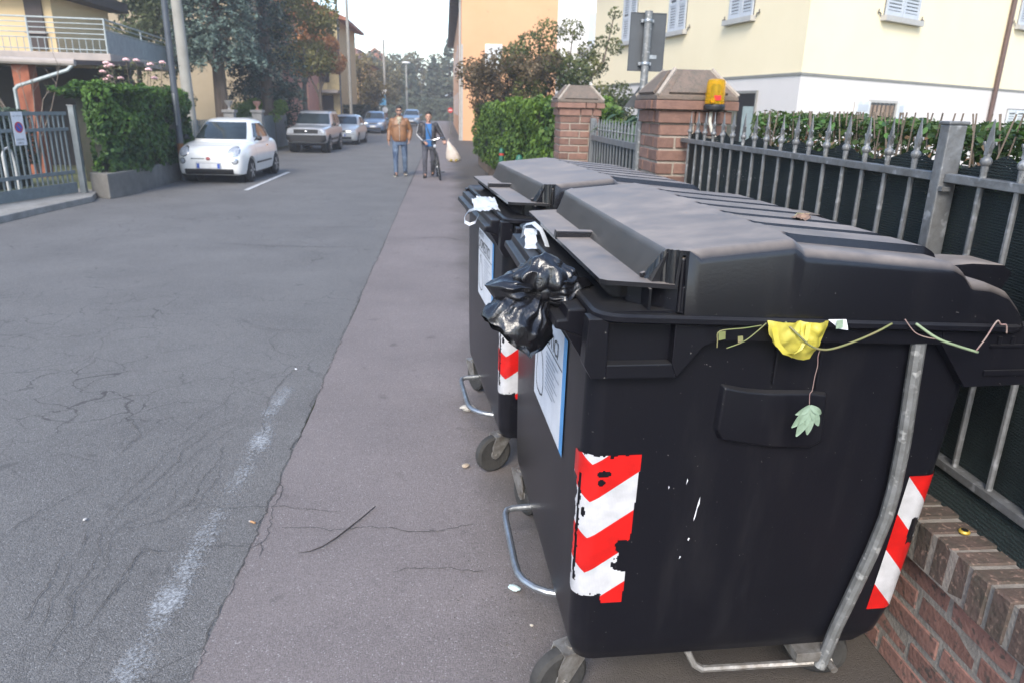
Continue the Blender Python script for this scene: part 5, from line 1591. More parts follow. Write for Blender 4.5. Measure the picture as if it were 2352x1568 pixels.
for q in (A_, A_.lerp(B_, .33), A_.lerp(B_, .66), B_, B_.lerp(C_, .5), C_):
    mb = MB(); mb.tube([(q.x, q.y, 2.9), (q.x, q.y, 3.74)], .024, 6); mb.build('railing_post', M_rail, LHs, world=True)
mb = MB(); mb.prism([(B_.x + .02, B_.y), (C_.x + .02, C_.y), (C_.x - .0, C_.y), (B_.x, B_.y)], lambda a, b: (a, b, 2.92), lambda a, b: (a, b, 3.45)); mb.build('balcony_screen', mat('grey_screen', (.26, .29, .30), .6), LHs, world=True)
# porch: dark underside, canopy with gutter, brick column, downpipe
PO = empty('porch_canopy', (-9.6, 18.6, 0), label='low canopy with a white gutter and downpipe under the balcony', cat='canopy')
mb = MB(); mb.prism([(-16, 17.6), (-8.2, 18.0), (-8.2, 22), (-16, 22)], lambda a, b: (a, b, 2.50 + (b - 18) * .04), lambda a, b: (a, b, 2.60 + (b - 18) * .04)); mb.build('roof', mat('brown_canopy', (.10, .07, .06), .8), PO, world=True)
mb = MB(); mb.tube([(-16, 17.5, 2.60), (-8.15, 17.92, 2.54)], .075, 10); mb.build('gutter', M_slab, PO, world=True)
mb = MB(); mb.tube([(-8.2, 17.92, 2.50), (-8.3, 17.85, 2.38), (-9.35, 17.75, 2.02), (-9.42, 17.75, 1.95), (-9.42, 17.75, .0)], .04, 8); mb.build('downpipe', M_rail, PO, smooth=True, world=True)
mb = MB(); mb.span((-9.55, 18.0, 0), (-9.2, 18.35, 2.5)); mb.build('brick_column', mat('porch_brick', (.30, .10, .05), .9, col2=(.22, .07, .04), scale=9), PO, world=True)
mb = MB(); mb.span((-16, 21.4, 0), (-8.4, 21.6, 2.55)); mb.build('porch_wall', mat('dark_porch_wall', (.035, .03, .03), .8), PO, world=True)
mb = MB(); mb.span((-16.2, 18.5, 0), (-16, 21.6, 2.55)); mb.build('porch_side', M_brown, PO, world=True)

q = empty('tan_house', (-11, 37, 0), label='plain tan house wall behind the balcony and spruce', cat='house')
mb = MB(); mb.span((-16, 37, 0), (-9.2, 45, 6.6)); mb.build('wall', mat('tan_render', (.36, .29, .20), .9, col2=(.31, .25, .17), scale=.8), q, world=True)
mb = MB(); mb.span((-16.5, 36.5, 6.6), (-8.8, 45.5, 6.85)); mb.build('roof', M_tile, q, world=True)
# ------------------------------------------------------------------ trees on the left
M_spruce = leafmat('blue_spruce_needles', (.045, .072, .060), (.18, .245, .205), .7)
def spruce(x, y, h, r, z0, n, label, seed, m=M_spruce, size=.15):
    T = empty('spruce_tree', (x, y, 0), label=label, cat='tree', group='trees in the left gardens')
    mb = MB(); mb.tube([(0, 0, 0), (.05, 0, h * .5), (0, 0, h)], [.26, .17, .03], 10); 
    g = np.random.default_rng(seed)
    P, N, S = [], [], []
    for k in range(n):
        z = z0 + (h - z0) * (g.uniform(0, 1) ** 1.25)
        L = r * (1 - (z - z0) / (h - z0)) ** .7 * g.uniform(.75, 1.1)
        a = g.uniform(0, 2 * math.pi)
        if k % 5 == 0: mb.tube([(0, 0, z), (math.cos(a) * L * .5, math.sin(a) * L * .5, z - .05), (math.cos(a) * L, math.sin(a) * L, z - .25 * L)], [.04, .025, .008], 5)
        sh = g.uniform(.1, .9)
        m_ = int(16 * L + 4)
        for q in range(m_):
            t = g.uniform(.25, 1) ** .7
            w = .38 * (1.1 - t)
            P.append((math.cos(a) * L * t - math.sin(a) * g.normal(0, w), math.sin(a) * L * t + math.cos(a) * g.normal(0, w), z - .28 * L * t * t - abs(g.normal(0, .12)) + .05))
            N.append((math.cos(a) * .4, math.sin(a) * .4, .8)); S.append(sh * .6 + .4 * t - .1)
    mb.build('trunk', M_bark, T, smooth=True)
    o = leaf_cloud('crown', P, N, size, m, T, seed, aspect=.5, spread=.55, shade=np.array(S), droop=.5); tag(o, kind='stuff')
    return T
spruce(-7.95, 28.0, 13.0, 1.75, 3.3, 1250, 'big blue spruce with a bare lower trunk behind the white car', 51)
spruce(-6.9, 30.5, 12.5, 1.7, 2.3, 480, 'dark spruce to the right of the big blue spruce', 52, leafmat('dark_spruce_needles', (.02, .035, .03), (.07, .10, .08)))
M_aut = leafmat('autumn_orange_leaf', (.26, .12, .045), (.52, .25, .10))
M_ygr = leafmat('yellow_green_leaf', (.10, .10, .03), (.27, .23, .075))
g = random.Random(5)
cl = [(g.uniform(-1.3, 1.2), g.uniform(-1.2, 1.2), g.uniform(3.4, 8.2), g.uniform(.40, .7)) for _ in range(42)]
small_tree('autumn_tree', -6.0, 33.5, 'yellowing tree between the spruce and the rust coloured tree', [([(0, 0, 0), (0, 0, 2), (.1, 0, 4)], .14, .06), ([(0, 0, 2), (-.8, 0, 3.6), (-1.2, 0, 5)], .06, .02), ([(0, 0, 2.4), (.7, 0, 4)], .05, .02)], cl, 9000, .16, M_ygr, 61, grp='trees in the left gardens')
cl = [(g.uniform(-1.2, .75), g.uniform(-1.2, 1.2), 3.3 + abs(g.gauss(1.6, 1.5)), g.uniform(.32, .6)) for _ in range(36)]
small_tree('autumn_tree', -6.2, 39.0, 'rust coloured autumn tree in front of the pink house', [([(0, 0, 0), (0, 0, 2.2), (.1, 0, 4.4)], .11, .05), ([(0, 0, 2), (-.7, 0, 3.6), (-1.0, 0, 5)], .05, .02), ([(0, 0, 2.4), (.7, 0, 4)], .05, .02)], cl, 6500, .18, M_aut, 63, grp='trees in the left gardens')
cl = [(g.uniform(-2.5, 2.2), g.uniform(-1.2, 1.2), g.uniform(3.2, 6.2), g.uniform(.5, .9)) for _ in range(34)]
small_tree('garden_tree', -11.6, 30.5, 'leafy green tree behind the balcony', [([(0, 0, 0), (0, 0, 2.4), (.1, 0, 4.4)], .16, .05), ([(0, 0, 2), (-1, 0, 3.6), (-1.4, 0, 5)], .07, .02)], cl, 9000, .17, leafmat('mixed_green_leaf', (.05, .07, .03), (.16, .18, .08)), 65, grp='trees in the left gardens')
cl = [(g.uniform(-1.3, 1.3), g.uniform(-1, 1), g.uniform(.6, 2.3), g.uniform(.4, .6)) for _ in range(18)]
small_tree('dark_bush', -6.9, 33.2, 'rounded dark green bush above the silver off road car', [([(0, 0, 0), (0, 0, 1.2)], .08, .04)], cl, 6000, .11, leafmat('dark_bush_leaf', (.012, .03, .022), (.04, .07, .045)), 67, cat='bush')
cl = [(g.uniform(-.9, .9), g.uniform(-.5, .5), g.uniform(1.2, 1.75), g.uniform(.25, .4)) for _ in range(14)]
small_tree('green_shrub', -7.2, 30.5, 'bright green clipped shrub above the grey solid gate', [([(0, 0, 0), (0, 0, 1.2)], .05, .03)], cl, 4500, .09, leafmat('bright_shrub_leaf', (.07, .14, .02), (.16, .26, .05)), 69, cat='bush')
cl = [(g.uniform(-.8, .8), g.uniform(-.5, .5), g.uniform(.6, 1.9), g.uniform(.25, .45)) for _ in range(14)]
small_tree('garden_shrub', -8.9, 26.0, 'mottled brown shrub below the big blue spruce', [([(0, 0, 0), (0, 0, 1.2)], .05, .03)], cl, 3500, .10, M_olive, 70, cat='bush')

# garden walls and pillars beyond the white car
M_stone = mat('grey_stone_pillar', (.28, .275, .27), .9, col2=(.21, .205, .20), scale=6, bump=.2)
for k, (x, y) in enumerate(((-7.55, 27.5), (-6.85, 28.6))):
    q = empty('garden_pillar', (x, y, 0), label=('left' if k == 0 else 'right') + ' grey gate pillar with a vase behind the white car', cat='pillar', group='grey garden pillars')
    mb = MB(); mb.span((-.17, -.17, 0), (.17, .17, 1.42)); mb.build('shaft', M_stone, q)
    mb = MB(); mb.span((-.22, -.22, 1.42), (.22, .22, 1.52)); mb.build('cap', M_stone, q, bevel=.02)
    mb = MB(); mb.lathe((0, 0, 1.52), [(.08, 0), (.04, .05), (.05, .12), (.13, .22), (.15, .30), (.10, .31)], 12); mb.build('vase', M_stone if k == 0 else mat('pink_vase', (.40, .22, .18), .8), q, smooth=True)
q = empty('garden_gate', (-6.5, 30.5, 0), label='solid grey metal gate between white car and silver off road car', cat='gate')
for k in range(5):
    mb = MB(); mb.prism([(-6.72 + k * .0, 28.8 + k * .78), (-6.72, 29.56 + k * .78), (-6.66, 29.56 + k * .78), (-6.66, 28.8 + k * .78)], lambda a, b: (a, b, .08), lambda a, b: (a, b, 1.32)); mb.build('panel', M_gategrey, q, world=True)
q = empty('garden_fence', (-6.7, 26, 0), label='low grey fence between the ivy hedge and the garden pillars', cat='fence')
mb = MB(); mb.span((-6.75, 20.4, 0), (-6.62, 27.3, .5)); mb.build('base', M_conc, q, world=True)
for k in range(36):
    mb = MB(); mb.span((-6.70, 20.4 + k * .19, .5), (-6.67, 20.45 + k * .19, 1.3)); mb.build('paling', M_gategrey, q, world=True)

# ------------------------------------------------------------------ far houses on the left
M_pinkw = mat('salmon_render', (.52, .28, .22), .9, col2=(.46, .25, .20), scale=.7)
q = empty('pink_house', (-9.5, 47, 0), label='salmon pink house behind the rust coloured tree', cat='house')
mb = MB(); mb.span((-16, 46, 0), (-8.0, 56, 6.3)); mb.build('wall', M_pinkw, q, world=True)
mb = MB(); mb.prism([(-16.5, 6.3), (-11.5, 8.6), (-7.6, 6.9), (-7.6, 6.6), (-16.5, 6.1)], lambda a, b: (a, 45.5, b), lambda a, b: (a, 56.5, b)); mb.build('roof', M_tile, q, world=True)
for x in (-9.2, -11.2):
    mb = MB(); mb.span((x, 45.95, 3.6), (x + .9, 45.995, 5.0)); mb.build('window', M_brown, q, world=True)
q = empty('corner_house', (-7.0, 52, 0), label='yellow corner house with a dark gable and red roof', cat='house')
M_fyel = mat('pale_yellow_render', (.62, .50, .27), .9)
mb = MB(); mb.span((-8.0, 50.5, 0), (-6.75, 60, 7.0)); mb.build('wall', M_fyel, q, world=True)
mb = MB(); mb.prism([(-9.0, 8.3), (-8.0, 7.75), (-6.1, 6.95), (-6.1, 6.75), (-9.0, 7.4)], lambda a, b: (a, 50.0, b), lambda a, b: (a, 60.5, b)); mb.build('roof', M_tile, q, world=True)
mb = MB(); mb.prism([(-7.55, 4.9), (-6.70, 4.9), (-7.3, 7.0)], lambda a, b: (a, 49.2, b), lambda a, b: (a, 50.45, b)); mb.build('gable_hood', mat('dark_slate', (.06, .06, .065), .7), q, world=True)
mb = MB(); mb.span((-8.6, 49.3, 2.45), (-6.75, 50.48, 2.62)); mb.build('balcony_slab', M_slab, q, world=True)
mb = MB(); mb.span((-8.6, 49.28, 2.62), (-7.4, 49.34, 3.0)); mb.build('balcony_front', M_fyel, q, world=True)
mb = MB(); mb.span((-8.0, 50.40, 0), (-7.2, 50.48, 2.3)); mb.build('doorway', M_brown, q, world=True)
mb = MB(); mb.span((-7.9, 50.40, 3.1), (-7.4, 50.48, 4.6)); mb.build('window', M_brown, q, world=True)
q = empty('ochre_house', (-9, 75, 0), label='distant ochre house with a low red roof on the left', cat='house')
mb = MB(); mb.span((-15, 70, 0), (-6.9, 80, 5.2)); mb.build('wall', mat('ochre_far', (.56, .36, .17), .9), q, world=True)
mb = MB(); mb.prism([(-15.4, 5.2), (-11, 6.8), (-6.5, 5.2)], lambda a, b: (a, 69.6, b), lambda a, b: (a, 80.5, b)); mb.build('roof', M_tile, q, world=True)

# trees closing the street
M_fgreen = leafmat('hazy_blue_green_leaf', (.065, .085, .06), (.14, .155, .105), .8)
M_fyg = leafmat('hazy_yellow_leaf', (.11, .10, .05), (.22, .19, .10), .8)
g = random.Random(15)
def round_tree(x, y, h, w, m, label, seed, n=4200, size=.42):
    gg_ = random.Random(seed)
    cl = [(gg_.uniform(-w, w) * .75, gg_.uniform(-w, w) * .6, h * gg_.uniform(.28, .92), w * gg_.uniform(.22, .42)) for _ in range(30)]
    return small_tree('street_tree', x, y, label, [([(0, 0, 0), (0, 0, h * .4), (.1, 0, h * .7)], .16, .06), ([(0, 0, h * .3), (-w * .4, 0, h * .6)], .07, .03), ([(0, 0, h * .35), (w * .4, 0, h * .65)], .07, .03)], cl, n, size, m, seed, grp='trees closing the street')
round_tree(-7.2, 66, 5.6, 2.3, leafmat('ochre_leaf', (.11, .085, .03), (.24, .18, .06)), 'ochre tree above the parked silver hatchback', 81, size=.26)
round_tree(-6.6, 84, 6.2, 2.4, M_fyg, 'yellowish tree behind the blue sign', 82, size=.30)
def far_conifer(x, y, h, r, label, seed):
    T = spruce(x, y, h, r, .6, 260, label, seed, M_fgreen, .42); T['group'] = 'trees closing the street'
far_conifer(-4.4, 100, 7.2, 2.4, 'hazy conifer left of the farthest pole', 91)
far_conifer(.6, 102, 10.2, 2.8, 'tallest hazy conifer at the end of the street', 92)
far_conifer(3.4, 104, 9.4, 2.8, 'hazy conifer right of the tallest one', 93)
far_conifer(-1.4, 106, 8.2, 2.6, 'hazy conifer behind the two walkers', 94)
round_tree(6.3, 100, 8.6, 3.0, leafmat('hazy_brown_leaf', (.10, .085, .07), (.17, .145, .11)), 'brownish hazy tree beside the orange house eaves', 95, size=.4)
round_tree(-3.0, 112, 8.8, 3.4, M_fyg, 'pale hazy tree behind the farthest pole', 96, size=.45)
round_tree(-8.2, 108, 8.5, 3.2, leafmat('hazy_olive', (.09, .095, .055), (.18, .17, .10)), 'hazy olive tree far left of the street end', 97, size=.45)
# dark low hedge line under the far trees
q = empty('far_hedge', (0, 96, 0), label='long dark hedge across the end of the street', cat='hedge')
P, N, S = hedge_points([(-8, 96), (6, 97)], 0, 2.6, 2.0, 7000, 99, outside=1, bulge=.5)
o = leaf_cloud('foliage', offset_obj_local(P, q), N, .35, M_fgreen, q, 9, shade=S - .2); tag(o, kind='stuff')
hedge_core('inner_twigs', [(-8, 96), (6, 97)], 0, 2.4, 2.0, M_core, q, 1, .3)
q = empty('kerb_hedge', (-6.9, 57, 0), label='dark low hedge at the left kerb beyond the silver hatchback', cat='hedge')
path = [(-6.3, 51.5), (-6.2, 72)]
P, N, S = hedge_points(path, 0, 1.7, 1.0, 7000, 98, outside=1, bulge=.25)
o = leaf_cloud('foliage', offset_obj_local(P, q), N, .2, leafmat('kerb_hedge_leaf', (.02, .035, .025), (.06, .085, .05)), q, 9, shade=S - .2); tag(o, kind='stuff')
hedge_core('inner_twigs', path, 0, 1.6, 1.0, M_core, q, 1, .15)
# town beyond
for k, (x0, x1, y, h, mm) in enumerate(((-26, -13, 118, 9.5, M_pinkw), (-13, -8.4, 122, 8.0, M_white), (7.5, 20, 120, 9.0, M_lyel))):
    q = empty('distant_house', ((x0 + x1) / 2, y, 0), label=['distant salmon house far left beyond the trees', 'distant white house left of the street end', 'distant ochre house behind the orange house'][k], cat='house', group='houses beyond the street end')
    mb = MB(); mb.span((x0, y, 0), (x1, y + 10, h)); mb.build('wall', mm, q, world=True)
    mb = MB(); mb.prism([(x0 - .5, h), ((x0 + x1) / 2, h + 2.2), (x1 + .5, h)], lambda a, b: (a, y - .5, b), lambda a, b: (a, y + 10.5, b)); mb.build('roof', M_tile, q, world=True)

# signs on the far pavement
q = empty('no_entry_sign', (.38, 51, 0), label='round red no entry sign on the far right pavement', cat='sign')
mb = MB(); mb.tube([(0, 0, 0), (0, 0, 1.75)], .035, 8); mb.build('post', M_galv_dull, q)
mb = MB(); mb.lathe((0, -.04, 1.55), [(.01, -.01), (.17, -.01), (.17, 0), (.01, 0)], 20, 'Y'); mb.build('disc', M_sred, q)
mb = MB(); mb.span((-.12, -.062, 1.525), (.12, -.056, 1.575)); mb.build('bar', M_white, q)
q = empty('direction_sign', (-5.95, 70, 0), label='tall blue sign with a white disc on the left kerb far away', cat='sign')
mb = MB(); mb.tube([(0, 0, 0), (0, 0, 2.9)], .04, 8); mb.build('post', M_galv_dull, q)
mb = MB(); mb.span((.08, -.06, 1.75), (.65, -.03, 2.65)); mb.build('blue_panel', mat('sign_sky_blue', (.12, .38, .62), .5), q)
for z in (2.95, 1.35):
    mb = MB(); mb.lathe((.55, -.05, z), [(.01, -.01), (.26, -.01), (.26, 0), (.01, 0)], 18, 'Y'); mb.build('white_disc', M_white, q)
mb = MB(); mb.span((.05, -.06, .35), (.75, -.03, 1.05)); mb.build('red_panel', mat('dark_red_panel', (.22, .05, .05), .5), q)

# ------------------------------------------------------------------ cars
from mathutils.bvhtree import BVHTree


def carpaint(name, c, rough=.28, metal=0.0):
    return mat(name, c, rough, metal, col2=tuple(x * .94 for x in c), scale=2, coat=.6)


M_cglass = mat('car_glass', (.018, .024, .028), .06, spec=.5, col2=(.03, .04, .045), scale=2.5)
M_tyre = mat('tyre_rubber', (.015, .015, .016), .85)
M_hubcap = mat('silver_hubcap', (.42, .43, .44), .35, .7)
M_trim = mat('black_car_trim', (.012, .012, .013), .5)
M_chrome = mat('chrome_trim', (.65, .66, .67), .15, 1.0)
M_lamp = mat('headlamp_glass', (.55, .57, .60), .10, .3, col2=(.28, .30, .33), scale=25)
M_plate = mat('plate_white', (.68, .69, .70), .5)
M_amber = mat('amber_indicator', (.55, .12, .03), .3)


def smooth_interp(y, ys, vs):
    """monotone-ish cubic through stations"""
    return float(np.interp(y, ys, vs))


def bool_cut(me, cutters):
    """subtract cylinders from a mesh, return a new mesh"""
    o = bpy.data.objects.new('tmp_body', me); COL.objects.link(o)
    tmp = []
    for c in cutters:
        co = bpy.data.objects.new('tmp_cut', c); COL.objects.link(co); tmp.append(co)
        md = o.modifiers.new('b', 'BOOLEAN'); md.operation = 'DIFFERENCE'; md.object = co; md.solver = 'EXACT'
    bpy.context.view_layer.update()
    out = bpy.data.meshes.new_from_object(o.evaluated_get(bpy.context.evaluated_depsgraph_get()))
    for x in tmp + [o]: bpy.data.objects.remove(x)
    return out


def make_car(name, label, loc, rz, sc, st, gh, paint, wheels, wr, ww=.19, expo=3.2, n_len=46, trim=None, detail=None, group='cars parked on the left'):
    root = empty(name, loc, rz, label, 'car', group)
    root.scale = (sc, sc, sc)
    ys, W, B, T = st
    ys_d = []
    L = ys[-1]
    for i in range(n_len + 1):
        t = i / n_len; t = .5 - .5 * math.cos(math.pi * t)
        ys_d.append(ys[0] + (L - ys[0]) * t)
    rings = []
    for y in ys_d:
        w, b, t = (float(np.interp(y, ys, a)) for a in (W, B, T))
        h = t - b
        half = [(0, b), (w * .80, b), (w * .94, b + .05 * h), (w * .985, b + .22 * h), (w, b + .48 * h), (w * .985, b + .70 * h), (w * .945, b + .86 * h), (w * .86, b + .955 * h), (w * .68, b + .99 * h), (w * .35, t + .012), (0, t + .018)]
        ring = [(x, y, z) for x, z in half] + [(-x, y, z) for x, z in half[-2:0:-1]]
        rings.append(ring)
    mb = MB(); mb.loft(rings)
    me = mb.mesh('body')
    cut = []
    wy, hw = wheels
    for y in wy:
        for s in (-1, 1):
            c = MB(); c.lathe((s * hw, y, wr), [(wr * 1.17, -.26), (wr * 1.17, .26)], 28, 'X'); cut.append(c.mesh('cut'))
    me = bool_cut(me, cut)
    me.materials.clear(); me.materials.append(paint)
    me.polygons.foreach_set('use_smooth', [True] * len(me.polygons)); me.set_sharp_from_angle(angle=R(38))
    body = bpy.data.objects.new('body', me); link(body, root)
    bm = bmesh.new(); bm.from_mesh(me); bvh = BVHTree.FromBMesh(bm); bm.free()
    # cabin: rings of super-ellipses; gh rows: z, y_front, y_rear, half width
    zs = [r[0] for r in gh]
    def ring_pt(th, z, off=0.0):
        yf, yr, b = (float(np.interp(z, zs, [r[k] for r in gh])) for k in (1, 2, 3))
        a = (yr - yf) / 2; cy = (yr + yf) / 2
        c, s = math.cos(th), math.sin(th)
        r = 1 / (abs(c) ** expo + abs(s) ** expo) ** (1 / expo)
        return Vector(((b + off) * c * r, cy + (a + off) * s * r, z))
    mb = MB()
    zz = list(np.linspace(zs[0], zs[-2], 9)) + [zs[-2] + (zs[-1] - zs[-2]) * k / 4 for k in (1, 2, 3, 4)]
    mb.loft([[ring_pt(2 * math.pi * k / 48, z) for k in range(48)] for z in zz])
    cabin = mb.build('cabin', paint, root, smooth=True, angle=50)
    def pane(pname, th0, th1, z0, z1, n=10, m_=6, mm=M_cglass, off=.008, skew=0.0):
        V, F = [], []
        for j in range(m_ + 1):
            z = z0 + (z1 - z0) * j / m_
            for i in range(n + 1):
                th = th0 + (th1 - th0) * i / n
                V.append(tuple(ring_pt(th + skew * (j / m_ - .5), z, off)))
        for j in range(m_):
            for i in range(n):
                a = j * (n + 1) + i; F.append((a, a + 1, a + n + 2, a + n + 1))
        return np_mesh(pname, V, F, mm, root, smooth=True)
    def front(pname, x0, x1, z0, z1, mm, off=.006, n=10, k=4, disc=False, parent=root, axis='y'):
        """patch laid on the body, projected from the front"""
        V, F = [], []
        def hit(x, z):
            if axis == 'y':
                h = bvh.ray_cast(Vector((x, -3, z)), Vector((0, 1, 0)))
                return (h[0] + Vector((0, -off, 0)) + (h[1] * off * .5 if h[1] else Vector())) if h[0] else Vector((x, .3, z))
            s = 1 if axis == 'x' else -1
            h = bvh.ray_cast(Vector((s * 3, x, z)), Vector((-s, 0, 0)))
            return (h[0] + Vector((s * off, 0, 0))) if h[0] else Vector((s * .6, x, z))
        if disc:
            cx, cz, rx, rz_ = (x0 + x1) / 2, (z0 + z1) / 2, (x1 - x0) / 2, (z1 - z0) / 2
            c = hit(cx, cz) + Vector((0, -.012, 0)); V.append(tuple(c))
            for q in (1, 2, 3):
                for i in range(18):
                    a = 2 * math.pi * i / 18; p = hit(cx + rx * q / 3 * math.cos(a), cz + rz_ * q / 3 * math.sin(a))
                    V.append(tuple(p + Vector((0, -.012 * (1 - (q / 3) ** 2), 0))))
            F3 = [(0, 1 + i, 1 + (i + 1) % 18, 1 + (i + 1) % 18) for i in range(18)]
            mb = MB(); mb.raw(V, [(0, 1 + i, 1 + (i + 1) % 18) for i in range(18)] + [(1 + 18 * q + i, 1 + 18 * (q + 1) + i, 1 + 18 * (q + 1) + (i + 1) % 18, 1 + 18 * q + (i + 1) % 18) for q in range(2) for i in range(18)])
            return mb.build(pname, mm, parent, smooth='all')
        for j in range(k + 1):
            for i in range(n + 1):
                V.append(tuple(hit(x0 + (x1 - x0) * i / n, z0 + (z1 - z0) * j / k)))
        for j in range(k):
            for i in range(n):
                a = j * (n + 1) + i; F.append((a, a + 1, a + n + 2, a + n + 1))
        return np_mesh(pname, V, F, mm, parent, smooth=True)
    # wheels
    for y in wy:
        for s in (-1, 1):
            w_ = bpy.data.objects.new('wheel', None); w_.location = (s * (hw - .005), y, wr); link(w_, root); w_.empty_display_size = .1
            mb = MB(); mb.lathe((0, 0, 0), [(wr * .62, -ww / 2), (wr * .93, -ww / 2), (wr, -ww * .36), (wr, ww * .36), (wr * .93, ww / 2), (wr * .62, ww / 2)], 28, 'X'); mb.build('tyre', M_tyre, w_, smooth=True)
            mb = MB(); mb.lathe((0, 0, 0), [(wr * .1, s * ww * .50), (wr * .30, s * ww * .46), (wr * .58, s * ww * .42), (wr * .64, s * ww * .5), (wr * .64, s * ww * .2)], 24, 'X')
            for k in range(6):
                a = k * math.pi / 3; mb.box((s * ww * .49, math.cos(a) * wr * .38, math.sin(a) * wr * .38), (.012, .05, wr * .5), rx=a - math.pi / 2)
            mb.build('hubcap', M_hubcap, w_, smooth=True)
            mb = MB(); mb.lathe((0, 0, 0), [(wr * 1.15, -s * .24), (wr * 1.15, -s * .02), (wr * .3, -s * .02)], 24, 'X'); mb.build('wheel_arch_liner', M_trim, w_)
    if detail: detail(root, pane, front, ring_pt)
    return root


def mirror_part(root, x, y, z, m):
    for s in (-1, 1):
        mb = MB(); mb.ball((s * x, y, z), (.085, .05, .062), 10, 7); mb.tube([(s * (x - .12), y + .03, z - .05), (s * x, y, z)], .02, 6); mb.build('mirror', m, root, smooth='all')


def plate(root, front, z, text, x=0.0, w=.27):
    front('plate_frame', x - w - .02, x + w + .02, z - .068, z + .068, M_greyink, off=.014)
    p = front('number_plate', x - w, x + w, z - .055, z + .055, M_plate, off=.018)
    for s in (-1, 1):
        a = x + s * (w - .035)
        front('plate_band', a - .03, a + .03, z - .053, z + .053, M_sblue, off=.021, n=2, k=2)
    return p


# small white city car -------------------------------------------------
def d500(root, pane, front, rp):
    hp = math.pi / 2
    pane('windscreen', -hp - .80, -hp + .80, 1.00, 1.385, 16, 8)
    for s in (0, 1):
        f = (lambda a: a) if s == 0 else (lambda a: math.pi - a)
        pane('side_window', f(-.56), f(.33), 1.03, 1.36, 12, 6)
        pane('quarter_window', f(.40), f(.72), 1.05, 1.33, 6, 5)
    pane('rear_window', hp - .7, hp + .7, 1.05, 1.34, 10, 5)
    for s in (-1, 1):
        front('headlamp_ring', s * .575 - .128, s * .575 + .128, .615, .855, M_chrome, .004, disc=True)
        front('headlamp', s * .575 - .110, s * .575 + .110, .632, .838, M_lamp, .016, disc=True)
        front('side_lamp_ring', s * .60 - .075, s * .60 + .075, .455, .60, M_chrome, .004, disc=True)
        front('side_lamp', s * .60 - .058, s * .60 + .058, .472, .583, M_lamp, .014, disc=True)
        front('chrome_bar', s * .09, s * .40, .575, .590, M_chrome, .010, k=1)
    front('badge', -.05, .05, .545, .625, mat('red_badge', (.30, .05, .05), .3), .012, disc=True)
    front('lower_grille', -.56, .56, .225, .345, M_trim, .012, n=20)
    front('grille_edge', -.55, .55, .335, .350, M_chrome, .009, n=20, k=1)
    front('bonnet_seam', -.62, .62, .862, .867, M_greyink, .003, n=20, k=1)
    front('front_air_slot', -.30, .30, .505, .512, M_greyink, .004, n=12, k=1)
    plate(root, front, .42, '')
    mirror_part(root, .89, 1.15, 1.02, M_trim)
    mb = MB(); mb.span((-.70, .55, .17), (.70, 3.1, .25)); mb.build('underside', M_trim, root)
    for s in (-1, 1):
        front('door_seam', 1.13, 1.14, .35, .94, M_greyink, .004, n=1, k=6, axis='x' if s > 0 else '-x')
        front('door_seam', 2.36, 2.37, .45, .96, M_greyink, .004, n=1, k=6, axis='x' if s > 0 else '-x')
        front('door_handle', 2.10, 2.28, .80, .83, M_chrome, .02, n=3, k=1, axis='x' if s > 0 else '-x')
        front('side_moulding', 1.0, 2.5, .42, .46, M_trim, .012, n=10, k=1, axis='x' if s > 0 else '-x')
    mb = MB(); mb.box((-.42, .96 + .28, 1.10), (.06, .004, .06)); mb.build('tax_disc', M_green, root)


M_wcar = carpaint('white_car_paint', (.74, .74, .72))
make_car('white_city_car', 'small white rounded city car parked beside the left ivy hedge', (-5.33, 17.35, 0), R(-2), .96,
         ([0, .03, .10, .22, .45, .80, 1.1, 1.6, 2.6, 3.0, 3.25, 3.42, 3.52, 3.56],
          [.50, .63, .715, .765, .80, .812, .814, .815, .818, .81, .79, .74, .66, .50],
          [.30, .24, .20, .185, .185, .185, .185, .185, .185, .19, .21, .24, .30, .40],
          [.56, .68, .775, .83, .885, .945, .97, .985, 1.0, 1.0, .97, .90, .80, .66]),
         [(.90, .62, 3.42, .775), (1.00, .78, 3.34, .755), (1.12, .98, 3.24, .72), (1.26, 1.22, 3.08, .665), (1.38, 1.46, 2.88, .60), (1.44, 1.68, 2.68, .53), (1.475, 1.95, 2.42, .36)],
         M_wcar, ((.72, 3.02), .715), .285, detail=d500, expo=3.0)


# silver off-road car -------------------------------------------------
def dsuv(root, pane, front, rp):
    hp = math.pi / 2
    pane('windscreen', -hp - .80, -hp + .80, 1.16, 1.58, 12, 6)
    for s in (0, 1):
        f = (lambda a: a) if s == 0 else (lambda a: math.pi - a)
        pane('side_window', f(-.48), f(-.04), 1.18, 1.56, 8, 4)
        pane('rear_side_window', f(.02), f(.60), 1.18, 1.56, 10, 4)
    front('grille', -.50, .50, .80, .96, M_trim, .010, n=16)
    front('badge', -.06, .06, .85, .91, M_chrome, .02, disc=True)
    for s in (-1, 1):
        a, b = sorted((s * .50, s * .74)); front('headlamp', a, b, .80, .96, M_lamp, .014, n=6)
        a, b = sorted((s * .52, s * .70)); front('indicator', a, b, .60, .67, M_amber, .016, n=4)
    front('bumper', -.80, .80, .46, .74, M_trim, .03, n=18)
    plate(root, front, .66, '', x=-.0)
    mirror_part(root, .93, 1.42, 1.16, M_trim)
    mb = MB(); mb.span((-.75, .5, .30), (.75, 3.9, .42)); mb.build('underside', M_trim, root)
    for s in (-1, 1):
        front('side_moulding', .9, 3.3, .50, .60, M_trim, .016, n=14, k=1, axis='x' if s > 0 else '-x')
        front('door_seam', 1.55, 1.56, .55, 1.10, M_greyink, .004, n=1, k=5, axis='x' if s > 0 else '-x')
        front('door_seam', 2.6, 2.61, .55, 1.10, M_greyink, .004, n=1, k=5, axis='x' if s > 0 else '-x')
        mb = MB(); mb.tube([(s * .62, 1.9, 1.70), (s * .62, 3.7, 1.70)], .02, 6); mb.build('roof_rail', M_trim, root)


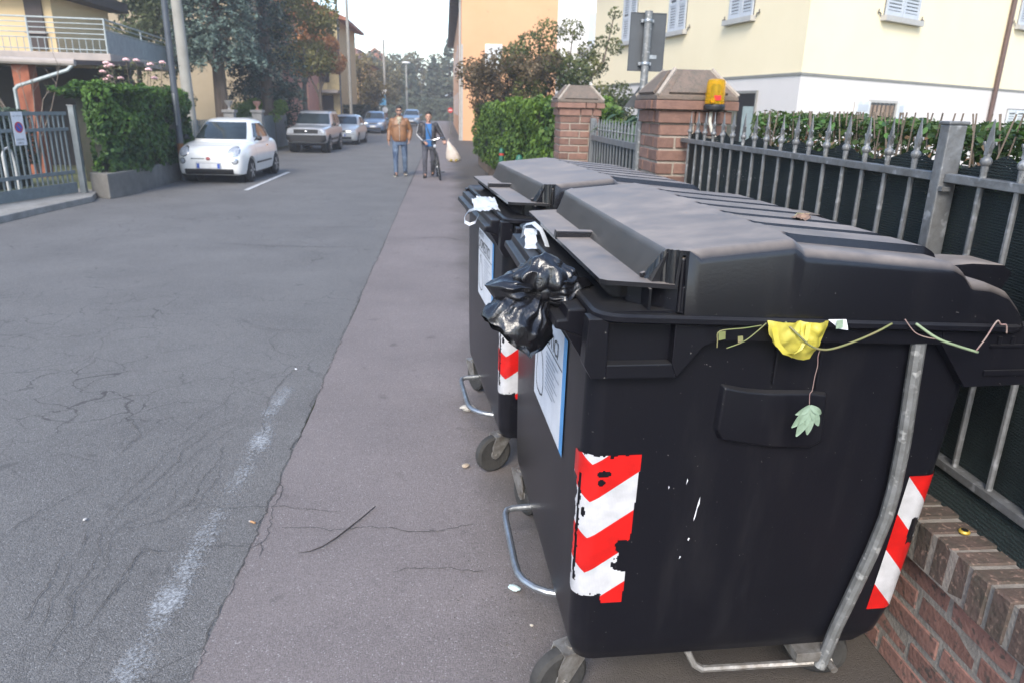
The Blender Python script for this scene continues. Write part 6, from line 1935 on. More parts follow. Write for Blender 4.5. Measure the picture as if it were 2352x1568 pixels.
M_silver = carpaint('silver_car_paint', (.42, .43, .455), .3, .4)
make_car('off_road_car', 'silver off road car with a black bumper parked behind the white car', (-5.16, 28.6, 0), R(-2), .90,
         ([0, .04, .14, .5, 1.3, 2.2, 3.4, 4.0, 4.12, 4.16], [.74, .80, .825, .84, .845, .845, .845, .84, .80, .74], [.46, .42, .40, .38, .36, .36, .36, .38, .42, .48], [.98, 1.02, 1.04, 1.07, 1.12, 1.14, 1.14, 1.12, 1.05, .96]),
         [(1.08, 1.22, 4.10, .81), (1.20, 1.34, 4.06, .795), (1.40, 1.56, 3.98, .75), (1.58, 1.76, 3.88, .70), (1.66, 1.90, 3.78, .66), (1.69, 2.1, 3.6, .5)],
         M_silver, ((.80, 3.35), .75), .36, .23, detail=dsuv, expo=5.5)


# silver hatchback and two blue cars -----------------------------------
def dhatch(root, pane, front, rp):
    hp = math.pi / 2
    pane('windscreen', -hp - .80, -hp + .80, .98, 1.34, 12, 6)
    for s in (0, 1):
        f = (lambda a: a) if s == 0 else (lambda a: math.pi - a)
        pane('side_window', f(-.52), f(-.02), 1.0, 1.32, 8, 4)
        pane('rear_side_window', f(.04), f(.60), 1.0, 1.32, 10, 4)
    for s in (-1, 1):
        a, b = sorted((s * .40, s * .72)); front('headlamp', a, b, .60, .76, M_lamp, .012, n=6)
    front('grille', -.30, .30, .62, .70, M_trim, .008, n=8)
    front('lower_grille', -.55, .55, .28, .40, M_trim, .008, n=12)
    front('bumper_line', -.70, .70, .50, .54, M_greyink, .008, n=14, k=1)
    plate(root, front, .47, '')
    mirror_part(root, .88, 1.32, .98, root.children[0].data.materials[0])
    mb = MB(); mb.span((-.70, .6, .17), (.70, 3.4, .25)); mb.build('underside', M_trim, root)


HST = ([0, .04, .14, .35, .8, 1.2, 2.2, 3.1, 3.55, 3.75, 3.84], [.56, .70, .775, .81, .825, .83, .83, .82, .80, .74, .62], [.28, .23, .19, .18, .18, .18, .18, .19, .21, .27, .36], [.64, .72, .78, .83, .90, .95, .97, .99, .97, .88, .72])
HGH = [(.90, .92, 3.78, .79), (1.0, 1.12, 3.70, .765), (1.14, 1.40, 3.58, .72), (1.30, 1.74, 3.40, .64), (1.40, 2.02, 3.2, .55), (1.44, 2.3, 2.9, .40)]
M_silver2 = carpaint('pale_silver_paint', (.46, .48, .49), .3, .3)
M_bluec = carpaint('blue_car_paint', (.10, .16, .27), .3, .3)
make_car('silver_hatchback', 'pale silver hatchback parked behind the off road car', (-4.78, 35.0, 0), R(-3), .92, HST, HGH, M_silver2, ((.78, 3.15), .73), .29, detail=dhatch)
make_car('blue_car', 'dark blue car parked at the left kerb left of the walkers', (-4.65, 49.5, 0), R(0), .95, HST, HGH, M_bluec, ((.78, 3.15), .73), .29, detail=dhatch)
make_car('blue_car', 'most distant blue car seen between the two walkers', (-3.0, 68.0, 0), R(0), 1.0, HST, HGH, carpaint('steel_blue_paint', (.16, .25, .38), .3, .3), ((.78, 3.15), .73), .29, detail=dhatch)

# ------------------------------------------------------------------ two walkers and a bicycle
def remeshed(mb, name, m, parent, vox=.010, smooth_it=4):
    o = mb.build(name, m, parent, smooth='all')
    md = o.modifiers.new('remesh', 'REMESH'); md.mode = 'VOXEL'; md.voxel_size = vox; md.use_smooth_shade = True
    sm = o.modifiers.new('smooth', 'SMOOTH'); sm.factor = .5; sm.iterations = smooth_it
    return o


def cap(mb, a, b, r0, r1, n=12):
    a, b = Vector(a), Vector(b)
    mb.tube([a, b], [r0, r1], n)
    mb.ball(a, r0, n, 8); mb.ball(b, r1, n, 8)


def chain(mb, pts, rs):
    for i in range(len(pts) - 1): cap(mb, pts[i], pts[i + 1], rs[i], rs[i + 1])


def torso(mb, rows, dy=0.0, n=20):
    """rows: (z, half width, half depth, y)"""
    mb.loft([[(w * math.copysign(abs(math.cos(a)) ** .75, math.cos(a)), y + dy + d * math.copysign(abs(math.sin(a)) ** .85, math.sin(a)), z) for a in (2 * math.pi * k / n for k in range(n))] for z, w, d, y in rows])


def head(mb, c, tilt=0):
    x, y, z = c
    mb.ball((x, y + .012, z + .025), (.074, .094, .100), 18, 12)       # skull
    mb.ball((x, y - .018, z - .045), (.058, .070, .078), 16, 10)       # face and jaw
    mb.ball((x, y - .060, z - .095), (.030, .026, .024), 10, 6)        # chin
    cap(mb, (x, y - .088, z + .012), (x, y - .106, z - .028), .010, .015, 8)   # nose
    cap(mb, (x - .035, y - .078, z + .030), (x + .035, y - .078, z + .030), .014, .014, 8)  # brow
    for s in (-1, 1):
        mb.ball((x + s * .076, y + .012, z - .005), (.012, .024, .034), 8, 6)
        mb.ball((x + s * .045, y - .060, z - .025), (.018, .018, .018), 8, 6)
    cap(mb, (x - .018, y - .086, z - .060), (x + .018, y - .086, z - .060), .008, .008, 6)   # lips
    cap(mb, (x, y + .02, z - .08), (x, y + .03, z - .20), .055, .062)


def hand(mb, wrist, d, side, palm_n, curl=.5):
    """palm and five fingers; d = pointing direction, side = thumb side, palm_n = palm normal"""
    w = Vector(wrist); d = Vector(d).normalized(); s = Vector(side); s = (s - d * s.dot(d)).normalized(); pn = Vector(palm_n); pn = (pn - d * pn.dot(d) - s * pn.dot(s)).normalized()
    k = w + d * .085
    for t in (-.028, -.010, .010, .028): cap(mb, w + s * t * .7, k + s * t, .017, .014, 8)
    for i, (t, L) in enumerate(((.032, .068), (.011, .078), (-.011, .072), (-.031, .055))):
        b = k + s * t; m1 = b + (d * math.cos(curl * .6) + pn * math.sin(curl * .6)) * L * .5; m2 = m1 + (d * math.cos(curl * 1.7) + pn * math.sin(curl * 1.7)) * L * .5
        cap(mb, b, m1, .0095, .009, 8); cap(mb, m1, m2, .009, .0075, 8)
    b = w + d * .025 + s * .030; m1 = b + (d * .6 + s * .6 + pn * .3).normalized() * .036; cap(mb, b, m1, .012, .010, 8); cap(mb, m1, m1 + (d * .9 + pn * .4).normalized() * .030, .010, .008, 8)


M_skin = mat('skin', (.42, .24, .17), .55, col2=(.37, .20, .14), scale=20)
M_hair = mat('dark_hair', (.018, .014, .012), .7, bump=.4, bscale=120)
M_leather = mat('brown_leather', (.24, .115, .05), .45, col2=(.15, .07, .03), scale=9, bump=.35, bscale=16)
M_jeans = mat('faded_blue_jeans', (.022, .042, .090), .85, col2=(.12, .165, .23), scale=6.5, bump=.3, bscale=30)
M_djeans = mat('charcoal_jeans', (.035, .035, .045), .85, col2=(.075, .075, .09), scale=5, bump=.3, bscale=30)
M_shoe = mat('dark_shoe', (.03, .028, .027), .6)
M_sole = mat('pale_sole', (.50, .47, .40), .7)
M_scarf = mat('cream_scarf', (.42, .38, .27), .85, col2=(.22, .20, .14), scale=25)
M_black = mat('black_jacket', (.020, .018, .020), .5, col2=(.03, .025, .026), scale=8, bump=.3, bscale=20)
M_tee = mat('blue_tee', (.03, .125, .31), .85, col2=(.022, .10, .26), scale=6)
M_stripe = mat('white_stripe', (.58, .58, .58), .7)


def shoe(parent, x, y, z=0.0, pitch=0.0, sole=M_sole, toe_x=0.0):
    o_ = bpy.data.objects.new('shoe', None); o_.location = (x, y, z); o_.rotation_euler = (pitch, 0, toe_x); link(o_, parent); o_.empty_display_size = .05
    mb = MB(); torso(mb, [(.022, .045, .135, -.05), (.05, .045, .135, -.05), (.08, .040, .11, -.03), (.115, .042, .055, .03)], n=18); remeshed(mb, 'upper', M_shoe, o_, .010, 3)
    mb = MB(); torso(mb, [(.0, .044, .140, -.05), (.026, .049, .146, -.05)], n=18); mb.build('sole', sole, o_)
    return o_


# --- walker in the brown jacket
A = empty('person', (-1.19, 20.05, 0), R(3), 'walker in a brown leather jacket, cream scarf, jeans and sunglasses', 'person')
hc = (0, 0, 1.665)
legL = [(-.105, .0, .93), (-.115, -.06, .50), (-.115, -.10, .10)]
legR = [(.105, .0, .93), (.125, .03, .50), (.13, .11, .10)]
armL = [(-.185, .01, 1.425), (-.265, .05, 1.17), (-.290, -.03, .93)]
armR = [(.185, .01, 1.425), (.290, .06, 1.18), (.255, -.08, .965)]
mb = MB(); head(mb, hc)
torso(mb, [(.86, .15, .10, 0), (1.0, .14, .10, 0), (1.25, .17, .11, 0), (1.42, .17, .10, .01), (1.50, .08, .07, .015)])
for l in (legL, legR): chain(mb, l, [.075, .05, .035]); cap(mb, l[2], (l[2][0], l[2][1] - .12, .05), .033, .03)
for l in (armL, armR): chain(mb, l, [.05, .038, .028])
hand(mb, armL[2], (-.05, -.1, -1), (0, -1, 0), (1, 0, 0), .5); hand(mb, armR[2], (-.1, -.1, -1), (0, -1, 0), (-1, 0, 0), .8)
body = remeshed(mb, 'body', M_skin, A, .008, 2)
mb = MB()
torso(mb, [(.905, .178, .125, 0), (.93, .190, .138, 0), (.97, .196, .142, 0), (1.05, .205, .148, 0), (1.2, .205, .146, 0), (1.34, .212, .142, 0), (1.42, .195, .122, .01), (1.49, .125, .095, .015), (1.535, .095, .085, .015)])
for l in (armL, armR): chain(mb, l, [.072, .060, .048])
j = remeshed(mb, 'jacket', M_leather, A, .011, 3)
mb = MB(); torso(mb, [(.895, .180, .128, 0), (.945, .190, .140, 0)]); mb.build('jacket_hem', mat('brown_rib_knit', (.13, .065, .035), .8), j)
mb = MB(); mb.span((-.006, -.160, .93), (.006, -.146, 1.46)); mb.build('zip', M_chrome, j)
for s in (-1, 1):
    mb = MB(); mb.box((s * .11, -.150, 1.30), (.12, .012, .012)); mb.build('pocket_flap', mat('dark_leather', (.12, .055, .025), .5), j)
mb = MB(); torso(mb, [(.80, .165, .115, 0), (.90, .168, .118, 0), (.955, .162, .115, 0)])
for l in (legL, legR): chain(mb, l, [.098, .072, .058])
remeshed(mb, 'jeans', M_jeans, A, .011, 3)
mb = MB(); torso(mb, [(1.45, .075, .080, -.03), (1.49, .082, .085, -.02), (1.525, .07, .072, -.005)], n=16); cap(mb, (.02, -.11, 1.465), (-.03, -.155, 1.36), .032, .018); cap(mb, (-.02, -.10, 1.465), (.035, -.15, 1.40), .03, .015)
remeshed(mb, 'scarf', M_scarf, A, .009, 2)
mb = MB(); mb.ball((0, .028, 1.722), (.082, .098, .088), 18, 12, jit=.02); mb.ball((0, .055, 1.67), (.080, .074, .08), 14, 8); mb.ball((0, -.022, 1.762), (.070, .072, .044), 14, 8, jit=.03); remeshed(mb, 'hair', M_hair, A, .010, 2)
mb = MB(); mb.ball((0, -.062, 1.590), (.050, .042, .036), 12, 8); remeshed(mb, 'beard_stubble', mat('stubble', (.13, .08, .06), .8), A, .009, 2)
mb = MB()
for s in (-1, 1): mb.ball((s * .034, -.098, 1.682), (.031, .010, .021), 12, 8); mb.tube([(s * .062, -.09, 1.688), (s * .078, -.03, 1.686), (s * .078, .02, 1.68)], .004, 5)
mb.tube([(-.02, -.105, 1.69), (.02, -.105, 1.69)], .004, 5); mb.build('sunglasses', M_trim, A, smooth='all')
shoe(A, -.115, -.09, 0, 0, M_sole, R(-8)); shoe(A, .13, .10, 0.01, R(-6), M_sole, R(10))

# --- walker with the bicycle
Bp = empty('person', (-.42, 19.75, 0), R(2), 'walker in a black striped jacket and blue shirt pushing a bicycle', 'person')
hc = (.0, -.02, 1.535)
legL = [(-.095, .0, .85), (-.105, -.08, .46), (-.11, -.10, .10)]
legR = [(.095, .0, .85), (.105, -.02, .46), (.10, .16, .16)]
armL = [(-.185, .0, 1.335), (-.255, .02, 1.09), (-.11, -.22, .93)]
armR = [(.185, .0, 1.335), (.315, -.02, 1.12), (.40, -.20, .965)]
mb = MB(); head(mb, hc)
torso(mb, [(.80, .14, .095, 0), (.95, .13, .095, 0), (1.15, .155, .10, 0), (1.30, .155, .095, .0), (1.38, .075, .065, .0)])
for l in (legL, legR): chain(mb, l, [.07, .047, .033]); cap(mb, l[2], (l[2][0], l[2][1] - .11, l[2][2] - .05), .031, .028)
for l in (armL, armR): chain(mb, l, [.047, .036, .027])
hand(mb, armL[2], (.4, -.6, -.35), (1, .6, 0), (0, -.3, -1), 1.1); hand(mb, armR[2], (.1, -.8, -.35), (-1, 0, 0), (0, -.3, -1), 1.1)
remeshed(mb, 'body', M_skin, Bp, .008, 2)
for s in (-1, 1):
    mb = MB(); mb.ball((hc[0] + s * .030, hc[1] - .085, hc[2] + .008), (.013, .006, .007), 8, 6); mb.build('eye', M_trim, Bp, smooth='all')
mb = MB(); torso(mb, [(.80, .150, .112, 0), (.90, .150, .116, 0), (1.1, .165, .125, 0), (1.25, .175, .125, 0), (1.34, .14, .10, 0), (1.375, .085, .075, 0)]); remeshed(mb, 'shirt', M_tee, Bp, .010, 2)
mb = MB()
for s in (-1, 1):
    torso(mb, [(.86, .075, .128, 0), (1.0, .075, .132, 0), (1.2, .082, .136, 0), (1.32, .075, .115, 0), (1.385, .04, .07, .01)], n=16)
    k0 = len(mb.v) - 5 * 16
    for i in range(k0, len(mb.v)):
        x, y, z = mb.v[i]; mb.v[i] = (x + s * .118, y, z)
torso(mb, [(.86, .16, .03, .105), (1.1, .17, .03, .11), (1.32, .15, .03, .085), (1.39, .08, .025, .06)])
for l in (armL, armR): chain(mb, l, [.078, .058, .045])
j = remeshed(mb, 'jacket', M_black, Bp, .011, 3)
for l, s in ((armL, -1), (armR, 1)):
    o3 = []
    mb = MB()
    a, b, c = (Vector(p) for p in l)
    out = Vector((s * .9, -.4, .25)).normalized()
    for k in range(15):
        t = k / 14
        p = (a.lerp(b, t * 2) if t < .5 else b.lerp(c, t * 2 - 1)); r_ = .082 + (.047 - .082) * t + .004
        d = (b - a).normalized() if t < .5 else (c - b).normalized()
        n = (out - d * out.dot(d)).normalized(); bt = d.cross(n)
        o3 += [p + n * r_ + bt * .014, p + n * r_ - bt * .014]
    mb.raw(o3, [(2 * i, 2 * i + 1, 2 * i + 3, 2 * i + 2) for i in range(14)]); mb.build('sleeve_stripe', M_stripe, j)
mb = MB(); mb.tube([(-.06, -.10, 1.36), (-.02, -.135, 1.2), (.06, -.135, 1.0), (.12, -.12, .88)], .011, 6, flat=(1, .5)); mb.build('bag_strap', M_trim, Bp)
mb = MB(); torso(mb, [(.72, .150, .105, 0), (.82, .150, .108, 0), (.87, .145, .105, 0)])
for l in (legL, legR): chain(mb, l, [.09, .066, .055])
remeshed(mb, 'jeans', M_djeans, Bp, .011, 3)
mb = MB(); mb.ball((hc[0], hc[1] + .030, hc[2] + .056), (.081, .096, .085), 18, 12, jit=.02); mb.ball((hc[0], hc[1] + .055, hc[2] + .0), (.079, .072, .08), 14, 8); mb.ball((hc[0], hc[1] - .016, hc[2] + .100), (.066, .066, .038), 14, 8, jit=.03); remeshed(mb, 'hair', M_hair, Bp, .010, 2)
shoe(Bp, -.11, -.08, 0, 0, M_trim, R(-6)); shoe(Bp, .10, .19, .055, R(-24), M_trim, R(6))

# --- bicycle
BI = empty('bicycle', (-.12, 19.0, 0), 0, 'black bicycle pushed by the walker in the striped jacket', 'bicycle')
BI.rotation_euler = (0, R(-9), R(4))
M_bframe = mat('black_bike_paint', (.02, .02, .022), .35)
def torus(mb, c, Rr, r, n=36, m_=8):
    mb_r = []
    for i in range(n):
        a = 2 * math.pi * i / n
        mb_r.append([(c[0] + r * math.sin(2 * math.pi * k / m_), c[1] + (Rr + r * math.cos(2 * math.pi * k / m_)) * math.cos(a), c[2] + (Rr + r * math.cos(2 * math.pi * k / m_)) * math.sin(a)) for k in range(m_)])
    k0 = len(mb.v)
    for r_ in mb_r: mb.v += r_
    for i in range(n):
        for k in range(m_):
            mb.f.append((k0 + i * m_ + k, k0 + i * m_ + (k + 1) % m_, k0 + ((i + 1) % n) * m_ + (k + 1) % m_, k0 + ((i + 1) % n) * m_ + k))
for y in (0.0, 1.06):
    w_ = bpy.data.objects.new('wheel', None); w_.location = (0, y, .345); link(w_, BI); w_.empty_display_size = .1
    mb = MB(); torus(mb, (0, 0, 0), .325, .020); mb.build('tyre', M_tyre, w_, smooth='all')
    mb = MB(); torus(mb, (0, 0, 0), .300, .010, 36, 6); mb.build('rim', M_hubcap, w_, smooth='all')
    mb = MB()
    for k in range(18):
        a = 2 * math.pi * k / 18; mb.tube([((-1) ** k * .02, .02 * math.cos(a), .02 * math.sin(a)), (0, .30 * math.cos(a), .30 * math.sin(a))], .0016, 4)
    mb.lathe((0, 0, 0), [(.018, -.045), (.018, .045)], 10, 'X'); o = mb.build('spokes', M_hubcap, w_); tag(o, kind='stuff')
    mb = MB(); pts = [(0, .365 * math.cos(a), .365 * math.sin(a)) for a in np.linspace(R(20), R(160), 14)]; mb.tube(pts, .022, 6, flat=(.35, 1)); mb.build('mudguard', M_bframe, w_)
mb = MB()
for s in (-1, 1): mb.tube([(s * .045, 0, .345), (s * .04, .05, .68), (0, .09, .74)], .010, 6)
mb.tube([(0, .08, .70), (0, .14, .98)], .016, 8); mb.build('fork', M_bframe, BI)
mb = MB(); mb.tube([(0, .11, .84), (0, .45, .36), (0, .52, .30)], .018, 8); mb.tube([(0, .52, .30), (0, .66, .82)], .016, 8); mb.tube([(0, .12, .90), (0, .60, .62)], .015, 8)
for s in (-1, 1): mb.tube([(s * .02, .53, .30), (s * .06, 1.06, .345)], .009, 6); mb.tube([(s * .02, .64, .74), (s * .06, 1.06, .345)], .008, 6)
mb.build('frame', M_bframe, BI, smooth=True)
mb = MB(); mb.tube([(-.30, .26, 1.005), (-.27, .16, 1.02), (-.15, .08, 1.03), (0, .10, 1.0), (.15, .08, 1.03), (.27, .16, 1.02), (.30, .26, 1.005)], .011, 8); mb.build('handlebar', M_chrome, BI, smooth=True)
for s in (-1, 1):
    mb = MB(); mb.tube([(s * .285, .20, 1.012), (s * .30, .29, 1.0)], .017, 8); mb.build('grip', M_trim, BI)
    mb = MB(); mb.tube([(s * .20, .06, 1.025), (s * .27, .10, .985)], .006, 5); mb.build('brake_lever', M_hubcap, BI)
mb = MB(); mb.lathe((0, -.02, .86), [(.01, -.03), (.04, -.025), (.045, .02), (.02, .05)], 14, 'Y'); mb.build('headlamp', M_lamp, BI, smooth=True)
mb = MB(); mb.loft([[(-.02, .50, .86), (.02, .50, .86), (.02, .50, .90), (-.02, .50, .90)], [(-.05, .66, .86), (.05, .66, .86), (.05, .66, .92), (-.05, .66, .92)], [(-.09, .80, .87), (.09, .80, .87), (.09, .80, .93), (-.09, .80, .93)]]); mb.build('saddle', M_trim, BI, bevel=.012)
for s in (-1, 1):
    mb = MB(); mb.tube([(s * .05, .52, .30), (s * .07, .48 if s > 0 else .56, .30 + (-.15 if s > 0 else .15))], .009, 6); mb.box((s * .12, .48 if s > 0 else .56, .30 + (-.15 if s > 0 else .15)), (.10, .07, .025)); mb.build('pedal', M_bframe, BI)
mb = MB(); mb.lathe((.045, .52, .30), [(.09, -.003), (.09, .003)], 20, 'X'); mb.build('chainring', M_hubcap, BI)

# carrier bag on the handlebar
CB = empty('shopping_bag', (.17, 19.12, .45), 0, 'white carrier bag full of groceries hanging from the bicycle handlebar', 'bag')
m = mat('white_thin_plastic', (.70, .64, .58), .4, col2=(.62, .50, .40), scale=7, bump=.4, bscale=14, backscatter=.35)
rings = []
gq = random.Random(4)
for z, w, d, x in ((0, .10, .07, .06), (.03, .165, .11, .05), (.12, .185, .125, .04), (.24, .155, .10, .02), (.36, .105, .07, -.02), (.45, .055, .035, -.06), (.52, .02, .012, -.09)):
    rings.append([(x + w * math.cos(a) * (1 + .06 * math.sin(5 * a + z * 20)), d * math.sin(a) * (1 + .08 * math.sin(7 * a + z * 9)), z) for a in (2 * math.pi * k / 28 for k in range(28))])
mb = MB(); mb.loft(rings); mb.build('sack', m, CB, smooth='all')
mb = MB(); mb.tube([(-.09, 0, .50), (-.08, .02, .56), (-.06, .05, .575)], .008, 6); mb.build('handle_loop', m, CB)
M_veg = mat('vegetables', (.40, .20, .04), .6, col2=(.15, .22, .04), scale=9)
mb = MB()
for k in range(7): mb.ball((.05 + gq.uniform(-.10, .10), gq.uniform(-.125, -.07), .05 + gq.uniform(-.01, .03)), .03, 8, 6)
o = mb.build('groceries', M_veg, CB, smooth='all'); tag(o, kind='stuff')

# ------------------------------------------------------------------ litter on and around the containers
def W1(u, v, z):
    a = R(2.0); return Vector((.40 + u * math.cos(a) - v * math.sin(a), 1.70 + u * math.sin(a) + v * math.cos(a), z))


def W2(u, v, z):
    a = R(5.0); return Vector((.299 + u * math.cos(a) - v * math.sin(a), 3.273 + u * math.sin(a) + v * math.cos(a), z))


def lobe(mb, K, axis, L, W, D, pleats, seed, open_tip=False, nr=30, nphi=84, power=.75, side=None, crease=.22, tipr=.12):
    K = Vector(K); ax = Vector(axis).normalized()
    n1 = Vector(side) if side else ax.orthogonal()
    n1 = (n1 - ax * n1.dot(ax)).normalized(); n2 = ax.cross(n1)
    rings = []
    for i in range(nr + 1):
        r = i / nr
        prof = max(.02, math.sin(math.pi * min(.995, r ** power * (.62 if open_tip else .97) + .02)) ** .85) if r > 0 else .10
        ring = []
        for j in range(nphi):
            p = 2 * math.pi * j / nphi
            ph = 3 * mnoise.noise((math.cos(p) * 1.3, math.sin(p) * 1.3, seed))
            f = 1 + crease * (1 - r) ** .8 * math.cos(pleats * p + ph * 2) + .12 * math.cos((pleats * 2 + 3) * p + seed + r * 3) * (1 - r) ** 1.3
            rad = prof * f
            pos = K + ax * L * (r ** .9) + n1 * (W * rad * math.cos(p)) + n2 * (D * rad * math.sin(p))
            nv = Vector((mnoise.noise(pos * 26 + Vector((seed, 0, 0))), mnoise.noise(pos * 26 + Vector((0, seed, 0))), mnoise.noise(pos * 26 + Vector((0, 0, seed)))))
            n2v = mnoise.noise(pos * 60) * .0022
            ring.append(pos + nv * .013 * min(1, r * 4) + (n1 * math.cos(p) + n2 * math.sin(p)) * n2v)
        rings.append(ring)
    mb.loft(rings, cap=not open_tip)
    return rings


m, nd, lk, b = node_mat('black_bin_liner')
b.inputs['Base Color'].default_value = (.008, .008, .010, 1); b.inputs['Roughness'].default_value = .24; b.inputs['Specular IOR Level'].default_value = .75
tc = nd.new('ShaderNodeTexCoord'); nz1 = nd.new('ShaderNodeTexNoise'); nz1.inputs['Scale'].default_value = 48; nz1.inputs['Detail'].default_value = 8; nz1.inputs['Distortion'].default_value = 2.2
mpn = nd.new('ShaderNodeMapping'); mpn.inputs['Scale'].default_value = (1, 1, .6); lk.new(tc.outputs['Object'], mpn.inputs[0]); lk.new(mpn.outputs[0], nz1.inputs['Vector'])
bp = nd.new('ShaderNodeBump'); bp.inputs['Strength'].default_value = .42; bp.inputs['Distance'].default_value = .005; lk.new(nz1.outputs['Fac'], bp.inputs['Height']); lk.new(bp.outputs[0], b.inputs['Normal'])
M_liner = m
BB = empty('rubbish_bag', tuple(W1(-.114, .28, 1.33)), R(2), 'knotted shiny black rubbish bag caught under the lid of the nearest container', 'bag')
K = (0, 0, 0)
mb = MB(); lobe(mb, K, (.0, -.10, 1), .112, .084, .060, 7, 1.3, side=(1, 0, 0), power=.62); mb.build('upper_puff', M_liner, BB, smooth='all')
mb = MB(); lobe(mb, K, (1, -.15, .25), .118, .050, .060, 6, 2.7, side=(0, 0, 1), power=.7); mb.build('right_ear', M_liner, BB, smooth='all')
mb = MB(); lobe(mb, K, (1, -.12, -.30), .135, .030, .050, 5, 4.1, side=(0, 0, 1), power=.6); mb.build('right_tail', M_liner, BB, smooth='all')
mb = MB(); lobe(mb, K, (-1, -.10, .10), .165, .036, .060, 6, 5.2, side=(0, 0, 1), power=1.1); mb.build('left_wing', M_liner, BB, smooth='all')
mb = MB(); lobe(mb, (.0, .0, .0), (-.85, -.36, -1), .170, .100, .076, 8, 6.6, side=(1, 0, -.72), power=.95, crease=.14, open_tip=True); mb.build('hanging_pouch', M_liner, BB, smooth='all')
mb = MB(); lobe(mb, (.01, .01, -.005), (.95, .25, .02), .16, .045, .06, 6, 8.4, side=(0, 0, 1), power=.6); mb.build('neck_to_lid', M_liner, BB, smooth='all')
mb = MB(); mb.ball((0, -.012, 0), (.034, .034, .030), 18, 12, jit=.06, seed=3); mb.build('knot', M_liner, BB, smooth='all')

# crumpled sheets
def sheet_patch(mb, quad, amp, seed, n=22, freq=18, outline=None):
    A_, B_, C_, D_ = (Vector(q) for q in quad)
    nrm = (B_ - A_).cross(D_ - A_).normalized()
    V, F, ok = [], [], {}
    for j in range(n + 1):
        for i in range(n + 1):
            s, t = i / n, j / n
            p = A_.lerp(B_, s).lerp(D_.lerp(C_, s), t)
            q = p + nrm * (amp * mnoise.noise(p * freq + Vector((seed, 0, 0))) + amp * .5 * mnoise.noise(p * freq * 2.6 + Vector((0, seed, 0)))) + (B_ - A_).normalized() * amp * .5 * mnoise.noise(p * freq * 1.4 + Vector((0, 0, seed)))
            V.append(q)
    for j in range(n):
        for i in range(n):
            if outline is None or outline((i + .5) / n, (j + .5) / n):
                a = j * (n + 1) + i; F.append((a, a + 1, a + n + 2, a + n + 1))
    mb.raw(V, F)


def ribbon(mb, pts, w, nrm):
    P = [Vector(p) for p in pts]; nrm = Vector(nrm)
    V, F = [], []
    for i, p in enumerate(P):
        V += [p - nrm * w * .5, p + nrm * w * .5]
        if i: F.append((2 * i - 2, 2 * i - 1, 2 * i + 1, 2 * i))
    mb.raw(V, F)


M_wfilm = mat('white_bag_film', (.74, .76, .78), .35, col2=(.62, .66, .70), scale=14, bump=.4, bscale=30, backscatter=.3)
base = W2(-.06, .5, 1.33)
WB = empty('white_bag_scrap', tuple(base), R(5), 'white carrier bag with a loop handle caught on the farther container rim', 'bag')
L_ = lambda u, v, z: Vector((u + .06, v - .5, z - 1.33))
mb = MB(); sheet_patch(mb, (L_(-.115, .42, 1.315), L_(-.015, .24, 1.345), L_(.01, .62, 1.385), L_(-.095, .70, 1.355)), .020, 2.0, outline=lambda s, t: t < .98 - .45 * abs(s - .45)); mb.build('film', M_wfilm, WB, smooth='all')
mb = MB(); ribbon(mb, [L_(-.105, .46, 1.325), L_(-.145, .42, 1.318), L_(-.172, .36, 1.300), L_(-.178, .30, 1.282), L_(-.160, .25, 1.277), L_(-.130, .26, 1.287), L_(-.105, .34, 1.308)], .016, (.3, .5, .8)); mb.build('loop_handle', M_wfilm, WB, smooth='all')
base = W1(-.04, 1.0, 1.335)
WN = empty('white_bag_scrap', tuple(base), R(2), 'small white bag handle sticking out over the nearest container rail', 'bag')
L_ = lambda u, v, z: Vector((u + .04, v - 1.0, z - 1.335))
mb = MB(); sheet_patch(mb, (L_(-.070, .97, 1.322), L_(-.03, .93, 1.322), L_(-.005, 1.10, 1.375), L_(-.050, 1.12, 1.370)), .012, 5.0); mb.build('film', M_wfilm, WN, smooth='all')
mb = MB(); ribbon(mb, [L_(-.062, 1.10, 1.34), L_(-.050, 1.12, 1.385), L_(-.020, 1.10, 1.395), L_(.000, 1.03, 1.38), L_(.005, .95, 1.35), L_(.006, .90, 1.330)], .034, (.5, .8, .2)); mb.build('loop_handle', M_wfilm, WN, smooth='all')

# yellow bag hanging out at the end
M_yfilm = mat('yellow_bag_film', (.62, .53, .06), .35, col2=(.70, .62, .12), scale=10, bump=.4, bscale=22, backscatter=.35)
YB = empty('yellow_bag', tuple(W1(.50, -.02, 1.31)), R(2), 'translucent yellow bag hanging out from under the nearest lid', 'bag')
L_ = lambda u, v, z: Vector((u - .50, v + .02, z - 1.31))
out = [(.412, 1.322), (.420, 1.285), (.440, 1.255), (.464, 1.240), (.490, 1.222), (.512, 1.216), (.540, 1.219), (.556, 1.245), (.568, 1.278), (.580, 1.320)]
_o = []
for a_, b_ in zip(out[:-1], out[1:]):
    _o += [(a_[0] + (b_[0] - a_[0]) * i / 3, a_[1] + (b_[1] - a_[1]) * i / 3) for i in range(3)]
out = _o + [out[-1]]
V, F = [], []
for k, (u, z) in enumerate(out):
    for q in range(17):
        t = q / 16
        uu = u + (.498 - u) * (1 - t); zz = 1.322 + (z - 1.322) * t if k not in (0, len(out) - 1) else z
        uu = .50 + (u - .50) * (.0 + 1.0 * t) if False else uu
        p = L_(uu, -.022 - .020 * math.sin(math.pi * t) + .010 * mnoise.noise((uu * 45, zz * 45, 1)) + .004 * mnoise.noise((uu * 130, zz * 60, 4)), zz)
        V.append(p)
for k in range(len(out) - 1):
    for q in range(16):
        a = k * 17 + q; F.append((a, a + 1, a + 18, a + 17))
mb = MB(); mb.raw(V, F); mb.build('film', M_yfilm, YB, smooth='all')
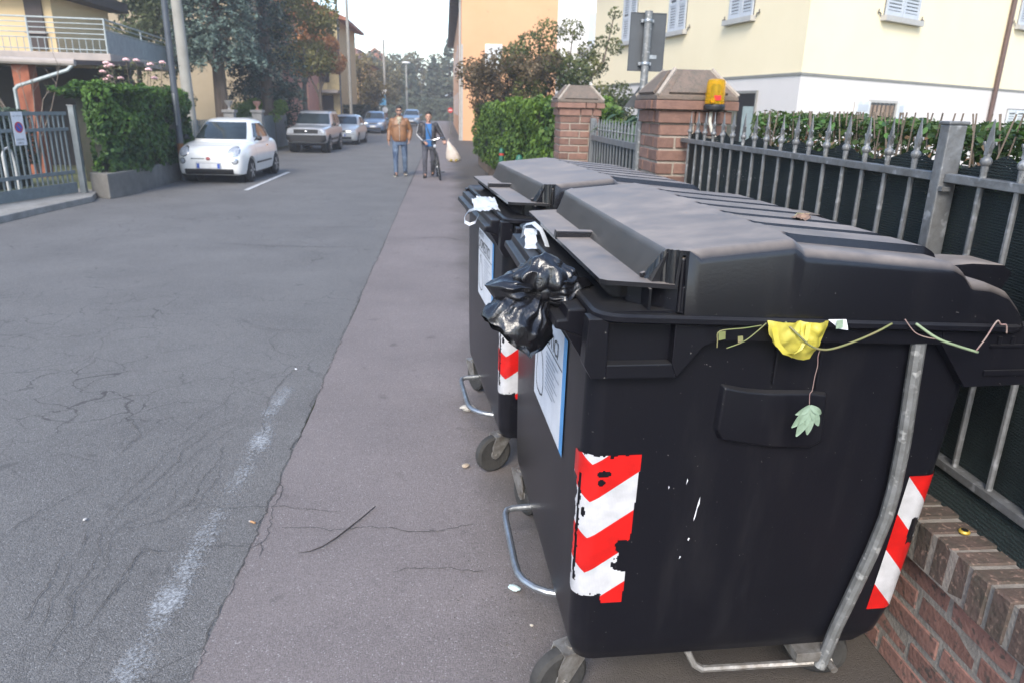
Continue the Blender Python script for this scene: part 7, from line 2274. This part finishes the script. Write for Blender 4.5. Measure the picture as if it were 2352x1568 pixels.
mb = MB(); ribbon(mb, [L_(.420, -.042, 1.31), L_(.432, -.048, 1.27), L_(.455, -.052, 1.245), L_(.472, -.054, 1.240), L_(.492, -.052, 1.252), L_(.508, -.048, 1.280), L_(.512, -.042, 1.318)], .014, (.8, -.2, .4)); mb.build('loop_handle', M_yfilm, YB, smooth='all')

# vines and leaf
M_vine = mat('green_vine', (.13, .17, .055), .6, col2=(.20, .16, .08), scale=30)
M_pvine = mat('purple_stem', (.23, .13, .13), .6, col2=(.30, .24, .20), scale=30)
M_gleaf = mat('grey_green_leaf', (.235, .315, .235), .55, col2=(.19, .27, .19), scale=18, bump=.3, bscale=60)
VN = empty('vine_twig', tuple(W1(.50, -.04, 1.30)), R(2), 'thin green vine with a hanging lobed leaf trapped under the nearest lid', 'vine')
Lv = lambda u, v, z: Vector((u - .50, v + .04, z - 1.30))
def vine(pts, r, m_, name='stem', par=VN):
    mb = MB(); P = [Lv(*p) for p in pts]
    Q = []
    for i in range(len(P) - 1):
        p0, p1, p2, p3 = P[max(i - 1, 0)], P[i], P[i + 1], P[min(i + 2, len(P) - 1)]
        for k in range(5):
            t = k / 5
            Q.append(.5 * ((2 * p1) + (p2 - p0) * t + (2 * p0 - 5 * p1 + 4 * p2 - p3) * t * t + (3 * p1 - p0 - 3 * p2 + p3) * t ** 3))
    Q.append(P[-1]); mb.tube(Q, r, 6); return mb.build(name, m_, par, smooth='all')
vine([(.454, -.03, 1.321), (.482, -.052, 1.293), (.516, -.055, 1.266), (.551, -.05, 1.253), (.588, -.045, 1.253), (.648, -.04, 1.27), (.707, -.035, 1.293), (.748, -.03, 1.313)], .0030, M_vine)
vine([(.407, -.025, 1.317), (.381, -.03, 1.295), (.351, -.03, 1.271), (.307, -.03, 1.254)], .0016, M_vine)
vine([(.395, -.025, 1.311), (.347, -.03, 1.306), (.284, -.03, 1.299), (.281, -.03, 1.273), (.282, -.03, 1.256)], .0016, M_vine)
vine([(.552, -.045, 1.252), (.549, -.045, 1.232), (.552, -.045, 1.207), (.549, -.045, 1.177), (.548, -.045, 1.139), (.543, -.045, 1.129), (.547, -.045, 1.098)], .0011, M_pvine, 'tendril')
lobes = [(-.60, .075, .026), (-.28, .092, .030), (.06, .085, .026), (.50, .068, .022), (.95, .042, .018), (-1.0, .045, .02)]
mb = MB()
for a, L2, w in lobes:
    n = 9; left, right, mid = [], [], []
    for k in range(n):
        t = k / (n - 1); ww = w * .5 * (math.sin(math.pi * (.10 + .88 * t)) ** .8)
        cx, cz = math.sin(a) * L2 * t, -math.cos(a) * L2 * t
        px, pz = math.cos(a) * ww, math.sin(a) * ww
        yy = -.045 - .006 * math.sin(math.pi * t) - .002 * abs(a)
        left.append(Lv(.547 + cx - px, yy - .003, 1.098 + cz - pz)); mid.append(Lv(.547 + cx, yy, 1.098 + cz)); right.append(Lv(.547 + cx + px, yy - .003, 1.098 + cz + pz))
    V = left + mid + right
    mb.raw(V, [(k, k + 1, n + k + 1, n + k) for k in range(n - 1)] + [(n + k, n + k + 1, 2 * n + k + 1, 2 * n + k) for k in range(n - 1)])
mb.build('leaf', M_gleaf, VN, smooth='all')
for (u, z, s) in ((.284, 1.275, .016), (.335, 1.268, .012), (.595, 1.300, .016)):
    mb = MB(); sheet_patch(mb, (Lv(u, -.03, z), Lv(u + s, -.034, z + .004), Lv(u + s * .8, -.034, z + s * 1.6), Lv(u - s * .2, -.03, z + s * 1.4)), .003, u * 9, 5); mb.build('leaf', M_gleaf if u > .5 else M_vine, VN, smooth='all')
VR = empty('bent_stem', tuple(W1(.90, -.04, 1.28)), R(2), 'pale green bent stem sticking out at the right end of the nearest lid', 'vine')
Lv = lambda u, v, z: Vector((u - .90, v + .04, z - 1.28))
vine([(.821, -.022, 1.309), (.878, -.035, 1.273), (.935, -.038, 1.253), (1.006, -.035, 1.232)], .0038, mat('pale_stem', (.28, .36, .22), .6), 'stem', VR)
vine([(.999, -.036, 1.236), (1.015, -.04, 1.272), (1.036, -.04, 1.318), (1.050, -.04, 1.309), (1.066, -.04, 1.307), (1.073, -.04, 1.284)], .0022, M_pvine, 'stem', VR)
vine([(.786, -.024, 1.322), (.814, -.03, 1.29), (.842, -.033, 1.277), (.879, -.035, 1.27)], .0014, M_pvine, 'stem', VR)
PS = empty('paper_scrap', tuple(W1(.60, -.02, 1.31)), R(2), 'small white paper corner beside the yellow bag', 'paper')
mb = MB(); sheet_patch(mb, [Vector((u - .60, v + .02, z - 1.31)) for u, v, z in ((.577, -.018, 1.322), (.628, -.018, 1.322), (.631, -.028, 1.296), (.607, -.026, 1.299))], .003, 3.0, 8); mb.build('paper', M_paper, PS, smooth='all')
# paint scratches and chips on the end face
mb = MB()
for pts in ([(.319, .784), (.320, .76), (.315, .745), (.313, .72), (.309, .703), (.308, .712), (.312, .74), (.315, .765)], [(.300, .648), (.304, .645), (.301, .636), (.298, .640)], [(.281, .586), (.285, .582), (.279, .574)], [(.274, .845), (.277, .838), (.273, .825)], [(.222, .823), (.225, .820), (.222, .812)]):
    mb.raw([(u, body_dims(z)[2] - .0012, z) for u, z in pts], [tuple(range(len(pts)))])
s_ = mb.build('paint_chip', M_paper, bin1); tag(s_, kind='stuff')

# dry leaf on the lid, cap on the wall, bits on the ground
DL = empty('dry_leaf', tuple(W1(.79, .57, 1.492)), R(20), 'curled dry brown leaf lying on the ribbed lid', 'leaf')
mb = MB(); sheet_patch(mb, ((-.05, -.02, .002), (.03, -.025, .004), (.055, .02, .012), (-.03, .03, .010)), .012, 4.4, 14, 40, lambda s, t: (s - .5) ** 2 + (t - .5) ** 2 < .24); mb.build('blade', mat('dry_brown', (.26, .17, .12), .8, col2=(.12, .07, .05), scale=40), DL, smooth='all')
mb = MB(); mb.tube([(-.01, .02, .008), (.03, .05, .012), (.10, .06, .006)], .0015, 5); mb.build('stalk', mat('straw', (.42, .36, .18), .7), DL)
BC = empty('bottle_cap', (1.603, 1.823, .598), 0, 'yellow and black bottle cap lying on the brick coping', 'bottle cap')
mb = MB(); mb.lathe((0, 0, 0), [(.016, 0), (.0165, .004), (.014, .008), (.011, .009)], 20); mb.build('rim', mat('yellow_tin', (.62, .42, .06), .4, .3), BC, smooth=True)
mb = MB(); mb.lathe((0, 0, .0092), [(.011, 0), (.001, .0005)], 16); mb.build('top', M_trim, BC)
CG = empty('cigarette_end', (-.875, 2.955, .004), R(60), 'cigarette end lying on the joint of road and pavement', 'cigarette end')
mb = MB(); mb.tube([(0, -.014, .005), (0, .012, .005)], .0048, 8); mb.build('filter', mat('filter_paper', (.45, .25, .12), .8), CG)
mb = MB(); mb.tube([(0, .0121, .005), (0, .022, .005)], .0046, 8); mb.build('ash_end', mat('ash', (.35, .33, .31), .9), CG)
TW = empty('twig', (-.45, 2.85, .004), 0, 'long thin dark twig curved across the pavement', 'twig')
mb = MB(); P = [(-.337, 3.068), (-.385, 2.98), (-.434, 2.895), (-.485, 2.81), (-.534, 2.747), (-.580, 2.715), (-.628, 2.705)]
mb.tube([(x + .45, y - 2.85, .003) for x, y in P], [.002, .0026, .003, .003, .0026, .002, .001], 6); mb.build('stem', mat('dark_twig', (.05, .04, .035), .9), TW, smooth='all')
TL = empty('crumpled_tissue', (.265, 2.41, .005), R(-30), 'pale teal crumpled wrapper on the pavement beside the foot bar', 'wrapper')
mb = MB(); mb.ball((0, 0, .010), (.024, .014, .011), 14, 10, jit=.25, seed=8); mb.build('wad', mat('teal_wrapper', (.36, .50, .50), .5, col2=(.55, .60, .58), scale=40), TL)
# larger scraps near the farther container
for k, (x, y, s, c) in enumerate(((.135, 4.2, .045, (.50, .47, .42)), (.10, 3.45, .022, (.42, .34, .26)), (-1.63, 3.02, .010, (.62, .60, .58)), (-1.07, 4.98, .012, (.62, .63, .66)), (.31, 2.20, .008, (.55, .5, .42)))):
    q = empty('litter_scrap', (x, y, .003), R(40 * k), ['dirty pale plastic lump behind the far foot bar', 'small brown scrap on the pavement by the far caster', 'tiny pale chip on the road left of the worn line', 'tiny white scrap on the road near the worn line', 'small pale crumb beside the near foot bar'][k], 'litter', 'small litter on the ground')
    mb = MB(); mb.ball((0, 0, s * .4), (s, s * .7, s * .45), 12, 8, jit=.3, seed=k); mb.build('lump', mat('scrap_%d' % k, c, .8, col2=tuple(v * .7 for v in c), scale=40), q)
# grit and leaf crumbs gathered along the containers
gg = np.random.default_rng(3)
n = 900
x = .40 - np.abs(gg.normal(0, .22, n)); y = gg.uniform(1.5, 5.0, n)
P = np.stack([x - .04 * (y - 1.7) * 1.2, y, np.full(n, .004)], 1)
o = leaf_cloud('ground_grit', P, np.tile([0, 0, 1.], (n, 1)), .007, mat('grit', (.05, .042, .036), .95, col2=(.16, .14, .12), attr=True), None, 4, aspect=.7, spread=.35)
tag(o, 'dark grit and crumbs along the foot of the containers', 'grit', kind='stuff')

# ------------------------------------------------------------------ faint autumn haze
mb = MB(); mb.span((-900, -900, -1.2), (900, 1300, 16.5))
m = bpy.data.materials.new('haze_air'); m.use_nodes = True
nt = m.node_tree; nt.nodes.remove(nt.nodes['Principled BSDF'])
pv = nt.nodes.new('ShaderNodeVolumePrincipled'); pv.inputs['Color'].default_value = (.92, .95, 1, 1); pv.inputs['Density'].default_value = .0019; pv.inputs['Anisotropy'].default_value = .2
nt.links.new(pv.outputs[0], nt.nodes['Material Output'].inputs['Volume'])
tag(mb.build('haze', m), 'thin pale haze in the street air', 'haze', kind='stuff')
scene.cycles.volume_bounces = 1
